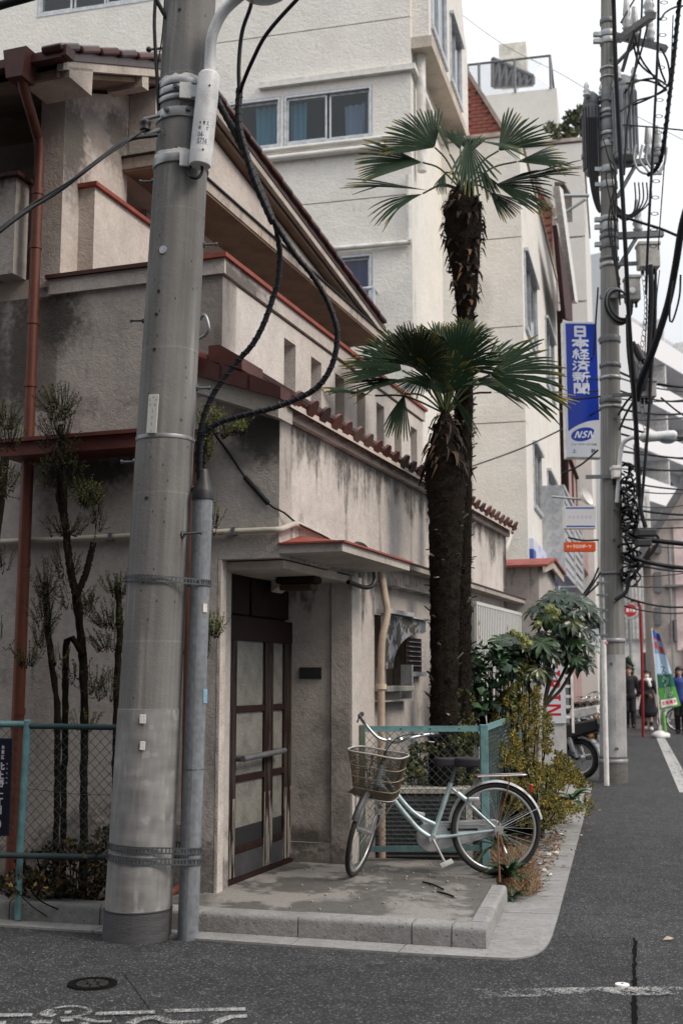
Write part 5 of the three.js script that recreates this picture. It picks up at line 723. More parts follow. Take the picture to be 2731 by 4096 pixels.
{ // guard tubes at the foot
  const t = thing('guard_tube', 'slim white cable guard tube with a grey upper length beside the far pole', 'guard tube'), a = onGround(2425, 3142), z = a.z, D = -z, b = at(2412, 2560, D), c = at(2406, 2310, D);
  part('lower_tube', bar(V(a.x, 0, z), b, 0.034, 14), M.white, t); part('upper_tube', bar(b, c, 0.028, 12), M.galv, t); for (const y of [2330, 2380, 2440, 2480, 2540]) { const p = at(2410, y, D); part('clip', box(-0.09, 0.06, -0.012, 0.012, -0.02, 0.045).translate(p.x, p.y, p.z), M.galvDark, t); } { const p = at(2418, 2575, D); part('red_mark', cyl(0.036, 0.036, 0.03, 14).translate(p.x, p.y, p.z), worn(0.5, 0.2, 0.22), t); }
}
// wires: each one its own object
let wireN = 0;
const WG = 'thin black wires strung across behind the far pole', WL = 'thin black wire strung across the street near the far pole';
const wire = (pts, r, label = WL, group = WG, mat = M.cable) => single('overhead_wire', tube(pts, r, pts.length * 8, r > 0.02 ? 8 : 5), mat, label, 'wire', label === WL || group !== WG ? group : undefined);
const fp = (l, d = 0.5, d2 = d) => l.map(([x, y], i) => fAt(x, y, lerp(d, d2, i / Math.max(1, l.length - 1))));
single('feeder_cable', tube(fp([[2448, -80], [2452, 0], [2462, 300], [2478, 600], [2500, 1000], [2512, 1250], [2528, 1480], [2538, 1620], [2548, 1800], [2556, 1990]], 2.5, 0.6), 0.03, 80, 10), M.cable, 'thickest black cable running straight down in front of the far pole', 'cable');
{ // twisted bundle from the upper right
  const cv = new THREE.CatmullRomCurve3(fp([[2722, -40], [2712, 40], [2694, 220], [2672, 420], [2655, 560], [2640, 640], [2618, 680], [2590, 700]], 1.5, 0.5)), o = single('twisted_cable', new THREE.TubeGeometry(cv, 60, 0.03, 8), M.cable, 'twisted black cable bundle curving down at the right edge of the sky', 'cable'); const hx = []; for (let i = 0; i <= 300; i++) { const u = i / 300, p = cv.getPointAt(u); hx.push(p.add(V(0.026 * Math.cos(i * 0.5), 0, 0.026 * Math.sin(i * 0.5)))); } part('outer_strand', new THREE.TubeGeometry(new THREE.CatmullRomCurve3(hx), 500, 0.016, 5), M.cable, o);
}
single('slanting_cable', tube(fp([[2790, 700], [2731, 880], [2700, 1060], [2668, 1220], [2610, 1400], [2562, 1520], [2545, 1600]], 2.2, 0.6), 0.05, 60, 10), M.cable, 'very thick black cable slanting down from the right edge to the splice box', 'cable');
single('slanting_cable', tube(fp([[2720, 1100], [2716, 1180], [2700, 1250], [2684, 1290], [2676, 1270], [2680, 1200], [2690, 1120]], 1.6), 0.014, 40, 6), M.cable, 'loose loop of black cable hanging from the slanting cable', 'cable');
single('hanging_cable', tube(fp([[2508, 1260], [2512, 1400], [2530, 1560], [2540, 1700], [2545, 1850], [2560, 2030], [2580, 2110]], 0.6), 0.03, 60, 8), M.cable, 'thick black vertical cable below the junction boxes right of the far pole', 'cable');
for (let i = 0; i < 5; i++) wire(fp([[2580 + i * 14, 1080], [2584 + i * 10, 1200], [2578 + i * 9, 1400], [2574 + i * 4, 1540]], 0.5), 0.008 + 0.006 * (i % 2), 'thin wire dropping from the larger grey junction box', 'wires below the junction box');
for (const l of [[[2536, 140], [2560, 230], [2600, 290], [2640, 340], [2665, 360]], [[2530, 170], [2548, 240], [2580, 280], [2625, 310]], [[2640, 190], [2668, 250], [2675, 320], [2650, 360], [2590, 395], [2530, 420]], [[2500, 360], [2550, 325], [2620, 315], [2672, 345]], [[2480, 445], [2540, 405], [2610, 385], [2664, 360]], [[2505, 335], [2548, 322], [2600, 325], [2655, 350]], [[2625, 210], [2640, 280], [2660, 330]], [[2640, 80], [2660, 50], [2700, 28], [2740, 22]], [[2482, 90], [2510, 40], [2540, -10]], [[2610, -20], [2590, 90], [2555, 230], [2520, 330], [2495, 375]]]) wire(fp(l, 0.6, 0.3), 0.016, 'black jumper wire looping between the insulators and the transformer', 'jumper wires at the top of the far pole');
for (const [x, s] of [[2542, 0], [2566, 10], [2590, 6], [2610, 0]]) wire(fp([[x, 580], [x - 8, 630 + s], [x + 4 + s, 672], [x + 34, 694], [2632, 692], [2656, 650], [2664, 590]], 0.3), 0.018, 'pale bent jumper wire looping up beside the transformer', 'pale jumper wires', M.galv);
for (let i = 0; i < 5; i++) wire(fp([[2536 + i * 16, 730], [2540 + i * 15, 800], [2530 + i * 6, 850], [2500, 858 + i * 6], [2462, 820 + i * 10]], 0.3), 0.012, 'black wire drooping from the cutouts to the far pole', 'drooping wires under the transformer');
single('ladder_wire', tube(fp([[2632, -40], [2628, 200], [2614, 500], [2598, 800], [2588, 1000], [2582, 1180]], 1.4, 0.6), 0.02, 60, 6), M.cable, 'straight black cable with small hooks running down between the others', 'cable');
{ const g = []; for (let i = 0; i < 16; i++) { const t = i / 16, p = fAt(lerp(2634, 2588, t), lerp(10, 1050, t), lerp(1.4, 0.6, t)); g.push(new THREE.TorusGeometry(0.035, 0.006, 5, 12).scale(1.4, 0.7, 1).translate(p.x + 0.07, p.y, p.z)); } single('cable_hooks', g, M.cable, 'row of small wire hooks along the straight black cable', 'hooks', null, { kind: 'stuff' }); }
for (const [x0, x1] of [[2668, 2630]]) wire(fp([[2690, 60], [2680, 300], [2662, 560], [2640, 860], [2630, 1000]], 1.2, 0.5), 0.009, 'long thin wire right of the straight hooked cable');
for (const l of [[[1730, -30], [2000, 170], [2240, 295], [2420, 400], [2731, 560]]]) wire(l.map(([x, y]) => at(x, y, 24)), 0.008, 'pale thin wire crossing the open sky above the roofs', undefined, M.galv);
wire(fp([[2490, 500], [2600, 508], [2740, 522]], 0.3), 0.012, 'thin level wire leaving the transformer to the right edge'); wire(fp([[2470, 860], [2560, 890], [2640, 915], [2700, 940], [2760, 965]], 0.3), 0.022, 'black cable leaving the low cross arm to the right edge');
// to the buildings on the left
for (const l of [[[2095, 1478], [2210, 1474], [2290, 1468], [2350, 1448], [2372, 1420]], [[2095, 1520], [2200, 1512], [2390, 1518]], [[2095, 1562], [2230, 1568], [2390, 1564]], [[1880, 1868], [2080, 1795], [2260, 1710], [2400, 1640]]]) wire(l.map(([x, y], i) => at(x, y, lerp(21.3, 17.1, i / (l.length - 1)))), 0.013);
wire(fp([[2372, 1420], [2380, 1300], [2390, 1150]], 0.1), 0.014);
for (const [l, d] of [ [[[2200, 1590], [2300, 1596], [2400, 1586]], 0.2], [[[2330, 2380], [2370, 2320], [2392, 2270]], 0.3], [[[2340, 2385], [2392, 2335]], 0.2], [[[2245, 1895], [2320, 1860], [2390, 1800]], 0.2], [[[2400, 2290], [2340, 2380], [2325, 2400]], 0.1], [[[2270, 2150], [2330, 2162], [2392, 2160]], 0.1]]) wire(fp(l, d), 0.014);
// across to the right edge, many, with a knot of slack behind the pole
for (let i = 0; i < 26; i++) { const y = 1480 + i * 37 + rr(-14, 14), y2 = y + rr(-30, 60), d = rr(-4, 0.4); wire(sag(fAt(2470, y, 0), fAt(2800, y2, d), rr(0, 0.12), 6), rr(0.008, 0.019)); }
for (const [l, r] of [[[[2510, 2220], [2560, 2240], [2640, 2260], [2760, 2275]], 0.03], [[[2490, 2120], [2560, 2150], [2640, 2165], [2760, 2178]], 0.035], [[[2512, 2330], [2540, 2290], [2590, 2230], [2625, 2180], [2630, 2150], [2610, 2130]], 0.022], [[[2460, 2400], [2500, 2370], [2512, 2330], [2514, 2310]], 0.028], [[[2540, 2180], [2545, 2100], [2560, 2000]], 0.022], [[[2580, 2120], [2560, 2140], [2545, 2190]], 0.018], [[[2470, 1660], [2510, 1600], [2560, 1560]], 0.018], [[[2475, 1720], [2500, 1660], [2540, 1590]], 0.018], [[[2640, 1590], [2700, 1640], [2760, 1680]], 0.014], [[[2630, 1535], [2700, 1546], [2760, 1552]], 0.016]]) wire(fp(l, 0.3), r);
for (const [x0, x1, y, d] of [[2545, 2620, 2132, 0.6], [2540, 2600, 2172, 0.6]]) { const p = fAt(x0, y, d), q = fAt(x1, y, d); single('splice_tray', rbox(p.x, q.x, p.y - 0.05, p.y + 0.05, p.z - 0.08, p.z + 0.08, 0.02), M.blackRubber, y < 2150 ? 'flat black splice tray where wires meet, upper of two' : 'flat black splice tray where wires meet, lower of two', 'splice tray', 'splice trays'); }
for (let i = 0; i < 38; i++) { const x = 2490 + rr(0, 50), y = 1860 + i * 12.5 + rr(-10, 10), pts = []; const n = 7, rx = rr(12, 34), ry = rr(10, 34), ph = rr(0, 6); for (let k = 0; k <= n; k++) { const a = ph + k / n * rr(4, 7); pts.push(fAt(x + rx * Math.cos(a), y + ry * Math.sin(a) + k * 2, rr(0, 0.4))); } wire(pts, rr(0.011, 0.021), 'slack loop of black wire beside the far pole', 'slack loops of wire beside the far pole'); }
for (let i = 0; i < 6; i++) wire(fp([[2412 + i * 9, 560 + i * 33], [2420 + rr(0, 55), 720 + rr(-30, 30)], [2424 + rr(0, 45), 900], [2440 + rr(0, 40), 1010 + i * 12], [2478, 1120 + i * 20]], 0.25), rr(0.008, 0.016), 'black wire running down along the far pole', 'wires along the far pole');
for (let i = 0; i < 5; i++) wire(fp([[2350 + i * 8, 470], [2352 + i * 8, 640], [2366 + i * 6, 760], [2385 + i * 3, 830 + i * 4], [2400, 850]], 0.05), 0.02, 'dark cable hanging under the left transformer', 'cables under the left transformer');

// more cables dropping past the far pole towards the street
for (const [l, r, lab] of [[[[2568, -60], [2560, 120], [2530, 330], [2505, 520], [2494, 700]], 0.017, 'long black cable leaning left from the top edge down to the pale transformer'], [[[2600, 1060], [2606, 1180], [2600, 1320], [2588, 1460], [2572, 1560]], 0.034, 'thick rough black cable dropping below the larger junction box'], [[[2620, 1080], [2618, 1300], [2604, 1480], [2590, 1700], [2574, 1900], [2560, 2060]], 0.022, 'black cable hanging below the splice box down to the wire tangle'], [[[2500, 1190], [2518, 1300], [2516, 1420], [2528, 1560]], 0.02, 'black cable below the smaller junction box']]) single('hanging_cable', tube(fp(l, 0.55), r, 60, 8), M.cable, lab, 'cable');
{ const g = []; for (let i = 0; i < 34; i++) { const p = fAt(2568 + 14 * Math.sin(i * 0.25), 1090 + i * 22, 0.4); g.push(new THREE.TorusGeometry(0.04, 0.005, 5, 14).scale(0.8, 1.3, 1).rotateY(0.5).translate(p.x, p.y, p.z)); } single('spiral_hanger', g, M.galvDark, 'spiral wire hanger looping down beside the junction boxes', 'wire', null, { kind: 'stuff' }); }

// ------------------------------------------------------------------ palms
const leafMat = new THREE.MeshPhysicalMaterial({ vertexColors: true, roughness: 0.5, specularIntensity: 0.3, side: THREE.DoubleSide });
function colored(g, c) { const n = g.attributes.position.count, a = new Float32Array(n * 3); for (let i = 0; i < n; i++) a.set(c, i * 3); g.setAttribute('color', new THREE.BufferAttribute(a, 3)); return g; }
function stripGeo(rows, cols) { // rows of points across, colour per row
  const p = [], c = [], idx = [], w = rows[0].length; rows.forEach((r, i) => r.forEach((v) => { p.push(v.x, v.y, v.z); c.push(...cols[i]); }));
  for (let i = 0; i < rows.length - 1; i++) for (let k = 0; k < w - 1; k++) { const a = i * w + k; idx.push(a, a + 1, a + w, a + 1, a + w + 1, a + w); }
  const g = new THREE.BufferGeometry(); g.setAttribute('position', new THREE.BufferAttribute(new Float32Array(p), 3)); g.setAttribute('color', new THREE.BufferAttribute(new Float32Array(c), 3)); g.setIndex(idx); g.computeVertexNormals(); return g;
}
// one fan leaf: pleated segments joined near the hub and free at the tips, on its own stalk
function fan(parent, crown, hub, dir, nrm, R, half, o = {}) {
  const gs = [], d = dir.clone().normalize(), n = nrm.clone().addScaledVector(d, -nrm.dot(d)).normalize(), s = n.clone().cross(d).normalize(), N = Math.max(8, Math.round(half * 2 / 0.068)), da = 2 * half / N, fuse = o.fuse ?? 0.6, y = o.yellow ?? 0.12, tone = rr(0.8, 1.25);
  for (let i = 0; i < N; i++) {
    const a = -half + da * (i + 0.5), Lk = R * (0.8 + 0.2 * Math.cos(a * 0.9)) * rr(0.9, 1.04), hang = (o.droop ?? 0.1) * (0.6 + 0.8 * rnd()), rows = [], cols = [], bend = rnd() < 0.12 ? rr(0.1, 0.5) : 0;
    for (const t of [0.02, 0.3, fuse, 0.75, 0.9, 1]) {
      const ctr = hub.clone().addScaledVector(d, Math.cos(a) * Lk * t).addScaledVector(s, Math.sin(a) * Lk * t); ctr.y -= hang * Lk * t * t * t + bend * Lk * Math.max(0, t - fuse); ctr.addScaledVector(n, (o.cup ?? 0.12) * Lk * t * t * (a / half) * (a / half));
      const full = Math.tan(da / 2) * Lk * t, w = t <= fuse ? full * 1.02 : full * Math.max(0.03, (1 - t) / (1 - fuse)) ** 0.42, sd = s.clone().multiplyScalar(Math.cos(a)).addScaledVector(d, -Math.sin(a));
      rows.push([ctr.clone().addScaledVector(sd, -w), ctr.clone().addScaledVector(n, w * 0.9), ctr.clone().addScaledVector(sd, w)]);
      const k = sstep(t + 0.25 * (rnd() - 0.5), 1 - y, 1.02) * (y > 0.2 ? 1 : 0.6), gr = [0.011 * tone, 0.028 * tone, 0.011 * tone]; cols.push([lerp(gr[0], 0.24, k), lerp(gr[1], 0.18, k), lerp(gr[2], 0.03, k)]);
    }
    gs.push(stripGeo(rows, cols));
  }
  const mid = crown.clone().lerp(hub, 0.55).add(V(0, 0.06, 0)); gs.push(colored(tube([crown, mid, hub], 0.009, 10, 5), [0.05, 0.07, 0.025]));
  return part('frond', gs, leafMat, parent, { keepUV: true });
}
function palm(name, label, D, crownPx, fronds, axis, trunkTop, group) {
  const base = at(axis[0][0], axis[0][1], D), t = thing(name, label, 'palm tree', [base.x, 0, -D], 0, group), off = V(base.x, 0, -D), L = (x, y, d = 0) => at(x, y, D + d).sub(off);
  const pts = axis.map(([x, y, r]) => { const p = L(x, y); return [p, r]; }); pts[0][0].y = 0;
  const cv = new THREE.CatmullRomCurve3(pts.map((p) => p[0])), rAt = (u) => { const y = cv.getPointAt(clamp(u, 0, 1)).y; let i = 0; while (i < pts.length - 2 && pts[i + 1][0].y < y) i++; return lerp(pts[i][1], pts[i + 1][1], clamp((y - pts[i][0].y) / (pts[i + 1][0].y - pts[i][0].y), 0, 1)); };
  const g = new THREE.TubeGeometry(cv, 120, 1, 22, false), p = g.attributes.position; { let k = 0; for (let i = 0; i <= 120; i++) { const u = i / 120, c = cv.getPointAt(u); for (let j = 0; j <= 22; j++, k++) { const v = V(p.getX(k), p.getY(k), p.getZ(k)).sub(c).multiplyScalar(rAt(u) * (0.8 + 0.18 * hash(i, j % 22, 3))); p.setXYZ(k, c.x + v.x, c.y + v.y, c.z + v.z); } } g.computeVertexNormals(); }
  const trunk = part('trunk', g, M.bark, t);
  const len = cv.getLength(), fib = [], stubs = [], col = (k) => [0.014 + 0.03 * k, 0.01 + 0.021 * k, 0.008 + 0.015 * k];
  for (let i = 0; i < len * 1300; i++) { const u = rnd(), a = rnd() * 2 * PI, c = cv.getPointAt(u), r = rAt(u), o = V(Math.cos(a), 0, Math.sin(a)), side = V(-o.z, 0, o.x), q = c.clone().addScaledVector(o, r * 0.9), l = rr(0.015, 0.04), up = rr(-0.9, 0.9), w = rr(0.002, 0.006), e = q.clone().addScaledVector(o, l * 0.8).add(V(0, l * up, 0)).addScaledVector(side, rr(-0.04, 0.04)), k = rnd() ** 4; fib.push(stripGeo([[q.clone().addScaledVector(side, -w), q.clone().addScaledVector(side, w)], [e, e.clone().addScaledVector(side, w * 0.4)]], [col(k), col(k)])); }
  part('fibre', fib, Object.assign(leafMat.clone(), { roughness: 1 }), trunk, { kind: 'stuff', keepUV: true });
  for (let i = 0; i < len * 34; i++) { const u = rnd(), a = rnd() * 2 * PI, c = cv.getPointAt(u), r = rAt(u), o = V(Math.cos(a), 0, Math.sin(a)), q = c.addScaledVector(o, r * 0.86), m = beam(q, q.clone().addScaledVector(o, rr(0.03, 0.06)).add(V(0, rr(-0.01, 0.05), 0)), rr(0.012, 0.028), 0.008); const kk = rnd() ** 5; stubs.push(colored(m, [0.022 + 0.3 * kk, 0.017 + 0.25 * kk, 0.013 + 0.2 * kk])); }
  part('leaf_base', stubs, Object.assign(leafMat.clone(), { roughness: 0.9 }), trunk, { kind: 'stuff', keepUV: true });
  const crown = L(...crownPx);
  for (const [hx, hy, dx, dy, dd, R, half, nx, ny, nz, o] of fronds) { const hub = L(hx, hy, (o?.d ?? 0)), sc = (D + 0.5) / 4800, dir = V(dx, -dy, -dd); fan(t, crown, hub, dir, V(nx, ny, nz), R * sc * 1.16, half * PI / 180 * 1.08, o); }
  for (let i = 0; i < trunkTop.n; i++) { // dead leaves hanging under the crown
    const a = rnd() * 2 * PI, u = 1 - rnd() * trunkTop.reach / len, c = cv.getPointAt(clamp(u, 0, 1)), r = rAt(clamp(u, 0, 1)), o = V(Math.cos(a), 0, Math.sin(a)), sd = V(-o.z, 0, o.x), l = rr(0.08, trunkTop.l), w = rr(0.008, 0.026), k = rnd(), cl = [0.025 + 0.15 * k ** 4, 0.017 + 0.075 * k ** 4, 0.013 + 0.035 * k ** 4], rows = [];
    for (const tt of [0, 0.3, 0.6, 0.85, 1]) { const q = c.clone().addScaledVector(o, r * 0.9 + l * (0.5 * tt)).add(V(0, l * (0.5 * tt - 1.2 * tt * tt), 0)).addScaledVector(sd, 0.1 * l * Math.sin(tt * 5 + a)), ww = w * Math.sin(PI * (0.15 + 0.8 * tt)); rows.push([q.clone().addScaledVector(sd, -ww), q.clone().addScaledVector(o, -ww * 0.6), q.clone().addScaledVector(sd, ww)]); }
    part('dead_leaf', stripGeo(rows, rows.map(() => cl)), Object.assign(leafMat, {}), t, { keepUV: true });
  }
  return t;
}
palm('palm_tree', 'shorter and thicker of the two palms, its crown just above the tiled eave', 9.75, [1780, 1655], [
  [1607, 1481, -0.9, -0.42, 0.3, 215, 46, 0.25, 0.35, 0.9, { yellow: 0.14 }], [1633, 1519, -1, 0.14, 0, 205, 24, 0.1, 0.8, 0.5], [1499, 1583, -1, -0.1, -0.2, 215, 13, 0, 1, 0.15, { yellow: 0.28 }], [1617, 1576, -0.25, 1, -0.3, 165, 20, 0.4, 0.2, 0.9], [1696, 1410, -0.62, -0.75, 0.4, 150, 34, 0.2, 0.3, 0.9, { d: 0.2 }],
  [1671, 1478, 0.02, -0.6, -0.5, 185, 85, 0, 0.75, 0.66, { yellow: 0.16, d: -0.15 }], [1760, 1391, -0.25, -1, 0.3, 130, 62, 0.1, 0.2, 1, { d: 0.25 }], [1862, 1370, 0.15, -1, 0.3, 120, 72, -0.1, 0.2, 1, { d: 0.3 }], [1820, 1475, 0.18, -0.9, -0.1, 185, 82, -0.1, 0.35, 0.95, { d: -0.05 }], [1772, 1575, 0.02, -1, -0.2, 158, 66, 0, 0.4, 0.9, { d: -0.2 }],
  [1958, 1500, 1, -0.12, 0, 262, 46, -0.25, 0.3, 0.9, { droop: 0.14, d: -0.1 }], [1964, 1570, 1, 0.03, 0, 285, 9, 0, 1, 0.1, { yellow: 0.4 }], [1932, 1474, 0.8, -0.6, 0.2, 185, 30, -0.3, 0.5, 0.8, { yellow: 0.16, d: 0.1 }], [1792, 1557, 0.5, 0.85, -0.3, 195, 5, -0.6, 0.3, 0.7], [1830, 1540, 1, 0.0, -0.2, 140, 16, 0, 0.9, 0.4],
  [1700, 1500, -0.5, 0.5, -0.5, 130, 40, 0.2, 0.9, 0.3], [1640, 1450, -0.8, -0.55, 0.2, 190, 50, 0.2, 0.3, 0.95, { d: 0.15 }], [1770, 1440, 0.1, -1, 0.2, 160, 75, 0, 0.3, 1, { d: 0.15 }], [1900, 1520, 0.9, 0.1, 0.2, 190, 40, -0.1, 0.7, 0.7, { d: 0.2 }], [1880, 1450, 0.7, -0.2, 0.6, 170, 50, -0.1, 0.8, 0.4, { d: 0.4 }], [1720, 1450, -0.6, -0.4, 0.7, 170, 50, 0.1, 0.7, 0.5, { d: 0.4 }],
], [[1772, 3440, 0.14], [1774, 2900, 0.125], [1776, 2600, 0.125], [1780, 2250, 0.14], [1784, 2000, 0.17], [1782, 1850, 0.185], [1780, 1740, 0.125], [1780, 1650, 0.04]], { n: 56, reach: 0.5, l: 0.2 }, 'two fan palms in front of the house');
palm('palm_tree', 'taller of the two palms, its dark shaggy trunk rising against the white building', 10.6, [1845, 760], [
  [1738, 590, -0.75, -0.66, 0.2, 205, 55, 0.3, 0.1, 1, {}], [1689, 650, -1, -0.06, 0, 245, 32, 0.2, 0.5, 0.8, {}], [1715, 762, -1, -0.12, 0, 300, 12, 0, 1, 0.25, { yellow: 0.2 }], [1690, 775, -0.9, 0.35, -0.2, 190, 22, 0.2, 0.8, 0.6, { droop: 0.3 }], [1871, 560, 0.04, 1, -0.35, 225, 24, 0, 0.25, 1, { d: -0.3, cup: 0.4 }],
  [1888, 560, 1, 0.3, -0.2, 185, 22, 0.1, 0.9, 0.5, { d: -0.2 }], [1992, 604, 0.75, -0.66, 0.1, 205, 38, -0.3, 0.2, 1, {}], [2065, 647, 1, -0.1, 0, 192, 34, -0.1, 0.7, 0.7, { yellow: 0.2 }], [1980, 738, 1, 0.16, 0, 215, 42, -0.15, 0.55, 0.85, { yellow: 0.14, droop: 0.15 }], [1985, 735, 1, -0.22, 0, 290, 12, 0, 1, 0.2, { yellow: 0.18 }],
  [1958, 768, 0.72, 0.75, -0.2, 125, 26, -0.4, 0.5, 0.8, { yellow: 0.3 }], [1882, 610, 0, -1, 0.4, 105, 40, 0, 0.3, 1, { d: 0.3 }], [1840, 600, -0.3, -1, 0.3, 120, 26, 0.3, 0.2, 1, { d: 0.2 }], [1798, 617, -0.32, -1, 0.1, 150, 12, 0.6, 0.1, 0.8], [1780, 690, -0.3, 0.9, -0.3, 90, 18, 0.4, 0.2, 0.9], [1930, 690, 0.4, 0.9, -0.3, 110, 18, -0.4, 0.2, 0.9],
], [[1846, 3330, 0.11], [1842, 2600, 0.1], [1846, 2000, 0.1], [1856, 1500, 0.085], [1862, 1250, 0.09], [1860, 1080, 0.135], [1852, 930, 0.19], [1848, 830, 0.19], [1846, 750, 0.07]], { n: 120, reach: 1.2, l: 0.13 }, 'two fan palms in front of the house');

// ------------------------------------------------------------------ fences
function chain(p, q, y0, y1, step, r, ripple = 0.004) { // woven wire between two upright edges
  const d = q.clone().sub(p).setY(0), L = d.length(), u = d.normalize(), n = V(-u.z, 0, u.x), H = y1 - y0, gs = [];
  for (let s = -H; s < L; s += step) for (const k of [1, -1]) { let a = s, b = s + H, ya = y0, yb = y1; if (a < 0) { ya = y0 - a; a = 0; } if (b > L) { yb = y1 - (b - L); b = L; } if (b - a < 0.02) continue; const f = (x, y) => p.clone().setY(0).addScaledVector(u, k > 0 ? x : L - x).addScaledVector(n, k * ripple).setY(y); gs.push(bar(f(a, ya), f(b, yb), r, 4)); }
  return gs;
}
{
  const t = thing('garden_fence', 'teal pipe fence with chain link behind the parked bicycle', 'fence'), a = V(0.155, 0, -9.08), b = V(1.065, 0, -9.15), c = V(1.75, 0, -12.1), y = 1.07;
  const rail = (p, q, h) => bar(p.clone().setY(h), q.clone().setY(h), 0.021, 12);
  part('post', rbox(-0.03, 0.03, 0, 1.1, -0.03, 0.03, 0.006).translate(b.x, 0, b.z), M.fence, t); part('post', rbox(-0.022, 0.022, 0, 1.1, -0.022, 0.022, 0.006).translate(a.x, 0, a.z), worn(0.1, 0.13, 0.1, { k: 4 }), t); part('post', rbox(-0.025, 0.025, 0, 1.1, -0.025, 0.025, 0.006).translate(c.x, 0, c.z), M.fence, t);
  for (const [p, q] of [[a, b], [b, c]]) { part('top_rail', beam(p.clone().setY(y), q.clone().setY(y), 0.03, 0.042), M.fence, t); part('bottom_rail', beam(p.clone().setY(0.2), q.clone().setY(0.2), 0.028, 0.04), worn(0.06, 0.12, 0.13, { k: 4 }), t); part('chain_link', chain(p, q, 0.2, 1.06, 0.062, 0.0017), M.wire, t, { kind: 'stuff' }); part('tie_wire', rail(p, q, 0.63).scale(1, 1, 1), M.wire, t).geometry = bar(p.clone().setY(0.63), q.clone().setY(0.62), 0.002, 5); }
  for (let i = 0; i < 4; i++) { const p = a.clone().lerp(b, 0.08 + i * 0.24); part('bolt', new THREE.SphereGeometry(0.007, 8, 6).translate(p.x, y + 0.004, p.z + 0.017), M.galvDark, t); }
}
{
  const t = thing('planter_fence', 'old teal pipe fence with chain link left of the concrete pole', 'fence'), F = (x, y) => at(x, y, 7.42), y = F(100, 2897).y;
  const p0 = F(112, 2885), p1 = F(82, 3410), p2 = F(76, 3570); p2.y = 0.02;
  part('post', [bar(p1, p0, 0.024, 14), bar(p2, p1, 0.019, 14)], worn(0.13, 0.27, 0.3, { k: 5 }), t); part('post_cap', cyl(0.026, 0.02, 0.012, 12).translate(p0.x, p0.y, p0.z), M.fence, t);
  const far = F(-260, 2893), right = V(-0.98, F(455, 2908).y, -7.22), lo = (v) => v.clone().setY(F(100, 3415).y);
  part('top_rail', [bar(far, p0.clone().setY(y), 0.02, 12)], M.fence, t); part('top_rail', bar(p0.clone().setY(y - 0.01), right, 0.018, 12), worn(0.035, 0.07, 0.075, { k: 5 }), t); part('bottom_rail', bar(lo(far), lo(right), 0.018, 12), worn(0.03, 0.05, 0.055, { k: 4 }), t);
  part('chain_link', [...chain(far, p0, lo(far).y, y, 0.062, 0.0017), ...chain(p0.clone(), right, lo(far).y, y - 0.02, 0.062, 0.0017)], M.wire, t, { kind: 'stuff' }); part('tie_wire', tube([F(-100, 3150), F(50, 3152), F(130, 3156), F(300, 3176), F(450, 3180)], 0.0018, 20, 4), M.wire, t);
  const w = 0.2, pc = F(15, 3145), h = F(15, 2952).y - F(15, 3342).y, plate = thing('address_plate', 'dark navy street address plate with white lettering on the left fence', 'address plate', [pc.x - 0.055, pc.y, pc.z + 0.04]);
  part('plate', rbox(-w / 2 + 0.02, w / 2 + 0.0125, -h / 2, h / 2, -0.003, 0.003, 0.01), worn(0.01, 0.012, 0.025, { roughness: 0.4, k: 4 }), plate);
  const tex = canvasTex(256, 640, (g, W, H) => { g.fillStyle = '#0d1020'; g.fillRect(0, 0, W, H); g.strokeStyle = g.fillStyle = '#a9adb8'; '台東区'.split('').forEach((c, i) => glyph(g, c, 176, 36 + i * 34, 28, 4)); '北上野'.split('').forEach((c, i) => glyph(g, c, 150, 152 + i * 58, 58, 8)); '一丁目'.split('').forEach((c, i) => glyph(g, c, 150, 336 + i * 56, 56, 8)); g.font = '78px sans-serif'; g.fillText('9', 158, 600); g.save(); g.translate(100, 30); g.rotate(PI / 2); g.font = '24px sans-serif'; g.fillText('TAITO CITY  KITA-UENO', 0, 0); g.fillText('1-CHOME', 300, -22); g.restore(); g.lineWidth = 2; for (let i = 0; i < 5; i++) g.strokeRect(222, 160 + i * 32, 8, 8); });
  part('lettering', new THREE.PlaneGeometry(w - 0.0, h - 0.02).translate(0.008, 0, 0.0036), new THREE.MeshStandardMaterial({ map: tex, roughness: 0.4 }), plate, { keepUV: true });
}
{ // outdoor unit behind the fence
  const c = at(1670, 3300, 9.62), t = thing('outdoor_unit', 'dark louvred outdoor unit with a pale slab on top behind the fence', 'outdoor unit', [c.x, 0, c.z], -0.05);
  part('case', rbox(-0.36, 0.36, 0.05, 0.55, -0.14, 0.14, 0.01), worn(0.08, 0.078, 0.075, { k: 2 }), t); for (let i = 0; i < 14; i++) part('louvre', box(-0.33, 0.33, 0.09 + i * 0.032, 0.1 + i * 0.032, 0.141, 0.155), M.galvDark, t);
  part('top_slab', rbox(-0.2, 0.42, 0.56, 0.6, -0.16, 0.16, 0.008), worn(0.5, 0.48, 0.44, { k: 3 }), t); part('leg', box(0.37, 0.42, 0, 0.52, 0.02, 0.1), worn(0.5, 0.5, 0.48, { k: 3 }), t);
}

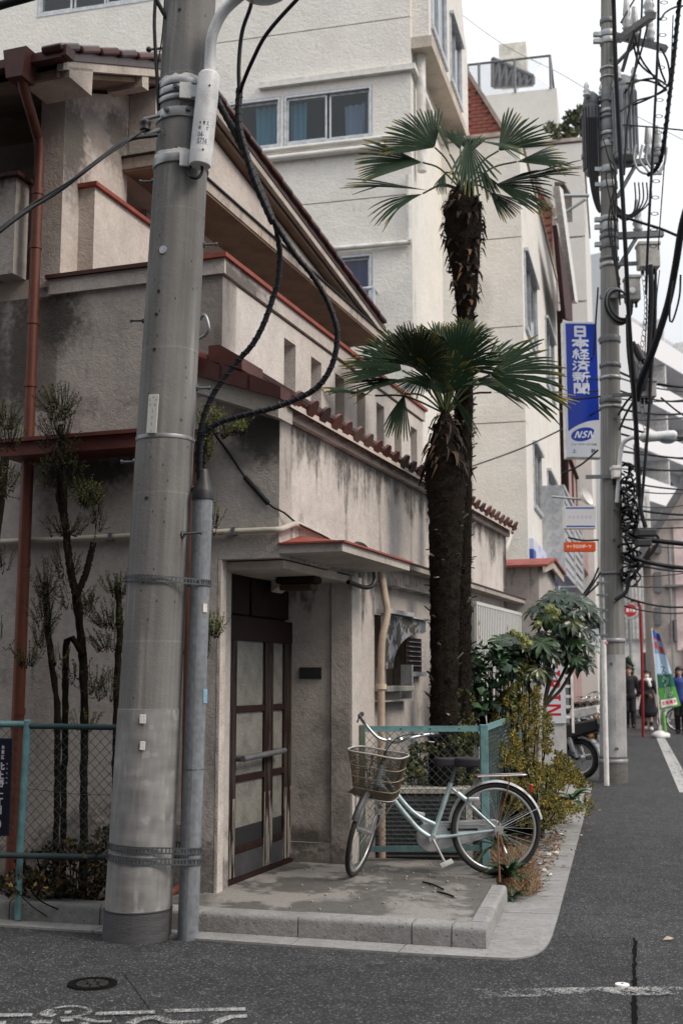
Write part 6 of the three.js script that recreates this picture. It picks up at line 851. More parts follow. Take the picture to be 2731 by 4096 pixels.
// ------------------------------------------------------------------ the bicycle
{
  const t = thing('bicycle', 'pale blue step-through city bicycle with brown wire basket parked by the entrance', 'bicycle', [1.057, 0.112, -8.45], PI + 0.039);
  const q = (x, y, z = 0) => V(x, y, z), R = 0.31, paintB = worn(0.42, 0.54, 0.58, { roughness: 0.28, metalness: 0.3, k: 4 }), silver = worn(0.56, 0.57, 0.59, { roughness: 0.3, metalness: 0.7, k: 5 }), tyre = worn(0.018, 0.018, 0.018, { roughness: 0.8, k: 6 }), rustM = worn(0.13, 0.058, 0.03, { roughness: 0.8, k: 6 });
  const wheel = (name, parent, c) => {
    const w = part(name, new THREE.TorusGeometry(R - 0.017, 0.0175, 12, 72).translate(c.x, c.y, c.z), tyre, parent);
    part('rim', [new THREE.TorusGeometry(R - 0.04, 0.011, 8, 72).scale(1, 1, 0.9).translate(c.x, c.y, c.z)], silver, w); part('hub', cyl(0.018, 0.018, 0.09, 14).rotateX(PI / 2).translate(c.x, c.y, c.z - 0.045), silver, w);
    const sp = []; for (let i = 0; i < 36; i++) { const a = i / 36 * 2 * PI, b = a + (i % 4 < 2 ? 0.9 : -0.9), z = i % 2 ? 0.03 : -0.03; sp.push(bar(q(c.x + 0.018 * Math.cos(b), c.y + 0.018 * Math.sin(b), c.z + z), q(c.x + (R - 0.045) * Math.cos(a), c.y + (R - 0.045) * Math.sin(a), c.z), 0.0013, 4)); } part('spokes', sp, M.galv, w, { kind: 'stuff' }); return w;
  };
  wheel('rear_wheel', t, q(0, R));
  const arc = (c, r, a0, a1, w, n = 30) => { const gs = [], P = (i, z, k) => { const a = lerp(a0, a1, i / n); return [c.x + (r + k) * Math.cos(a), c.y + (r + k) * Math.sin(a), c.z + z]; }; for (let i = 0; i < n; i++) for (let j = 0; j < 4; j++) { const z0 = -w + w * j / 2, z1 = z0 + w / 2, k = (z) => -0.016 * (z / w) ** 2; gs.push(quadGeo(P(i, z0, k(z0)), P(i + 1, z0, k(z0)), P(i + 1, z1, k(z1)), P(i, z1, k(z1)))); } return mergeVertices(mergeGeometries(gs), 1e-4); };
  const fend = Object.assign(silver.clone(), { side: THREE.DoubleSide }); part('rear_fender', (() => { const g = arc(q(0, R), R + 0.02, -0.2 + PI * 1.0, 3.34 - PI * 1.0 - 0.02, 0.026, 36); g.computeVertexNormals(); return g; })(), fend, t);
  part('fender_stay', [bar(q(0, R, -0.05), q(-0.29, R + 0.14, -0.028), 0.003, 6), bar(q(0, R, 0.05), q(-0.29, R + 0.14, 0.028), 0.003, 6)], silver, t, { kind: 'stuff' });
  // frame tubes
  const BB = q(0.44, 0.25), ST = q(0.305, 0.62), HL = q(0.815, 0.6), HT = q(0.777, 0.745);
  part('down_tube', tube([q(0.805, 0.63), q(0.72, 0.535), q(0.62, 0.41), q(0.53, 0.31), BB], 0.0165, 40, 14), paintB, t); part('upper_tube', tube([q(0.79, 0.7), q(0.7, 0.575), q(0.6, 0.455), q(0.51, 0.385), q(0.4, 0.335)], 0.0145, 40, 14), paintB, t);
  part('seat_tube', bar(BB, ST, 0.0165, 14), paintB, t); part('head_tube', bar(HL, HT, 0.021, 16), paintB, t);
  for (const z of [-0.06, 0.06]) { part('chain_stay', bar(q(0.44, 0.25, z * 0.35), q(0, R, z), 0.0105, 10), paintB, t); part('seat_stay', bar(q(0.3, 0.585, z * 0.4), q(0, R, z), 0.009, 10), paintB, t); }
  part('seat_lug', new THREE.CapsuleGeometry(0.017, 0.07, 4, 12).rotateZ(-0.9).translate(0.235, 0.53, -0.03), paintB, t); part('seat_post', bar(ST, q(0.27, 0.74), 0.0125, 12), M.galvDark, t);
  // saddle
  { const sh = new THREE.Shape(); sh.moveTo(-0.12, -0.09); sh.quadraticCurveTo(-0.14, 0, -0.12, 0.09); sh.quadraticCurveTo(-0.02, 0.085, 0.03, 0.03); sh.quadraticCurveTo(0.15, 0.03, 0.16, 0); sh.quadraticCurveTo(0.15, -0.03, 0.03, -0.03); sh.quadraticCurveTo(-0.02, -0.085, -0.12, -0.09); const g = new THREE.ExtrudeGeometry(sh, { depth: 0.03, bevelEnabled: true, bevelSize: 0.012, bevelThickness: 0.016, bevelSegments: 3, curveSegments: 10 }).rotateX(-PI / 2).translate(0.25, 0.745, 0); const s = part('saddle', g, worn(0.022, 0.02, 0.028, { roughness: 0.55, k: 4 }), t); part('saddle_spring', [-0.05, 0.05].map((z) => cyl(0.022, 0.022, 0.06, 12).translate(0.17, 0.685, z)), M.black, s, { kind: 'stuff' }); }
  // chain case behind, crank and pedals
  { const sh = new THREE.Shape(); sh.absarc(0.44, 0.25, 0.092, PI * 0.45, PI * 1.55, false); sh.lineTo(0.0, R - 0.055); sh.absarc(0.0, R, 0.055, -PI * 0.5, PI * 0.5, false); sh.closePath(); } 
  { const pts = []; for (let i = 0; i <= 14; i++) { const a = -PI * 0.55 + i / 14 * PI * 1.1; pts.push([0.44 + 0.095 * Math.cos(a), 0.252 + 0.095 * Math.sin(a)]); } for (let i = 0; i <= 8; i++) { const a = PI * 0.5 + i / 8 * PI; pts.push([0.01 + 0.052 * Math.cos(a), R + 0.0 + 0.052 * Math.sin(a)]); } const c = part('chain_case', extrude(pts, 0.03, [], 0.006).translate(0, 0, 0.045), worn(0.45, 0.47, 0.5, { roughness: 0.35, metalness: 0.4, k: 4 }), t); part('case_slot', box(0.12, 0.33, 0.295, 0.312, 0.035, 0.04), M.black, c); part('case_ridge', [box(0.06, 0.4, 0.33, 0.336, 0.033, 0.04)], silver, c); }
  part('bottom_bracket', cyl(0.026, 0.026, 0.1, 16).rotateX(PI / 2).translate(0.44, 0.25, -0.05), silver, t);
  const pedal = (c, ct3) => { const p = part('pedal', [rbox(-0.045, 0.045, -0.012, 0.012, -0.035, -0.012, 0.005), rbox(-0.045, 0.045, -0.012, 0.012, 0.012, 0.035, 0.005), box(-0.04, 0.04, -0.006, 0.006, -0.012, 0.012)], worn(0.5, 0.52, 0.52, { k: 6 }), t); p.position.copy(c); p.rotation.z = ct3; };
  part('crank', bar(q(0.44, 0.25, -0.065), q(0.365, 0.105, -0.08), 0.01, 10, 0.008), silver, t); pedal(q(0.358, 0.1, -0.125), -0.4); part('crank', bar(q(0.44, 0.25, 0.085), q(0.515, 0.395, 0.09), 0.01, 10, 0.008), silver, t); pedal(q(0.52, 0.4, 0.13), 0.2);
  // rear rack, reflector, lock, stand
  const rk = part('rear_rack', [tube([q(0.13, 0.665, -0.05), q(-0.18, 0.675, -0.055), q(-0.2, 0.675, 0), q(-0.18, 0.675, 0.055), q(0.13, 0.665, 0.05)], 0.006, 40, 8)], silver, t); for (const z of [-0.025, 0, 0.025]) part('rack_bar', bar(q(0.14, 0.667, z), q(-0.19, 0.676, z), 0.005, 8), rustM, rk); for (const z of [-0.055, 0.055]) part('rack_leg', bar(q(-0.1, 0.67, z), q(0.0, R + 0.01, z * 1.15), 0.005, 8), rustM, rk); part('rack_foot', bar(q(0.085, 0.665, 0), q(0.09, 0.635, 0), 0.008, 8), silver, rk);
  part('reflector', rbox(-0.258, -0.236, 0.555, 0.61, -0.022, 0.022, 0.008), worn(0.4, 0.03, 0.02, { roughness: 0.25, k: 6 }), t); part('ring_lock', rbox(0.12, 0.2, 0.5, 0.53, -0.07, -0.04, 0.01).rotateZ(0), silver, t);
  part('kick_stand', [tube([q(0, R, -0.075), q(-0.02, 0.24, -0.085), q(-0.035, 0.17, -0.1), q(-0.02, 0.14, -0.105)], 0.011, 16), tube([q(0.0, R, -0.08), q(0.015, 0.15, -0.18), q(0.025, 0.02, -0.27), q(0.03, -0.0, -0.28)], 0.0075, 16)], rustM, t); part('derailleur_guard', [cyl(0.03, 0.03, 0.03, 14).rotateX(PI / 2).translate(-0.005, R, -0.09), bar(q(-0.02, 0.23, -0.08), q(-0.05, 0.16, -0.1), 0.012, 8)], silver, t, { kind: 'stuff' });
  // steered front end, turned hard to the left about the steering axis
  const ax = HT.clone().sub(HL).normalize(), front = new THREE.Group(); front.name = 'front_end'; t.add(front); front.position.copy(HL); front.quaternion.setFromAxisAngle(ax, 1.24);
  const f = (x, y, z = 0) => q(x, y, z).sub(HL), stem = HT.clone().addScaledVector(ax, 0.17), hubF = HL.clone().addScaledVector(ax, -0.3).add(q(0.052, 0.005, 0));
  wheel('front_wheel', front, hubF.clone().sub(HL)); for (const z of [-0.048, 0.048]) part('fork_blade', tube([f(HL.x, HL.y, z * 0.6), f(HL.x + 0.03, HL.y - 0.1, z), f(hubF.x - 0.03, hubF.y + 0.08, z), f(hubF.x, hubF.y, z)], 0.0105, 20, 10), silver, front); part('fork_crown', box(-0.02, 0.02, -0.02, 0.01, -0.045, 0.045), silver, front);
  part('front_fender', (() => { const g = arc(hubF.clone().sub(HL), R + 0.016, 0.5, 2.75, 0.025, 26); g.computeVertexNormals(); return g; })(), Object.assign(worn(0.05, 0.05, 0.055, { roughness: 0.4, k: 4 }), { side: THREE.DoubleSide }), front);
  const s0 = stem.clone().sub(HL); part('stem', [bar(HT.clone().sub(HL), s0, 0.012, 12), new THREE.SphereGeometry(0.02, 12, 8).translate(s0.x, s0.y, s0.z)], M.chrome, front);
  const hb = (s) => [q(0.02, 0, 0), q(0.05, 0.015, 0.07 * s), q(0.03, 0.07, 0.17 * s), q(-0.06, 0.095, 0.25 * s), q(-0.16, 0.08, 0.275 * s)].map((v) => v.add(s0)), full = [...hb(-1).reverse(), ...hb(1).slice(1)];
  part('handlebar', tube(full, 0.0115, 70, 12), M.chrome, front); for (const s of [-1, 1]) { const e = hb(s); part('grip', bar(e[3].clone().lerp(e[4], 0.1), e[4].clone().add(q(-0.05, -0.008, 0.006 * s)), 0.0165, 12), M.blackRubber, front); part('brake_lever', tube([e[3].clone().add(q(0.02, -0.01, 0)), e[3].clone().add(q(0, -0.045, 0.01 * s)), e[4].clone().add(q(0.02, -0.05, 0.01 * s))], 0.006, 12), M.chrome, front); }
  part('brake_cable', [tube([hb(-1)[3], s0.clone().add(q(0.2, 0.1, -0.12)), s0.clone().add(q(0.14, -0.08, -0.02)), s0.clone().add(q(0.06, -0.2, 0))], 0.003, 30, 5)], M.cable, front);
  part('bell', new THREE.SphereGeometry(0.026, 14, 8, 0, 2 * PI, 0, PI / 2).translate(s0.x + 0.03, s0.y + 0.03, s0.z - 0.09), M.chrome, front);
  part('head_lamp', [lathe([[0, 0], [0.02, 0.005], [0.035, 0.05], [0.036, 0.06], [0, 0.066]], 18).rotateZ(-PI / 2).translate(HL.x + 0.04 - HL.x, -0.12, -0.07)], M.chrome, front);
  // wire basket
  const bc = s0.clone().add(q(0.2, -0.04, 0)), top = [], bot = [], N = 64, mk = (a, w, d) => { const c = Math.cos(a), s = Math.sin(a), k = Math.pow(Math.abs(c) ** 4 + Math.abs(s) ** 4, -0.25); return q(c * k * w, 0, s * k * d); };
  for (let i = 0; i <= N; i++) { const a = i / N * 2 * PI; top.push(mk(a, 0.15, 0.195).add(bc).add(q(0, 0.02 * Math.cos(a), 0))); bot.push(mk(a, 0.11, 0.145).add(bc).add(q(-0.02, -0.3, 0))); }
  for (const v of [...top, ...bot]) v.sub(bc).applyAxisAngle(V(1, 0, 0), 0.1).add(bc);
  const bask = worn(0.085, 0.066, 0.042, { roughness: 0.7, k: 6 }), b = part('basket', [tube(top, 0.0055, 120, 8), tube(bot, 0.004, 100, 6)], worn(0.5, 0.5, 0.5, { roughness: 0.4, k: 5 }), front), wires = [];
  for (const k of [0.3, 0.55, 0.8]) part('basket_hoop', tube(top.map((p, i) => p.clone().lerp(bot[i], k)), 0.0032, 100, 6), worn(0.3, 0.26, 0.2, { k: 5 }), b);
  const per = 150; const tc = new THREE.CatmullRomCurve3(top, true), bcv = new THREE.CatmullRomCurve3(bot, true), sg = (p, r) => bar(p[0], p[1], r, 3);
  for (let i = 0; i < per; i++) { const u = i / per, v = ((i + 9) % per) / per, w = ((i - 9 + per) % per) / per; wires.push(sg([tc.getPointAt(u), bcv.getPointAt(v)], 0.0012), sg([tc.getPointAt(u), bcv.getPointAt(w)], 0.0012)); }
  for (let i = 0; i < 24; i++) { const a = lerp(-0.1, 0.1, i / 23) + bc.x - 0.02; wires.push(bar(q(a, bc.y - 0.3, -0.14), q(a, bc.y - 0.3, 0.14), 0.0015, 4)); } part('basket_mesh', wires, bask, b, { kind: 'stuff' });
  part('basket_stay', [bar(f(hubF.x, hubF.y, -0.06), bot[N / 4 * 3].clone(), 0.004, 6), bar(f(hubF.x, hubF.y, 0.06), bot[N / 4].clone(), 0.004, 6)], silver, front, { kind: 'stuff' });
}

// ------------------------------------------------------------------ plants
const foliage = (r = 0.75) => new THREE.MeshStandardMaterial({ vertexColors: true, roughness: r, side: THREE.DoubleSide });
const FOL = foliage(), FOLG = foliage(0.38);
const rvec = () => { const a = rnd() * 2 * PI, z = rr(-1, 1), s = Math.sqrt(1 - z * z); return V(s * Math.cos(a), z, s * Math.sin(a)); };
class Leaves { // many small leaves written into one geometry
  constructor() { this.p = []; this.c = []; }
  leaf(o, d, n, l, w, col) { const s = d.clone().cross(n).normalize().multiplyScalar(w), m = o.clone().addScaledVector(d, l * 0.5).addScaledVector(n, w * 0.35), e = o.clone().addScaledVector(d, l); for (const [a, b, c] of [[o, m.clone().add(s), m], [o, m, m.clone().sub(s)], [m, m.clone().add(s), e], [m, e, m.clone().sub(s)]]) for (const v of [a, b, c]) { this.p.push(v.x, v.y, v.z); this.c.push(...col); } }
  geo() { const g = new THREE.BufferGeometry(); g.setAttribute('position', new THREE.BufferAttribute(new Float32Array(this.p), 3)); g.setAttribute('color', new THREE.BufferAttribute(new Float32Array(this.c), 3)); g.computeVertexNormals(); return g; }
}
{ // pruned yews in the left planter
  const yew = (label, D, limbs, tufts) => {
    const b = at(limbs[0][0][0], limbs[0][0][1], D), t = thing('yew_tree', label, 'tree', [b.x, 0, b.z], 0), off = V(b.x, 0, b.z), L = new Leaves(), tw = [], P = (x, y, d = 0) => at(x, y, D + d).sub(off);
    const trunk = part('trunk', limbs.map(([...l]) => { const r0 = l[l.length - 1]; const pts = l.slice(0, -1).map(([x, y], i) => { const v = P(x, y, 0.02 * i); if (y > 3500) v.y = 0; return v; }); const g = tube(pts, r0, 40, 9), pp = g.attributes.position; for (let i = 0; i < pp.count; i++) { pp.setXYZ(i, pp.getX(i) + rr(-0.005, 0.005), pp.getY(i), pp.getZ(i) + rr(-0.005, 0.005)); } return g; }), M.bark, t);
    for (const [x, y, rx, ry, n, tone] of tufts) for (let i = 0; i < n; i++) {
      const a = rnd() * 2 * PI, k = Math.sqrt(rnd()), kc = k * rr(0.2, 0.85), dz = rr(-0.14, 0.14), c = P(x + rx * kc * Math.cos(a + 0.2), y + ry * kc * Math.sin(a + 0.2) + 12, dz * 0.7), tip = P(x + rx * k * Math.cos(a), y + ry * k * Math.sin(a), dz), mid = c.clone().lerp(tip, 0.5).add(V(0, -0.02, 0)); tw.push(bar(c, mid, 0.0025, 4), bar(mid, tip, 0.002, 4)); const d = tip.clone().sub(mid).normalize(), len = rr(0.05, 0.11), q = rr(0.7, 1.4) * tone;
      const shoot = d.clone().add(V(0, rr(-0.2, 0.5), 0)).normalize(); tw.push(bar(tip, tip.clone().addScaledVector(shoot, len), 0.0012, 3));
      for (let j = 0; j < 20; j++) { const u = j / 20, o = tip.clone().addScaledVector(shoot, len * u), nd = shoot.clone().multiplyScalar(0.6).add(rvec().multiplyScalar(0.9)).normalize(), y2 = rnd() < 0.2 * tone ? 1.9 : 1; L.leaf(o, nd, rvec(), rr(0.01, 0.02), 0.0028, [0.05 * q * y2, 0.056 * q * y2, 0.02 * q]); }
    }
    part('twigs', tw, M.bark, t, { kind: 'stuff' }); part('foliage', L.geo(), FOL, t, { kind: 'stuff', keepUV: true });
  };
  yew('pruned dark yew with forked trunk, the tallest left of the concrete pole', 7.72, [[[335, 3560], [338, 2900], [330, 2600], [305, 2380], 0.026], [[305, 2380], [280, 2260], [262, 2100], [240, 1990], [238, 1880], 0.024], [[305, 2390], [345, 2290], [375, 2170], 0.021], [[338, 2620], [270, 2560], [262, 2900], [255, 3300], [255, 3560], 0.02], [[262, 2100], [255, 1900], [242, 1700], 0.018]],
    [[235, 1625, 70, 60, 70, 1.2], [240, 1760, 70, 110, 60, 0.9], [250, 1900, 80, 90, 60, 0.8], [262, 2120, 80, 30, 34, 0.9], [350, 1990, 60, 40, 70, 1.7], [390, 2060, 30, 90, 26, 1.3], [260, 2270, 60, 60, 34, 1.1], [290, 2390, 90, 50, 24, 0.8], [350, 2430, 30, 30, 20, 0.8], [300, 2700, 70, 40, 16, 0.9], [370, 2740, 50, 40, 24, 1], [340, 2900, 60, 20, 16, 1.6]]);
  yew('thin dark yew stem, nearest the rainwater pipe of the yews', 7.6, [[[222, 3560], [232, 2900], [205, 2640], [190, 2460], [182, 2330], 0.02]], [[180, 2350, 50, 60, 40, 0.9], [180, 2470, 55, 70, 40, 0.8], [160, 2560, 40, 30, 16, 0.8], [110, 2640, 45, 30, 26, 1], [230, 2640, 40, 30, 12, 1.2]]);
  yew('dark yew half hidden behind the left edge of the concrete pole', 7.6, [[[465, 3560], [462, 3000], [470, 2700], [480, 2500], [470, 2330], 0.02]], [[470, 2355, 60, 30, 40, 1.2], [450, 2480, 80, 40, 50, 0.9], [440, 2580, 80, 26, 40, 0.8], [440, 2760, 80, 50, 30, 0.8]]);
  yew('dark yew cut by the left edge of the picture', 7.4, [[[-60, 3560], [-40, 2600], [-20, 2200], [5, 1980], [20, 1830], 0.03]], [[20, 1680, 60, 40, 40, 1.1], [30, 1760, 60, 50, 40, 1], [25, 1930, 40, 60, 50, 1], [10, 2260, 40, 30, 16, 1], [0, 2560, 50, 50, 10, 1.2]]);
  yew('pale green yew twigs reaching out right of the grey conduit', 7.35, [[[770, 3560], [795, 2600], [800, 2100], [815, 1800], [850, 1700], 0.012]], [[835, 1690, 40, 40, 40, 2.2], [890, 1720, 70, 30, 40, 2.2], [960, 1716, 30, 12, 16, 2.2], [820, 1790, 30, 60, 40, 1.9], [850, 2090, 30, 60, 24, 1.6], [850, 2520, 50, 26, 50, 2.1], [825, 2600, 20, 30, 14, 1.3]]);
}
{ // glossy fatsia with palmate leaves, each leaf a part
  const D = 11.6, b = at(2170, 3000, D), t = thing('fatsia_shrub', 'tall fatsia shrub with large glossy palmate leaves and pale flower balls', 'shrub', [b.x, 0, b.z]), off = V(b.x, 0, b.z), P = (x, y, d = 0) => at(x, y, D + d).sub(off);
  const palmate = (lobes, sd) => { const p = [], tri = (a, c, e) => p.push(...a, ...c, ...e); for (let i = 0; i < lobes; i++) { const a = lerp(-2.35, 2.35, i / (lobes - 1)), len = 0.5 + 0.5 * Math.cos(a * 0.45), w = 0.125 * len, wv = 0.03 * hash(i, sd, 1), f = (r, o, h) => [r * Math.cos(a) - o * Math.sin(a), h, r * Math.sin(a) + o * Math.cos(a)], z = [0, 0, 0], dn = 0.16 + wv; const m0 = f(0.34 * len, 0, -0.01), l0 = f(0.34 * len, w * 0.95, 0.018), r0 = f(0.34 * len, -w * 0.95, 0.018), m1 = f(0.68 * len, 0, -0.05), l1 = f(0.66 * len, w * 1.15, -0.02), r1 = f(0.66 * len, -w * 1.15, -0.02), e = f(len, 0, -dn); tri(z, l0, m0); tri(z, m0, r0); tri(m0, l0, l1); tri(m0, l1, m1); tri(m0, m1, r1); tri(m0, r1, r0); tri(m1, l1, e); tri(m1, e, r1); } const g = new THREE.BufferGeometry(); g.setAttribute('position', new THREE.BufferAttribute(new Float32Array(p), 3)); g.computeVertexNormals(); return plain(g); };
  const shapes = [palmate(7, 1), palmate(9, 2), palmate(8, 3)], mats = [[0.012, 0.03, 0.013], [0.02, 0.048, 0.02], [0.05, 0.09, 0.04], [0.009, 0.022, 0.01], [0.1, 0.12, 0.04]].map((c) => std(...c, { roughness: 0.3, side: THREE.DoubleSide }));
  const stems = [], balls = [];
  const clump = (x, y, rx, ry, n, size) => { const c = P(x, y + ry * 0.5); stems.push(tube([P(2160, 3050), P(2170, 2850), P((x + 2170) / 2, (y + 2850) / 2 + 30), c], 0.016, 24, 7)); for (let i = 0; i < n; i++) { const a = rnd() * 2 * PI, k = Math.sqrt(rr(0.12, 1)), p = P(x + rx * k * Math.cos(a), y + ry * k * Math.sin(a), -0.35 * Math.sqrt(1 - k * k * 0.9) + rr(-0.05, 0.3)), out = p.clone().sub(c).setY(0).normalize(), m = part('leaf', shapes[i % 3].clone(), mats[Math.floor(rnd() ** 1.3 * 4.2)], t, { keepUV: true }); m.geometry = shapes[i % 3]; m.position.copy(p); m.scale.setScalar(size * rr(0.75, 1.2)); const up = V(out.x * 0.75 + rr(-0.3, 0.3), 1 - 0.4 * Math.sin(a), out.z * 0.75 + 0.35 + rr(-0.3, 0.3)).normalize(), fx = out.clone().addScaledVector(up, -out.dot(up)).normalize(); m.quaternion.setFromRotationMatrix(new THREE.Matrix4().makeBasis(fx, up, fx.clone().cross(up))); if (rnd() < 0.5) stems.push(bar(c, p, 0.004, 5)); } };
  clump(2255, 2440, 120, 80, 58, 0.15); clump(2330, 2480, 55, 60, 18, 0.14); clump(2060, 2590, 85, 55, 34, 0.15); clump(2205, 2575, 110, 44, 44, 0.16); clump(2150, 2660, 34, 40, 8, 0.14); clump(2318, 2600, 45, 60, 14, 0.14); clump(2090, 2680, 60, 60, 16, 0.14);
  part('stem', stems, worn(0.1, 0.085, 0.06, { k: 5 }), t);
  const fl = worn(0.3, 0.33, 0.13, { roughness: 0.9, k: 6 }); for (const [x, y, s] of [[2200, 2432, 4], [2225, 2450, 4], [2215, 2470, 3], [2190, 2440, 3], [2080, 2545, 5], [2100, 2560, 5], [2115, 2575, 4], [2090, 2585, 4], [2050, 2530, 3], [2150, 2498, 3]]) { const g = []; for (let i = 0; i < 60; i++) { const d = rvec(); g.push(new THREE.SphereGeometry(0.006, 5, 4).translate(d.x * 0.032, d.y * 0.032, d.z * 0.032)); } g.push(new THREE.SphereGeometry(0.026, 10, 8)); const m = part('flower_ball', g, fl, t); m.position.copy(P(x, y, -0.42)); m.scale.setScalar(0.7 + s * 0.1); }
}
{ // shrub with oval glossy leaves
  const D = 11.2, b = at(1960, 3000, D), t = thing('laurel_shrub', 'dark green shrub with oval glossy leaves between the palm trunk and the fatsia', 'shrub', [b.x, 0, b.z]), off = V(b.x, 0, b.z), P = (x, y, d = 0) => at(x, y, D + d).sub(off), st2 = [];
  const lf = new Leaves(); lf.leaf(V(0, 0, 0), V(1, 0, 0), V(0, 1, 0), 1, 0.36, [1, 1, 1]); const g = lf.geo(); g.deleteAttribute('color'); const geo = plain(g), mats = [[0.016, 0.042, 0.018], [0.026, 0.065, 0.026], [0.06, 0.11, 0.05]].map((c) => std(...c, { roughness: 0.28, side: THREE.DoubleSide }));
  for (let i = 0; i < 285; i++) { const u = rnd(), x = lerp(1865, 2060, u) + rr(-20, 20), y = rr(2570 + 60 * Math.abs(u - 0.6), 2850), p = P(x, y, rr(-0.25, 0.25)), m = part('leaf', geo.clone(), mats[Math.floor(rnd() ** 1.4 * 3)], t, { keepUV: true }); m.geometry = geo; m.position.copy(p); m.scale.setScalar(rr(0.09, 0.15)); m.quaternion.setFromUnitVectors(V(1, 0, 0), V(rr(-1, 1), rr(-0.7, 0.5), rr(-0.2, 1)).normalize()); m.rotateX(rr(-0.6, 0.6)); if (i % 5 === 0) st2.push(tube([P(1965, 3050), P(lerp(1965, x, 0.6), lerp(3050, y, 0.55)), p], 0.005, 10, 5)); }
  part('stem', st2, M.bark, t);
}
const hedge = (name, label, D, blobs, n, cols, o = {}) => { // fine feathery foliage
  const b = at(blobs[0][0], 3300, D), t = thing(name, label, o.cat ?? 'shrub', [b.x, 0, b.z]), off = V(b.x, 0, b.z), L = new Leaves(), st2 = []; let tot = blobs.reduce((s, q) => s + q[2] * q[3], 0);
  for (const [x, y, rx, ry, dd = 0, dz = 0.45] of blobs) { const m = Math.round(n * rx * ry / tot); for (let i = 0; i < m; i++) { const a = rnd() * 2 * PI, k = Math.pow(rnd(), 0.45), X = x + rx * k * Math.cos(a), Y = y + ry * k * Math.sin(a), depth = D + dd + rr(-dz, dz) * Math.sqrt(Math.max(0.05, 1 - k * k)); if (vnoise(X * 0.035 + 50, Y * 0.035 + 50, 1 << 16, 3) < (o.gap ?? 0.3)) continue; const p = at(X, Y, depth).sub(off); if (p.y < 0.02) continue; const d = V(Math.cos(a) * 0.5 + rr(-0.6, 0.6), -Math.sin(a) * 0.4 + rr(-0.2, 0.8), rr(-0.3, 0.9)).normalize(), c = cols[Math.floor(rnd() * cols.length)], q = rr(0.7, 1.3); for (let j = 0; j < (o.per ?? 5); j++) { const e = d.clone().add(rvec().multiplyScalar(0.7)).normalize(); L.leaf(p.clone().addScaledVector(d, j * 0.009), e, rvec(), rr(0.6, 1.2) * (o.l ?? 0.03), (o.w ?? 0.007), c.map((v) => v * q)); } if (i % 60 === 0) st2.push(tube([V(rr(-0.2, 0.2), 0, rr(-0.1, 0.1)), p.clone().multiply(V(0.7, 0.5, 0.7)), p], 0.004, 10, 4)); } }
  part('foliage', L.geo(), FOL, t, { kind: 'stuff', keepUV: true }); part('stems', st2.length ? st2 : [bar(V(0, 0, 0), V(0, 0.2, 0), 0.01)], M.bark, t, { kind: 'stuff' }); return t;
};
const YEL = [[0.27, 0.2, 0.035], [0.17, 0.165, 0.04], [0.32, 0.22, 0.04], [0.09, 0.115, 0.035], [0.13, 0.13, 0.035]];
hedge('hedge_shrub', 'yellow green feathery hedge shrub spilling over the street side of the fence', 11.2, [[2080, 2950, 120, 210, 0, 0.6], [2105, 2760, 46, 120, 0.3], [2215, 3130, 90, 115, 0.3, 0.5], [2150, 3200, 130, 110, -0.6, 0.5], [2010, 3080, 70, 180, -0.8, 0.4], [2315, 3190, 55, 75, 0.8], [2120, 2640, 30, 70, 0.5], [2190, 3150, 140, 110, 0.2, 0.7]], 10500, YEL, { gap: 0.4, w: 0.0062 });
hedge('hedge_shrub', 'sparse yellow green shrub growing inside the fence behind the bicycle saddle', 9.9, [[1700, 3060, 70, 110], [1800, 3000, 70, 110], [1860, 3060, 60, 150], [1640, 3090, 40, 60], [1850, 2860, 50, 100, 0.4]], 2300, [[0.1, 0.1, 0.02], [0.07, 0.085, 0.02], [0.13, 0.11, 0.02], [0.03, 0.045, 0.015]], { gap: 0.38, l: 0.034, w: 0.011, per: 3 });
hedge('planter_weeds', 'dark weeds and ivy with a few yellow leaves at the foot of the left fence', 7.55, [[300, 3480, 230, 110, 0, 0.2], [120, 3540, 120, 50], [420, 3440, 90, 120]], 1500, [[0.018, 0.022, 0.01], [0.02, 0.018, 0.01], [0.03, 0.026, 0.01], [0.13, 0.08, 0.015]], { gap: 0.3, l: 0.035, w: 0.01, per: 3, cat: 'weeds' });
hedge('roof_shrub', 'leafy shrub growing on the roof edge of the cream apartment block', 38, [[2255, 530, 70, 40, 0, 1], [2300, 495, 45, 45], [2235, 540, 50, 30], [2320, 470, 24, 34]], 420, [[0.12, 0.13, 0.07], [0.07, 0.085, 0.045]], { gap: 0.42, l: 0.22, w: 0.05, per: 4 });
hedge('street_hedge', 'small clipped dark green hedge far down the street', 40, [[2500, 2690, 14, 45, 0, 0.5]], 300, [[0.03, 0.05, 0.02]], { gap: 0.1, l: 0.2, w: 0.06, per: 4 });
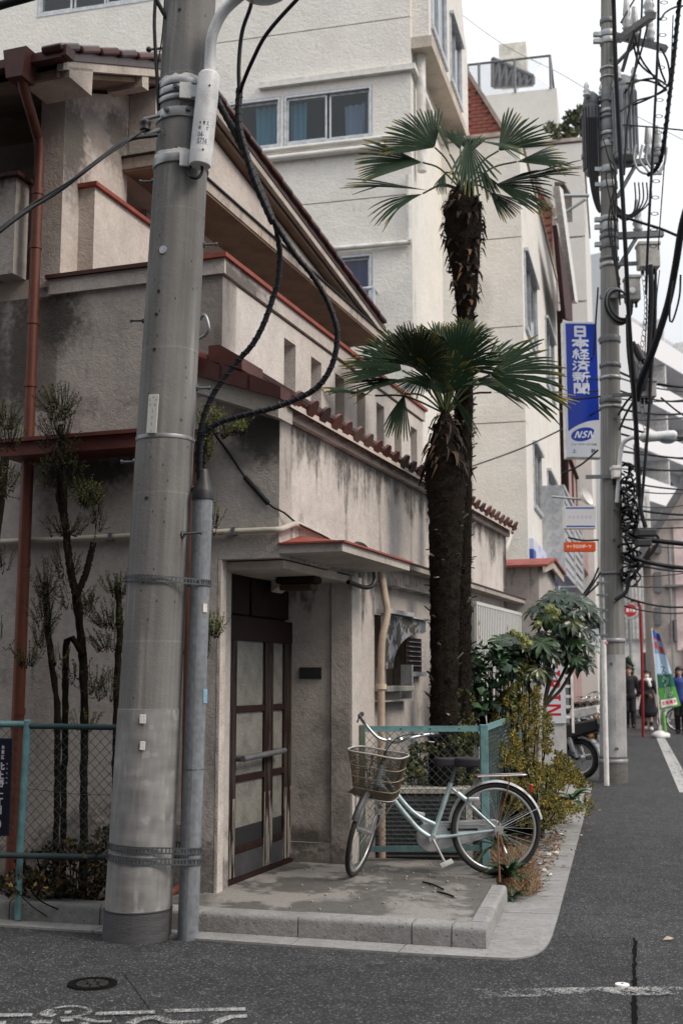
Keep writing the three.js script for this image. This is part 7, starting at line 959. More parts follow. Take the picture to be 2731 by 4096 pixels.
{ // broad leaved weeds, dry grass, litter
  const weed = (label, x, y, D, n, l, w, col) => { const b = at(x, y, D); b.y = Math.max(0.03, b.y - 0.1); const t = thing('weed', label, 'weed', b.toArray()); for (let i = 0; i < n; i++) { const a = i / n * 2 * PI + rr(-0.3, 0.3), el = rr(0.2, 1.3), k = l * rr(0.6, 1.15), d = V(Math.cos(a), 0, Math.sin(a)), s = V(-d.z, 0, d.x), rows = []; for (const u of [0, 0.25, 0.5, 0.75, 1]) { const c = d.clone().multiplyScalar(k * u * Math.cos(el * (1 - u * 0.4))).add(V(0, k * (Math.sin(el) * u - 0.55 * u * u), 0)), ww = w * Math.sin(PI * (0.08 + 0.9 * u)); rows.push([c.clone().addScaledVector(s, -ww).add(V(0, ww * 0.4, 0)), c, c.clone().addScaledVector(s, ww).add(V(0, ww * 0.4, 0))]); } const q = rr(0.7, 1.4); part('leaf', stripGeo(rows, rows.map(() => col.map((v) => v * q))), FOLG, t, { keepUV: true }); } };
  weed('dark green weed with toothed leaves at the end of the side kerb', 2030, 3450, 8.35, 26, 0.26, 0.022, [0.025, 0.055, 0.02]); weed('low green weed spilling onto the side kerb below the bicycle wheel', 2050, 3540, 8.1, 16, 0.16, 0.016, [0.022, 0.05, 0.02]); weed('pale green broad leaved weed in front of the yellow hedge', 2285, 3160, 11.0, 14, 0.24, 0.035, [0.06, 0.11, 0.055]); weed('green weed in front of the rear wheel of the bicycle', 1990, 3330, 8.75, 22, 0.3, 0.018, [0.03, 0.06, 0.02]);
  const G = new Leaves(); for (let i = 0; i < 2600; i++) { const D = 8.15 + 1.9 * rnd(), u = rnd(), x = lerp(lerp(1.12, 1.3, (D - 8) / 2), lerp(1.3, 1.8, (D - 8) / 2) - 0.12 * (D - 8), u), o = V(x - 0.04, 0.02, -D), d = V(rr(-0.9, 0.9), rr(0.15, 1), rr(-0.9, 0.9)).normalize(), q = rr(0.5, 1.2); G.leaf(o, d, rvec(), rr(0.08, 0.26) * (1 - 0.35 * u), 0.0022, [0.3 * q, 0.19 * q, 0.1 * q]); }
  single('dry_grass', G.geo(), FOL, 'dry straw coloured grass between the side kerb and the gutter slabs', 'grass', null, { kind: 'stuff', keepUV: true });
  const B = new Leaves(); for (let i = 0; i < 1500; i++) { const D = 8.4 + 5 * rnd() ** 1.3, ed = 1.191 + 0.23 * (D - 7.033), o = V(ed - 0.1 - 0.65 * rnd() ** 0.8 + (rnd() < 0.03 ? 0.3 : 0), 0.012 + 0.05 * rnd(), -D), q = rr(0.4, 1.3); if (D < 9.3 && rnd() < 0.55) continue; B.leaf(o, V(rr(-1, 1), rr(-0.1, 0.4), rr(-1, 1)).normalize(), V(rr(-0.5, 0.5), 1, rr(-0.5, 0.5)).normalize(), rr(0.03, 0.075), rr(0.008, 0.02), [0.19 * q, 0.1 * q, 0.05 * q]); }
  single('leaf_litter', B.geo(), FOL, 'brown fallen leaves heaped over the gutter slabs under the hedge', 'leaf litter', null, { kind: 'stuff', keepUV: true });
  const Wt = []; for (let i = 0; i < 34; i++) { const D = 8.6 + 4 * rnd(), ed = 1.191 + 0.23 * (D - 7.033), s = rr(0.012, 0.035); Wt.push(new THREE.IcosahedronGeometry(s, 0).scale(1.3, 0.6, 1).rotateY(rnd() * 6).translate(ed - 0.15 - 0.5 * rnd() + (rnd() < 0.15 ? 0.3 * rnd() : 0), 0.012 + s * 0.4, -D)); }
  single('white_scraps', Wt, worn(0.6, 0.58, 0.55, { k: 8 }), 'white stones and scraps scattered among the fallen leaves', 'scraps', null, { kind: 'stuff' });
  const lf = (label, x, y, col, h = 0.006) => { const p = onGround(x, y), L2 = new Leaves(); L2.leaf(V(p.x, h, p.z), V(1, 0.1, -0.2).normalize(), V(0, 1, 0.3), 0.07, 0.02, col); single('fallen_leaf', L2.geo(), FOL, label, 'leaf', null, { keepUV: true }); }; lf('pale fallen leaf alone on the asphalt right of the dark joint', 2648, 3764, [0.42, 0.34, 0.25]);
  const tw = (label, l) => single('fallen_twig', tube(l.map(([x, y]) => onGround(x, y, 0.122)), 0.006, 20, 6), M.bark, label, 'twig'); tw('longer dark twig lying on the entrance slab', [[1690, 3528], [1730, 3538], [1772, 3557]]); tw('shorter dark twig lying on the entrance slab', [[1748, 3567], [1785, 3576], [1812, 3586]]);
  const bit = []; for (let i = 0; i < 70; i++) { const s = rr(0.004, 0.011), x = rr(-0.3, 0.95), z = -rr(7.2, 9.0) ; if (z < -8.7 && x < 0.1) continue; bit.push(new THREE.IcosahedronGeometry(s, 0).rotateX(rnd() * 6).translate(x, 0.114 + s * 0.4, z - 0.0)); } single('slab_crumbs', bit, worn(0.3, 0.27, 0.24, { k: 9 }), 'crumbs of grit and leaf lying on the entrance slab', 'grit', null, { kind: 'stuff' });
}

{ const p = at(2142, 3250, 10.9), q = at(2160, 2760, 11.15), t = thing('white_post', 'thin weathered white post standing inside the yellow green hedge', 'post', [p.x, 0, p.z]); part('shaft', bar(V(0, -0.02, 0), q.clone().sub(V(p.x, 0, p.z)), 0.026, 10), worn(0.5, 0.48, 0.44, { k: 6, bumpMap: rep(grain, 6), bumpScale: 0.006 }), t); }

// ------------------------------------------------------------------ signs along the street
function signBox(name, label, x0, x1, y0, y1, D, depth, tex, side, ry = 0) { const a = at(x0, y1, D), b = at(x1, y0, D), w = b.x - a.x, h = b.y - a.y, t = thing(name, label, 'sign', [(a.x + b.x) / 2, a.y, -D], ry); part('case', rbox(-w / 2, w / 2, 0, h, -depth, 0, 0.015), side, t); part('face', new THREE.PlaneGeometry(w * 0.97, h * 0.985).translate(0, h / 2, 0.003), new THREE.MeshStandardMaterial({ map: tex, roughness: 0.3 }), t, { keepUV: true }); t.userData.size = undefined; delete t.userData.size; return [t, w, h]; }
{
  const tex = canvasTex(256, 1080, (g, w, h) => {
    g.fillStyle = '#dfe3ea'; g.fillRect(0, 0, w, h); g.fillStyle = '#1238a8'; g.beginPath(); g.moveTo(14, 14); g.lineTo(w - 8, 14); g.lineTo(w - 8, 786); g.quadraticCurveTo(120, 790, 14, 880); g.closePath(); g.fill(); g.strokeStyle = '#e9ecf4';
    '日本経済新聞'.split('').forEach((c, i) => glyph(g, c, 54, 34 + i * 92, 138, c === '日' || c === '本' ? 20 : 13, 86)); g.fillStyle = '#1238a8'; g.beginPath(); g.ellipse(124, 902, 92, 52, -0.28, 0, 7); g.fill(); g.fillStyle = '#f2f4f8'; g.font = 'italic bold 74px sans-serif'; g.textAlign = 'center'; g.save(); g.translate(128, 928); g.transform(1, -0.05, -0.15, 1, 0, 0); g.fillText('NSN', 0, 0); g.restore(); g.strokeStyle = '#3a3c44';
    'ニュースサービス日経'.split('').forEach((c, i) => glyph(g, c, 34 + i * 19, 972, 17, 2.4)); glyph(g, '上', 38, 1016, 34, 4); glyph(g, '野', 180, 1016, 34, 4);
  });
  const [t, w, h] = signBox('newspaper_sign', 'tall blue vertical sign with white characters at the far pole', 2263, 2390, 1284, 1832, 17.5, 0.16, tex, M.white, 0.06); for (const k of [0.06, 0.86]) part('bracket', box(w / 2, w / 2 + 0.22, h * k, h * k + 0.04, -0.1, -0.05), M.galvDark, t);
}
{
  const t1 = canvasTex(256, 184, (g, w, h) => { g.fillStyle = '#d8dade'; g.fillRect(0, 0, w, h); g.fillStyle = '#1d3f9c'; g.fillRect(12, 10, w - 24, 12); g.fillRect(12, h - 22, w - 24, 12); g.fillStyle = 'rgba(190,150,160,.35)'; for (let i = 0; i < 6; i++) g.fillRect(30 + i * 34, 78, 20, 26); });
  signBox('shop_sign', 'white shop sign with a blue band at top and bottom', 2256, 2382, 2024, 2114, 18.5, 0.14, t1, M.white);
  const t2 = canvasTex(384, 112, (g, w, h) => { g.fillStyle = '#d9541f'; g.fillRect(0, 0, w, h); g.strokeStyle = '#f2e6dc'; glyph(g, '万', 18, 40, 30, 6); glyph(g, 'ツ', 52, 40, 30, 6); 'クロスポーツ'.split('').forEach((c, i) => glyph(g, c, 92 + i * 40, 30, 40, 8, 46)); });
  signBox('shop_sign', 'small bright orange shop sign with white lettering', 2258, 2381, 2168, 2205, 18.4, 0.12, t2, worn(0.5, 0.12, 0.04, { k: 2 }));
  signBox('shop_sign', 'blank white shop sign hanging under the dark awning', 2334, 2394, 2514, 2596, 19, 0.12, canvasTex(64, 64, (g, w, h) => { g.fillStyle = '#c8cdd4'; g.fillRect(0, 0, w, h); }), M.white);
  const d = at(2325, 1998, 20), t = thing('satellite_dish', 'small white dish seen edge on above the white and blue shop sign', 'dish', d.toArray()); part('dish', lathe([[0, 0], [0.06, 0.01], [0.12, 0.05], [0.16, 0.12], [0.15, 0.12], [0.11, 0.055], [0, 0.012]], 24).rotateX(1.2).rotateY(0.9), M.white, t); part('arm', bar(V(0, 0, 0), V(-0.5, 0.05, 0), 0.02), M.galv, t);
  const k = canvasTex(220, 660, (g, w, h) => { g.fillStyle = '#c9ccd4'; g.fillRect(0, 0, w, h); g.fillStyle = '#b3141c'; g.save(); g.rotate(PI / 2); g.font = 'bold 196px sans-serif'; g.scale(0.9, 1); 'KIRIN'.split('').forEach((c, i) => g.fillText(c, [14, 176, 262, 430, 520][i], -36)); g.restore(); });
  const [ks, w, h] = signBox('standing_sign', 'white standing sign with big red letters running downwards behind the fatsia', 2168, 2256, 2610, 2895, 13.4, 0.3, k, M.white, -0.05); const lad = part('side_frame', [box(w / 2 + 0.0, w / 2 + 0.02, 0, h, -0.26, -0.24), box(w / 2 + 0.06, w / 2 + 0.085, -0.1, h, -0.02, 0.01)], M.white, ks); for (let i = 0; i < 7; i++) part('rung', box(w / 2, w / 2 + 0.08, 0.06 + i * h / 7, 0.09 + i * h / 7, -0.02, 0.0), M.white, lad);
  part('foot', box(-w / 2, w / 2, -ks.position.y, 0, -0.28, -0.02), worn(0.5, 0.5, 0.52), ks);
}
{ // hydrant sign on its red post
  const D = 30, c = at(2520, 2441, D), t = thing('hydrant_sign', 'round red sign with white characters on a bent red post', 'sign', [0, 0, 0]), R = 24 / 4800 * D, tex = canvasTex(128, 128, (g, w, h) => { g.fillStyle = '#b01820'; g.fillRect(0, 0, w, h); g.strokeStyle = '#eee'; '消火栓'.split('').forEach((ch, i) => glyph(g, ch, 12 + i * 36, 42, 32, 6, 42)); });
  part('disc', new THREE.CylinderGeometry(R, R, 0.03, 32).rotateX(PI / 2).translate(c.x, c.y, c.z), worn(0.4, 0.02, 0.02, { k: 3 }), t); const f = part('lettering', new THREE.CircleGeometry(R * 0.98, 32), new THREE.MeshStandardMaterial({ map: tex, roughness: 0.4 }), t, { keepUV: true }); f.position.set(c.x, c.y, c.z + 0.017); part('ring', new THREE.TorusGeometry(R * 1.45, 0.016, 8, 40).translate(c.x, c.y, c.z), M.galv, t);
  part('post', tube([at(2520, 2402, D), at(2545, 2404, D), at(2558, 2430, D), at(2561, 2500, D), at(2565, 2620, D), at(2567, 2720, D), at(2570, 2930, D).setY(0)], 0.035, 50, 10), worn(0.3, 0.02, 0.025, { k: 3 }), t);
}
{ // banner flag on a water-filled foot
  const b = onGround(2641, 2952), D = -b.z, t = thing('banner_flag', 'tall printed banner flag on a white plastic foot beside the road line', 'banner', [b.x, 0, b.z]), off = V(b.x, 0, b.z), P = (x, y) => at(x, y, D).sub(off);
  part('foot', lathe([[0, 0], [0.2, 0], [0.22, 0.03], [0.22, 0.1], [0.12, 0.16], [0.05, 0.19], [0.04, 0.3], [0, 0.3]], 8).rotateY(0.4), M.white, t); part('pole', bar(V(0, 0.2, 0), P(2604, 2512), 0.016, 10), M.white, t); part('green_post', bar(V(0.09, 0, 0.1), P(2651, 2850), 0.045, 12), worn(0.14, 0.4, 0.1, { k: 3 }), t);
  const cols = 10, rows = 24, A = P(2606, 2518), B = P(2633, 2536), C = P(2724, 2822), E = P(2640, 2840), pos = [], uv = [], idx = []; for (let j = 0; j <= rows; j++) for (let i = 0; i <= cols; i++) { const u = i / cols, v = j / rows, l = A.clone().lerp(E, v), r = B.clone().lerp(C, v), p = l.lerp(r, u); p.z += 0.06 * Math.sin(u * 7 + v * 4) * u; pos.push(p.x, p.y, p.z); uv.push(u, 1 - v); } for (let j = 0; j < rows; j++) for (let i = 0; i < cols; i++) { const a = j * (cols + 1) + i; idx.push(a, a + cols + 1, a + 1, a + 1, a + cols + 1, a + cols + 2); }
  const g = new THREE.BufferGeometry(); g.setAttribute('position', new THREE.BufferAttribute(new Float32Array(pos), 3)); g.setAttribute('uv', new THREE.BufferAttribute(new Float32Array(uv), 2)); g.setIndex(idx); g.computeVertexNormals();
  const tex = canvasTex(192, 640, (c, w, h) => { c.fillStyle = '#7fa6cc'; c.fillRect(0, 0, w, h); c.fillStyle = '#2a58a8'; c.fillRect(0, 0, w, 70); c.fillStyle = '#c8432c'; c.fillRect(10, 60, w - 20, 14); c.fillRect(20, 90, 60, 60); c.fillRect(100, 120, 70, 60); c.fillStyle = '#b9d2ec'; c.fillRect(0, 190, w, 160); c.fillStyle = '#176048'; c.fillRect(0, 360, w, 120); c.fillStyle = '#4a8f38'; c.fillRect(0, 470, w, 170); c.strokeStyle = '#e8f2ee'; for (const k of [16, 9]) { if (k === 9) c.strokeStyle = '#0f5444'; ['|', 'ス', 'ク', 'ル'].forEach((ch, i) => glyph(c, ch, 56, 190 + i * 92, 84, k)); } c.fillStyle = '#eadfe2'; c.fillRect(12, 564, 150, 60); c.strokeStyle = '#d01e34'; '生徒募中'.split('').forEach((ch, i) => glyph(c, ch, 18 + i * 36, 576, 32, 5)); });
  part('cloth', g, new THREE.MeshStandardMaterial({ map: tex, roughness: 0.8, side: THREE.DoubleSide }), t, { keepUV: true });
}

// ------------------------------------------------------------------ motorcycles
function motorcycle(label, pos, ry, o) {
  const t = thing('motorcycle', label, 'motorcycle', pos, ry), R = 0.29, tyre = worn(0.02, 0.02, 0.021, { k: 5 }), body = o.body, sil = worn(0.45, 0.46, 0.48, { roughness: 0.3, metalness: 0.7, k: 4 });
  for (const [x, n] of [[0, 'rear_wheel'], [1.25, 'front_wheel']]) { const w = part(n, new THREE.TorusGeometry(R - 0.045, 0.045, 12, 48).translate(x, R, 0), tyre, t); part('rim', new THREE.TorusGeometry(R - 0.09, 0.018, 8, 40).translate(x, R, 0), sil, w); part('hub', cyl(0.055, 0.055, 0.12, 16).rotateX(PI / 2).translate(x, R, -0.06), sil, w); const sp = []; for (let i = 0; i < 18; i++) { const a = i / 18 * 2 * PI; sp.push(bar(V(x, R, i % 2 ? 0.03 : -0.03), V(x + (R - 0.09) * Math.cos(a), R + (R - 0.09) * Math.sin(a), 0), 0.003, 4)); } part('spokes', sp, M.galv, w, { kind: 'stuff' }); }
  const fend = (x, a0, a1, m, n) => { const s = new THREE.Shape(); s.absarc(x, R, R + 0.045, a0, a1, false); s.absarc(x, R, R + 0.03, a1, a0, true); part(n, new THREE.ExtrudeGeometry(s, { depth: 0.14, bevelEnabled: true, bevelSize: 0.006, bevelThickness: 0.006, curveSegments: 18 }).translate(0, 0, -0.07), m, t); }; fend(0, 0.9, 3.3, sil, 'rear_fender'); fend(1.25, -0.2, 1.9, body, 'front_fender');
  part('frame', [tube([V(0, R, 0.09), V(0.35, 0.45, 0.09), V(0.7, 0.5, 0.05), V(1.0, 0.85, 0)], 0.022, 24, 8), tube([V(0, R, -0.09), V(0.35, 0.45, -0.09), V(0.7, 0.5, -0.05), V(1.0, 0.85, 0)], 0.022, 24, 8), bar(V(0.55, 0.28, 0), V(0.98, 0.78, 0), 0.025)], M.black, t);
  part('engine', [rbox(0.42, 0.78, 0.24, 0.46, -0.13, 0.13, 0.04), new THREE.CylinderGeometry(0.075, 0.085, 0.22, 18).rotateZ(-1.1).translate(0.8, 0.47, 0)], sil, t); part('tank', new THREE.SphereGeometry(0.2, 24, 16).scale(1.25, 0.62, 0.75).translate(0.72, 0.74, 0), body, t); part('seat', rbox(-0.08, 0.55, 0.68, 0.78, -0.13, 0.13, 0.05, 4), worn(0.02, 0.02, 0.022, { k: 4 }), t);
  part('tail', extrude([[-0.32, 0.72], [0.1, 0.6], [0.3, 0.62], [0.25, 0.74], [-0.3, 0.84]], 0.22, [], 0.03).translate(0, 0, -0.11), body, t); part('tail_lamp', rbox(-0.375, -0.34, 0.73, 0.8, -0.07, 0.07, 0.015), worn(0.4, 0.02, 0.02, { roughness: 0.2, k: 4 }), t);
  for (const z of [-0.11, 0.11]) { part('shock', [bar(V(0, R + 0.02, z), V(0.12, 0.64, z), 0.03, 12), bar(V(0.04, R + 0.1, z), V(0.1, 0.56, z), 0.042, 12)], sil, t); part('fork', bar(V(1.25, R, z * 0.9), V(1.0, 0.95, z * 0.9), 0.024, 10), sil, t); part('indicator', new THREE.SphereGeometry(0.035, 12, 8).translate(-0.28, 0.62, z * 1.7), worn(0.5, 0.2, 0.03, { k: 4 }), t); part('mirror', [bar(V(0.95, 0.98, z * 1.6), V(0.9, 1.22, z * 2.4), 0.008, 6), new THREE.SphereGeometry(0.055, 12, 8).scale(0.3, 0.8, 1.2).translate(0.9, 1.24, z * 2.6)], M.black, t); }
  part('exhaust', bar(V(0.5, 0.26, 0.16), V(-0.3, 0.33, 0.19), 0.045, 14), sil, t); part('handlebar', tube([V(0.82, 1.02, -0.36), V(0.95, 1.0, -0.2), V(1.0, 0.96, 0), V(0.95, 1.0, 0.2), V(0.82, 1.02, 0.36)], 0.013, 30, 8), M.black, t); part('head_lamp', new THREE.SphereGeometry(0.1, 18, 12).scale(0.8, 1, 1).translate(1.12, 0.88, 0), M.chrome, t);
  const pl = part('number_plate', rbox(-0.005, 0.005, -0.07, 0.07, -0.14, 0.14, 0.004), M.white, t); pl.position.set(-0.36, 0.57, 0); pl.rotation.z = -0.2; const tx = canvasTex(160, 80, (g, w, h) => { g.fillStyle = '#c9cdd0'; g.fillRect(0, 0, w, h); g.fillStyle = '#31463f'; g.font = 'bold 44px sans-serif'; g.fillText('23 33', 22, 66); g.fillRect(40, 8, 70, 14); }); part('lettering', new THREE.PlaneGeometry(0.27, 0.13).rotateY(-PI / 2).translate(-0.0065, 0, 0), new THREE.MeshStandardMaterial({ map: tx, roughness: 0.4 }), pl, { keepUV: true });
  part('stand', bar(V(0.35, 0.24, -0.08), V(0.3, 0.0, -0.2), 0.014, 8), M.black, t); return t;
}
{ const a = onGround(2338, 3122); motorcycle('black motorcycle with chromed rear fender and white plate beside the hedge', [a.x - 0.02, 0, a.z - 0.2], 2.5, { body: worn(0.02, 0.02, 0.022, { roughness: 0.3, k: 3 }) }); const b = onGround(2346, 2985); motorcycle('motorcycle with white tail and black seat behind the far pole', [b.x - 0.05, 0, b.z], 2.75, { body: worn(0.72, 0.73, 0.75, { roughness: 0.25, k: 3 }) }); }

// ------------------------------------------------------------------ people
function fieldGeo(bones, lo, hi, cell, k = 0.02) { // a smooth union of tapered capsules, meshed on a grid
  const ext = Math.max(...[0, 1, 2].map((i) => hi[i] - lo[i])) / 2 + cell * 2, c = [0, 1, 2].map((i) => (lo[i] + hi[i]) / 2), n = Math.ceil(2 * ext / cell), mc = new MarchingCubes(n, new THREE.MeshBasicMaterial(), false, false, 200000), f = mc.field, h = n / 2;
  mc.isolation = 0; const B = bones.map(([p, q, r, s = r]) => ({ p, d: [q[0] - p[0], q[1] - p[1], q[2] - p[2]], r, s })); for (const b of B) b.L = b.d[0] ** 2 + b.d[1] ** 2 + b.d[2] ** 2 || 1e-9;
  for (let z = 0; z < n; z++) for (let y = 0; y < n; y++) for (let x = 0; x < n; x++) { const X = c[0] + (x - h) / h * ext, Y = c[1] + (y - h) / h * ext, Z = c[2] + (z - h) / h * ext; let m = 1e3; for (const b of B) { const ax = X - b.p[0], ay = Y - b.p[1], az = Z - b.p[2], t = clamp((ax * b.d[0] + ay * b.d[1] + az * b.d[2]) / b.L, 0, 1), d = Math.hypot(ax - b.d[0] * t, ay - b.d[1] * t, az - b.d[2] * t) - lerp(b.r, b.s, t); if (d < m + k) { const e = Math.max(k - Math.abs(d - m), 0) / k; m = Math.min(d, m) - e * e * k * 0.25; } } f[z * n * n + y * n + x] = -m; }
  mc.update(); const N = mc.count, g = new THREE.BufferGeometry(), p = new Float32Array(mc.positionArray.subarray(0, N * 3)), nn = new Float32Array(mc.normalArray.subarray(0, N * 3)); for (let i = 0; i < N * 3; i++) p[i] = p[i] * ext + c[i % 3]; g.setAttribute('position', new THREE.BufferAttribute(p, 3)); g.setAttribute('normal', new THREE.BufferAttribute(nn, 3)); g.deleteAttribute('normal'); g.computeVertexNormals(); return mergeVerts(g);
}
const mergeVerts = (g) => { const q = mergeVertices(g, 1e-4); q.computeVertexNormals(); return q; };
function handBones(w, dir, palmN, curl) { // palm, four unequal bent fingers and a thumb from the side of the palm
  const d = V(...dir).normalize(), n = V(...palmN).normalize(), s = d.clone().cross(n).normalize(), W = V(...w), P = (a, b, c) => W.clone().addScaledVector(d, a).addScaledVector(s, b).addScaledVector(n, c).toArray(), B = [[P(0, 0, 0), P(0.045, 0, 0), 0.024, 0.026], [P(0.05, -0.022, 0), P(0.08, -0.024, 0), 0.014], [P(0.05, 0.02, 0), P(0.08, 0.022, 0), 0.014]];
  [[-0.03, 0.062], [-0.011, 0.078], [0.009, 0.074], [0.028, 0.058]].forEach(([o, l]) => { const c = curl, k1 = l * 0.45, k2 = l * 0.3, k3 = l * 0.25, a1 = 0.5 * c, a2 = 1.2 * c, a3 = 1.8 * c; let x = 0.085, z = 0; for (const [k, a, r] of [[k1, a1, 0.0088], [k2, a2, 0.0082], [k3, a3, 0.0076]]) { const x2 = x + k * Math.cos(a), z2 = z + k * Math.sin(a); B.push([P(x, o, z), P(x2, o * 1.05, z2), r, r * 0.95]); x = x2; z = z2; } });
  B.push([P(0.02, 0.03, 0.004), P(0.05, 0.05, 0.016), 0.011, 0.0095], [P(0.05, 0.05, 0.016), P(0.078, 0.048, 0.03), 0.0095, 0.008]); return B;
}
function person(label, pos, ry, o) {
  const t = thing('person', label, 'person', pos, ry), skin = std(0.46, 0.3, 0.23, { roughness: 0.6 }), H = o.h ?? 1.7, k = H / 1.7, S = (a) => a.map((v) => v * k);
  const J = o.joints, bones = [[[0, 0.95, 0], [0, 1.1, 0], 0.13, 0.115], [[0, 1.1, 0], [0, 1.34, 0], 0.12, 0.135], [[-0.15, 1.4, 0], [0.15, 1.4, 0], 0.06], [[0, 1.4, 0], [0, 1.52, 0.01], 0.055, 0.05]];
  for (const s of ['L', 'R']) { const q = s === 'L' ? 1 : -1; bones.push([[q * 0.17, 1.4, 0], J['elbow' + s], 0.052, 0.042], [J['elbow' + s], J['wrist' + s], 0.04, 0.027], [[q * 0.085, 0.92, 0], J['knee' + s], 0.085, 0.055], [J['knee' + s], J['ankle' + s], 0.054, 0.036], [J['ankle' + s], [J['ankle' + s][0], J['ankle' + s][1] - 0.04, J['ankle' + s][2] + 0.14], 0.038, 0.03]); }
  const bodyG = fieldGeo(bones, [-0.5, 0, -0.4], [0.5, 1.6, 0.5], 0.021, 0.05);
  const hc = [0, 1.62, 0.02], head = fieldGeo([[[0, 1.53, 0.0], [0, 1.58, 0.015], 0.05], [[0, 1.64, -0.012], [0, 1.655, 0.02], 0.088], [[0, 1.57, 0.045], [0, 1.6, 0.05], 0.05, 0.06], [[0, 1.625, 0.1], [0, 1.595, 0.122], 0.009, 0.013], [[-0.014, 1.592, 0.11], [0.014, 1.592, 0.11], 0.009], [[-0.022, 1.562, 0.092], [0.022, 1.562, 0.092], 0.008], [[0, 1.535, 0.075], [0, 1.54, 0.08], 0.026], [[-0.092, 1.6, -0.005], [-0.092, 1.635, -0.01], 0.012], [[0.092, 1.6, -0.005], [0.092, 1.635, -0.01], 0.012], [[-0.05, 1.66, 0.086], [-0.02, 1.66, 0.096], 0.01], [[0.05, 1.66, 0.086], [0.02, 1.66, 0.096], 0.01]], [-0.13, 1.5, -0.13], [0.13, 1.76, 0.15], 0.007, 0.02);
  const hands = ['L', 'R'].map((s) => { const w = J['wrist' + s], e = J['elbow' + s], d = [w[0] - e[0], w[1] - e[1], w[2] - e[2]]; return fieldGeo(handBones(w, o.handDir ?? d, s === 'L' ? [-1, 0, 0.3] : [1, 0, 0.3], o.curl ?? 0.5), [w[0] - 0.2, w[1] - 0.2, w[2] - 0.2], [w[0] + 0.2, w[1] + 0.2, w[2] + 0.2], 0.0075, 0.008); });
  const body = part('body', [bodyG, head, ...hands], skin, t); body.scale.setScalar(k);
  for (const q of [-1, 1]) part('eye', new THREE.SphereGeometry(0.011, 10, 8).translate(q * 0.034, 1.638, 0.1), M.black, body);
  const infl = (list, e) => list.map(([p, q, r, s = r]) => [p, q, r + e, s + e]), cut = (p, q, u) => [0, 1, 2].map((i) => lerp(p[i], q[i], u));
  const up = infl(bones.slice(0, 3), 0.022); for (const s of ['L', 'R']) { const q = s === 'L' ? 1 : -1; up.push([[q * 0.17, 1.4, 0], J['elbow' + s], 0.075, 0.062], [J['elbow' + s], cut(J['elbow' + s], J['wrist' + s], 0.93), 0.06, 0.048]); } if (o.coat) up.push([[0, 1.0, 0], [0, o.coat, 0.0], 0.17, 0.24], [[0.09, 0.95, 0], [0.12, o.coat, 0.03], 0.1, 0.15], [[-0.09, 0.95, 0], [-0.12, o.coat, 0.03], 0.1, 0.15]); else up.push([[-0.06, 0.88, 0], [0.06, 0.88, 0], 0.135]);
  part('jacket', fieldGeo(up, [-0.55, 0.4, -0.4], [0.55, 1.5, 0.5], 0.019, 0.05), o.jacket, body);
  if (!o.coat) { const lg = []; for (const s of ['L', 'R']) { const q = s === 'L' ? 1 : -1; lg.push([[q * 0.085, 0.92, 0], J['knee' + s], 0.105, 0.08], [J['knee' + s], cut(J['knee' + s], J['ankle' + s], 0.96), 0.078, 0.068]); } part('trousers', fieldGeo(lg, [-0.4, 0.03, -0.4], [0.4, 1.0, 0.5], 0.019, 0.04), o.trousers, body); }
  for (const s of ['L', 'R']) { const a = J['ankle' + s]; part('shoe', fieldGeo([[[a[0], a[1] - 0.03, a[2] - 0.03], [a[0], a[1] - 0.045, a[2] + 0.15], 0.056, 0.05]], [a[0] - 0.1, a[1] - 0.14, a[2] - 0.12], [a[0] + 0.1, a[1] + 0.08, a[2] + 0.26], 0.012), o.shoes, body); if (o.coat) part('sock', bar(V(...cut(a, J['knee' + s], 0.05)), V(...cut(a, J['knee' + s], 0.4)), 0.047, 12, 0.057), o.shoes2 ?? M.black, body); }
  const hair = [[[0, 1.69, -0.02], [0, 1.7, 0.02], 0.092], [[0, 1.64, -0.05], [0, 1.6, -0.055], 0.08, 0.07], [[-0.06, 1.7, 0.04], [0.06, 1.7, 0.04], 0.05], [[-0.085, 1.66, 0.0], [-0.085, 1.62, -0.02], 0.03], [[0.085, 1.66, 0.0], [0.085, 1.62, -0.02], 0.03]]; if (o.long) hair.push([[0, 1.6, -0.06], [0, 1.38, -0.09], 0.085, 0.09], [[-0.07, 1.62, -0.02], [-0.1, 1.4, -0.02], 0.035], [[0.07, 1.62, -0.02], [0.1, 1.4, -0.02], 0.035]); part('hair', fieldGeo(hair, [-0.16, 1.28, -0.2], [0.16, 1.8, 0.12], 0.009, 0.03), std(0.012, 0.01, 0.01, { roughness: 0.5 }), body);
  if (o.scarf) part('scarf', fieldGeo([[[-0.09, 1.47, 0.03], [0.09, 1.47, 0.03], 0.06], [[0, 1.49, 0.08], [0, 1.47, 0.09], 0.06], [[0.05, 1.43, 0.12], [0.08, 1.3, 0.15], 0.045, 0.05], [[-0.08, 1.47, -0.06], [0.08, 1.47, -0.06], 0.06]], [-0.2, 1.2, -0.2], [0.2, 1.62, 0.25], 0.012, 0.04), M.white, body); if (o.mask) part('mask', fieldGeo([[[-0.035, 1.58, 0.098], [0.035, 1.58, 0.098], 0.034], [[0, 1.6, 0.115], [0, 1.56, 0.1], 0.028]], [-0.1, 1.5, 0.03], [0.1, 1.65, 0.17], 0.008, 0.02), M.white, body); return t;
}
const JW = (o = {}) => ({ elbowL: [0.25, 1.14, -0.02], wristL: [0.25, 0.9, 0.05], elbowR: [-0.25, 1.14, -0.02], wristR: [-0.25, 0.9, 0.05], kneeL: [0.09, 0.5, 0.06], ankleL: [0.09, 0.08, 0.02], kneeR: [-0.09, 0.5, 0.02], ankleR: [-0.09, 0.08, -0.1], ...o });
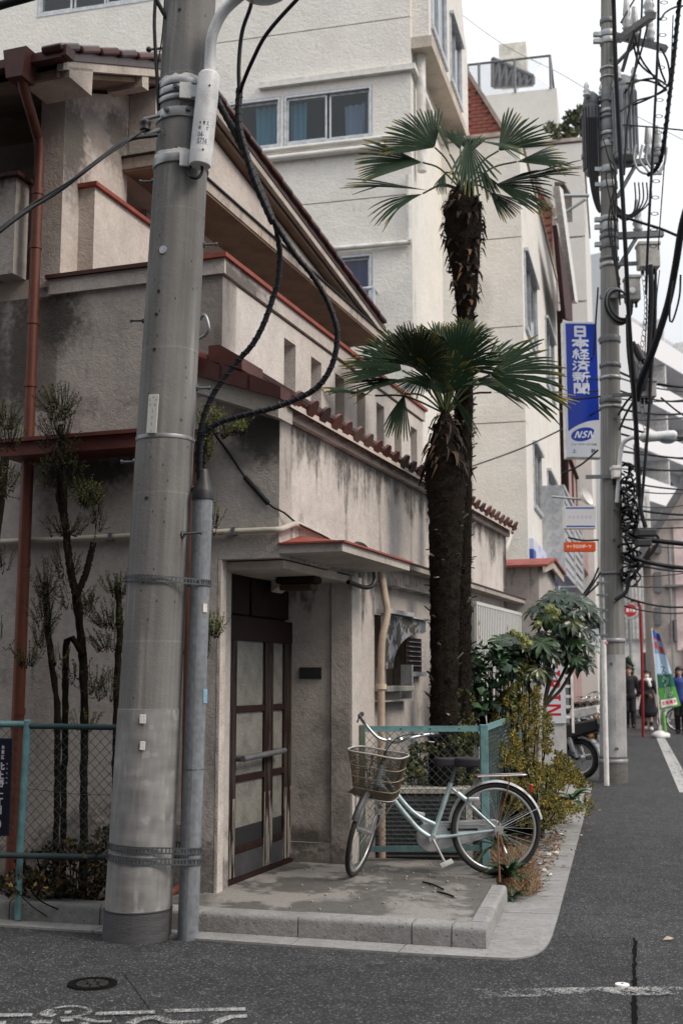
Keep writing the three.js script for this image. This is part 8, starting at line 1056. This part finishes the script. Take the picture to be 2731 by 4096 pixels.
{
  const blk = worn(0.014, 0.014, 0.018, { roughness: 0.85, k: 3 }), a = onGround(2520, 2912), b = onGround(2592, 2922), c = onGround(2716, 2935);
  person('person in a black school uniform walking this way, beside the far pole', [a.x, 0, a.z], -0.22, { h: 1.72, jacket: blk, trousers: blk, shoes: M.black, joints: JW({ elbowR: [-0.26, 1.14, -0.04], wristR: [-0.17, 1.02, 0.17] }) });
  person('person in a dark coat, white scarf and mask pushing a bicycle', [b.x, 0, b.z], -0.22, { h: 1.6, coat: 0.55, jacket: blk, shoes: M.white, scarf: 1, mask: 1, long: 1, joints: JW({ elbowL: [0.28, 1.12, 0.06], wristL: [0.4, 1.02, 0.26], elbowR: [-0.22, 1.12, 0.02], wristR: [0.05, 1.02, 0.3], kneeL: [0.08, 0.5, 0.1], ankleL: [0.08, 0.09, 0.12], ankleR: [-0.08, 0.1, -0.12] }), handDir: [0.3, -0.3, 1], curl: 0.9 });
  person('person in a blue jacket with long dark hair at the right edge', [c.x + 0.05, 0, c.z], -0.3, { h: 1.66, jacket: worn(0.03, 0.06, 0.26, { k: 3 }), trousers: blk, shoes: M.black, long: 1, joints: JW({ wristL: [0.3, 1.0, 0.22], elbowL: [0.27, 1.12, 0.02] }) });
  const proto = scene.children.find((x) => x.name === 'bicycle'), bike = (label, p, ry, s = 1) => { const k = proto.clone(); k.name = numbered('bicycle'); k.position.copy(p); k.rotation.y = ry; k.scale.setScalar(s); k.userData = { label, category: 'bicycle', group: 'bicycles standing farther down the street' }; scene.add(k); };
  bike('bicycle pushed by the person with the white scarf', V(b.x + 0.5, 0, b.z - 0.55), -1.75); bike('bicycle held by the person in the blue jacket', V(c.x + 0.55, 0, c.z - 0.4), -1.6);
  for (let i = 0; i < 3; i++) { const p = at(2292 + i * 24, 2800, 31 + i * 0.5); bike('parked bicycle by the grey shutter, ' + ['left', 'middle', 'right'][i] + ' of three', V(p.x, 0, p.z), 2.2 + i * 0.12); }
}
{ // white van far down the street
  const p = onGround(2592, 2830), t = thing('van', 'white van far down the street behind the people', 'van', [p.x + 0.6, 0, -46], -0.24);
  part('body', extrude([[-0.85, 0.35], [0.85, 0.35], [0.85, 1.1], [0.72, 1.85], [-0.72, 1.85], [-0.85, 1.1]], 3.4, [], 0.05).translate(0, 0, -3.4), worn(0.75, 0.76, 0.78, { roughness: 0.25, k: 1 }), t); part('windscreen', extrude([[-0.72, 1.12], [0.72, 1.12], [0.6, 1.72], [-0.6, 1.72]], 0.03).translate(0, 0, 0.05), worn(0.12, 0.16, 0.19, { roughness: 0.1, k: 1 }), t); for (const s of [-1, 1]) { part('headlamp', rbox(s * 0.68 - 0.12, s * 0.68 + 0.12, 0.72, 0.92, 0.04, 0.09, 0.03), worn(0.6, 0.62, 0.64, { roughness: 0.1 }), t); for (const z of [-0.6, -2.8]) part('wheel', new THREE.CylinderGeometry(0.3, 0.3, 0.18, 24).rotateZ(PI / 2).translate(s * 0.76, 0.3, z), M.blackRubber, t); part('side_mirror', rbox(s * 1.0 - 0.08, s * 1.0 + 0.08, 1.1, 1.3, -0.15, -0.05, 0.03), M.black, t); } part('bumper', rbox(-0.84, 0.84, 0.35, 0.6, 0.02, 0.12, 0.04), worn(0.5, 0.5, 0.52), t); part('number_plate', box(-0.16, 0.16, 0.42, 0.56, 0.12, 0.13), M.white, t);
}
{ // shop fronts under the awning of the white building
  const o = white;
  const sh = part('shutter', box(6.3, 9.0, 0, 2.2, 1.5, 1.53), worn(0.33, 0.33, 0.34, { k: 1 }), o); for (let i = 0; i < 22; i++) part('shutter_slat', box(6.3, 9.0, i * 0.1, i * 0.1 + 0.085, 1.53, 1.545), sh.material, sh);
  part('shade_sheet', box(3.0, 6.2, 0, 2.4, 1.5, 1.52), M.interior, o); part('shade_sheet', box(9.1, 12.4, 0, 2.3, 1.5, 1.52), M.interior, o); part('post', box(6.2, 6.3, 0, 2.5, 1.5, 1.6), worn(0.4, 0.38, 0.36), o);  // grey sheets over the openings, the shade inside put into their colour
}

renderer.render(scene, camera);
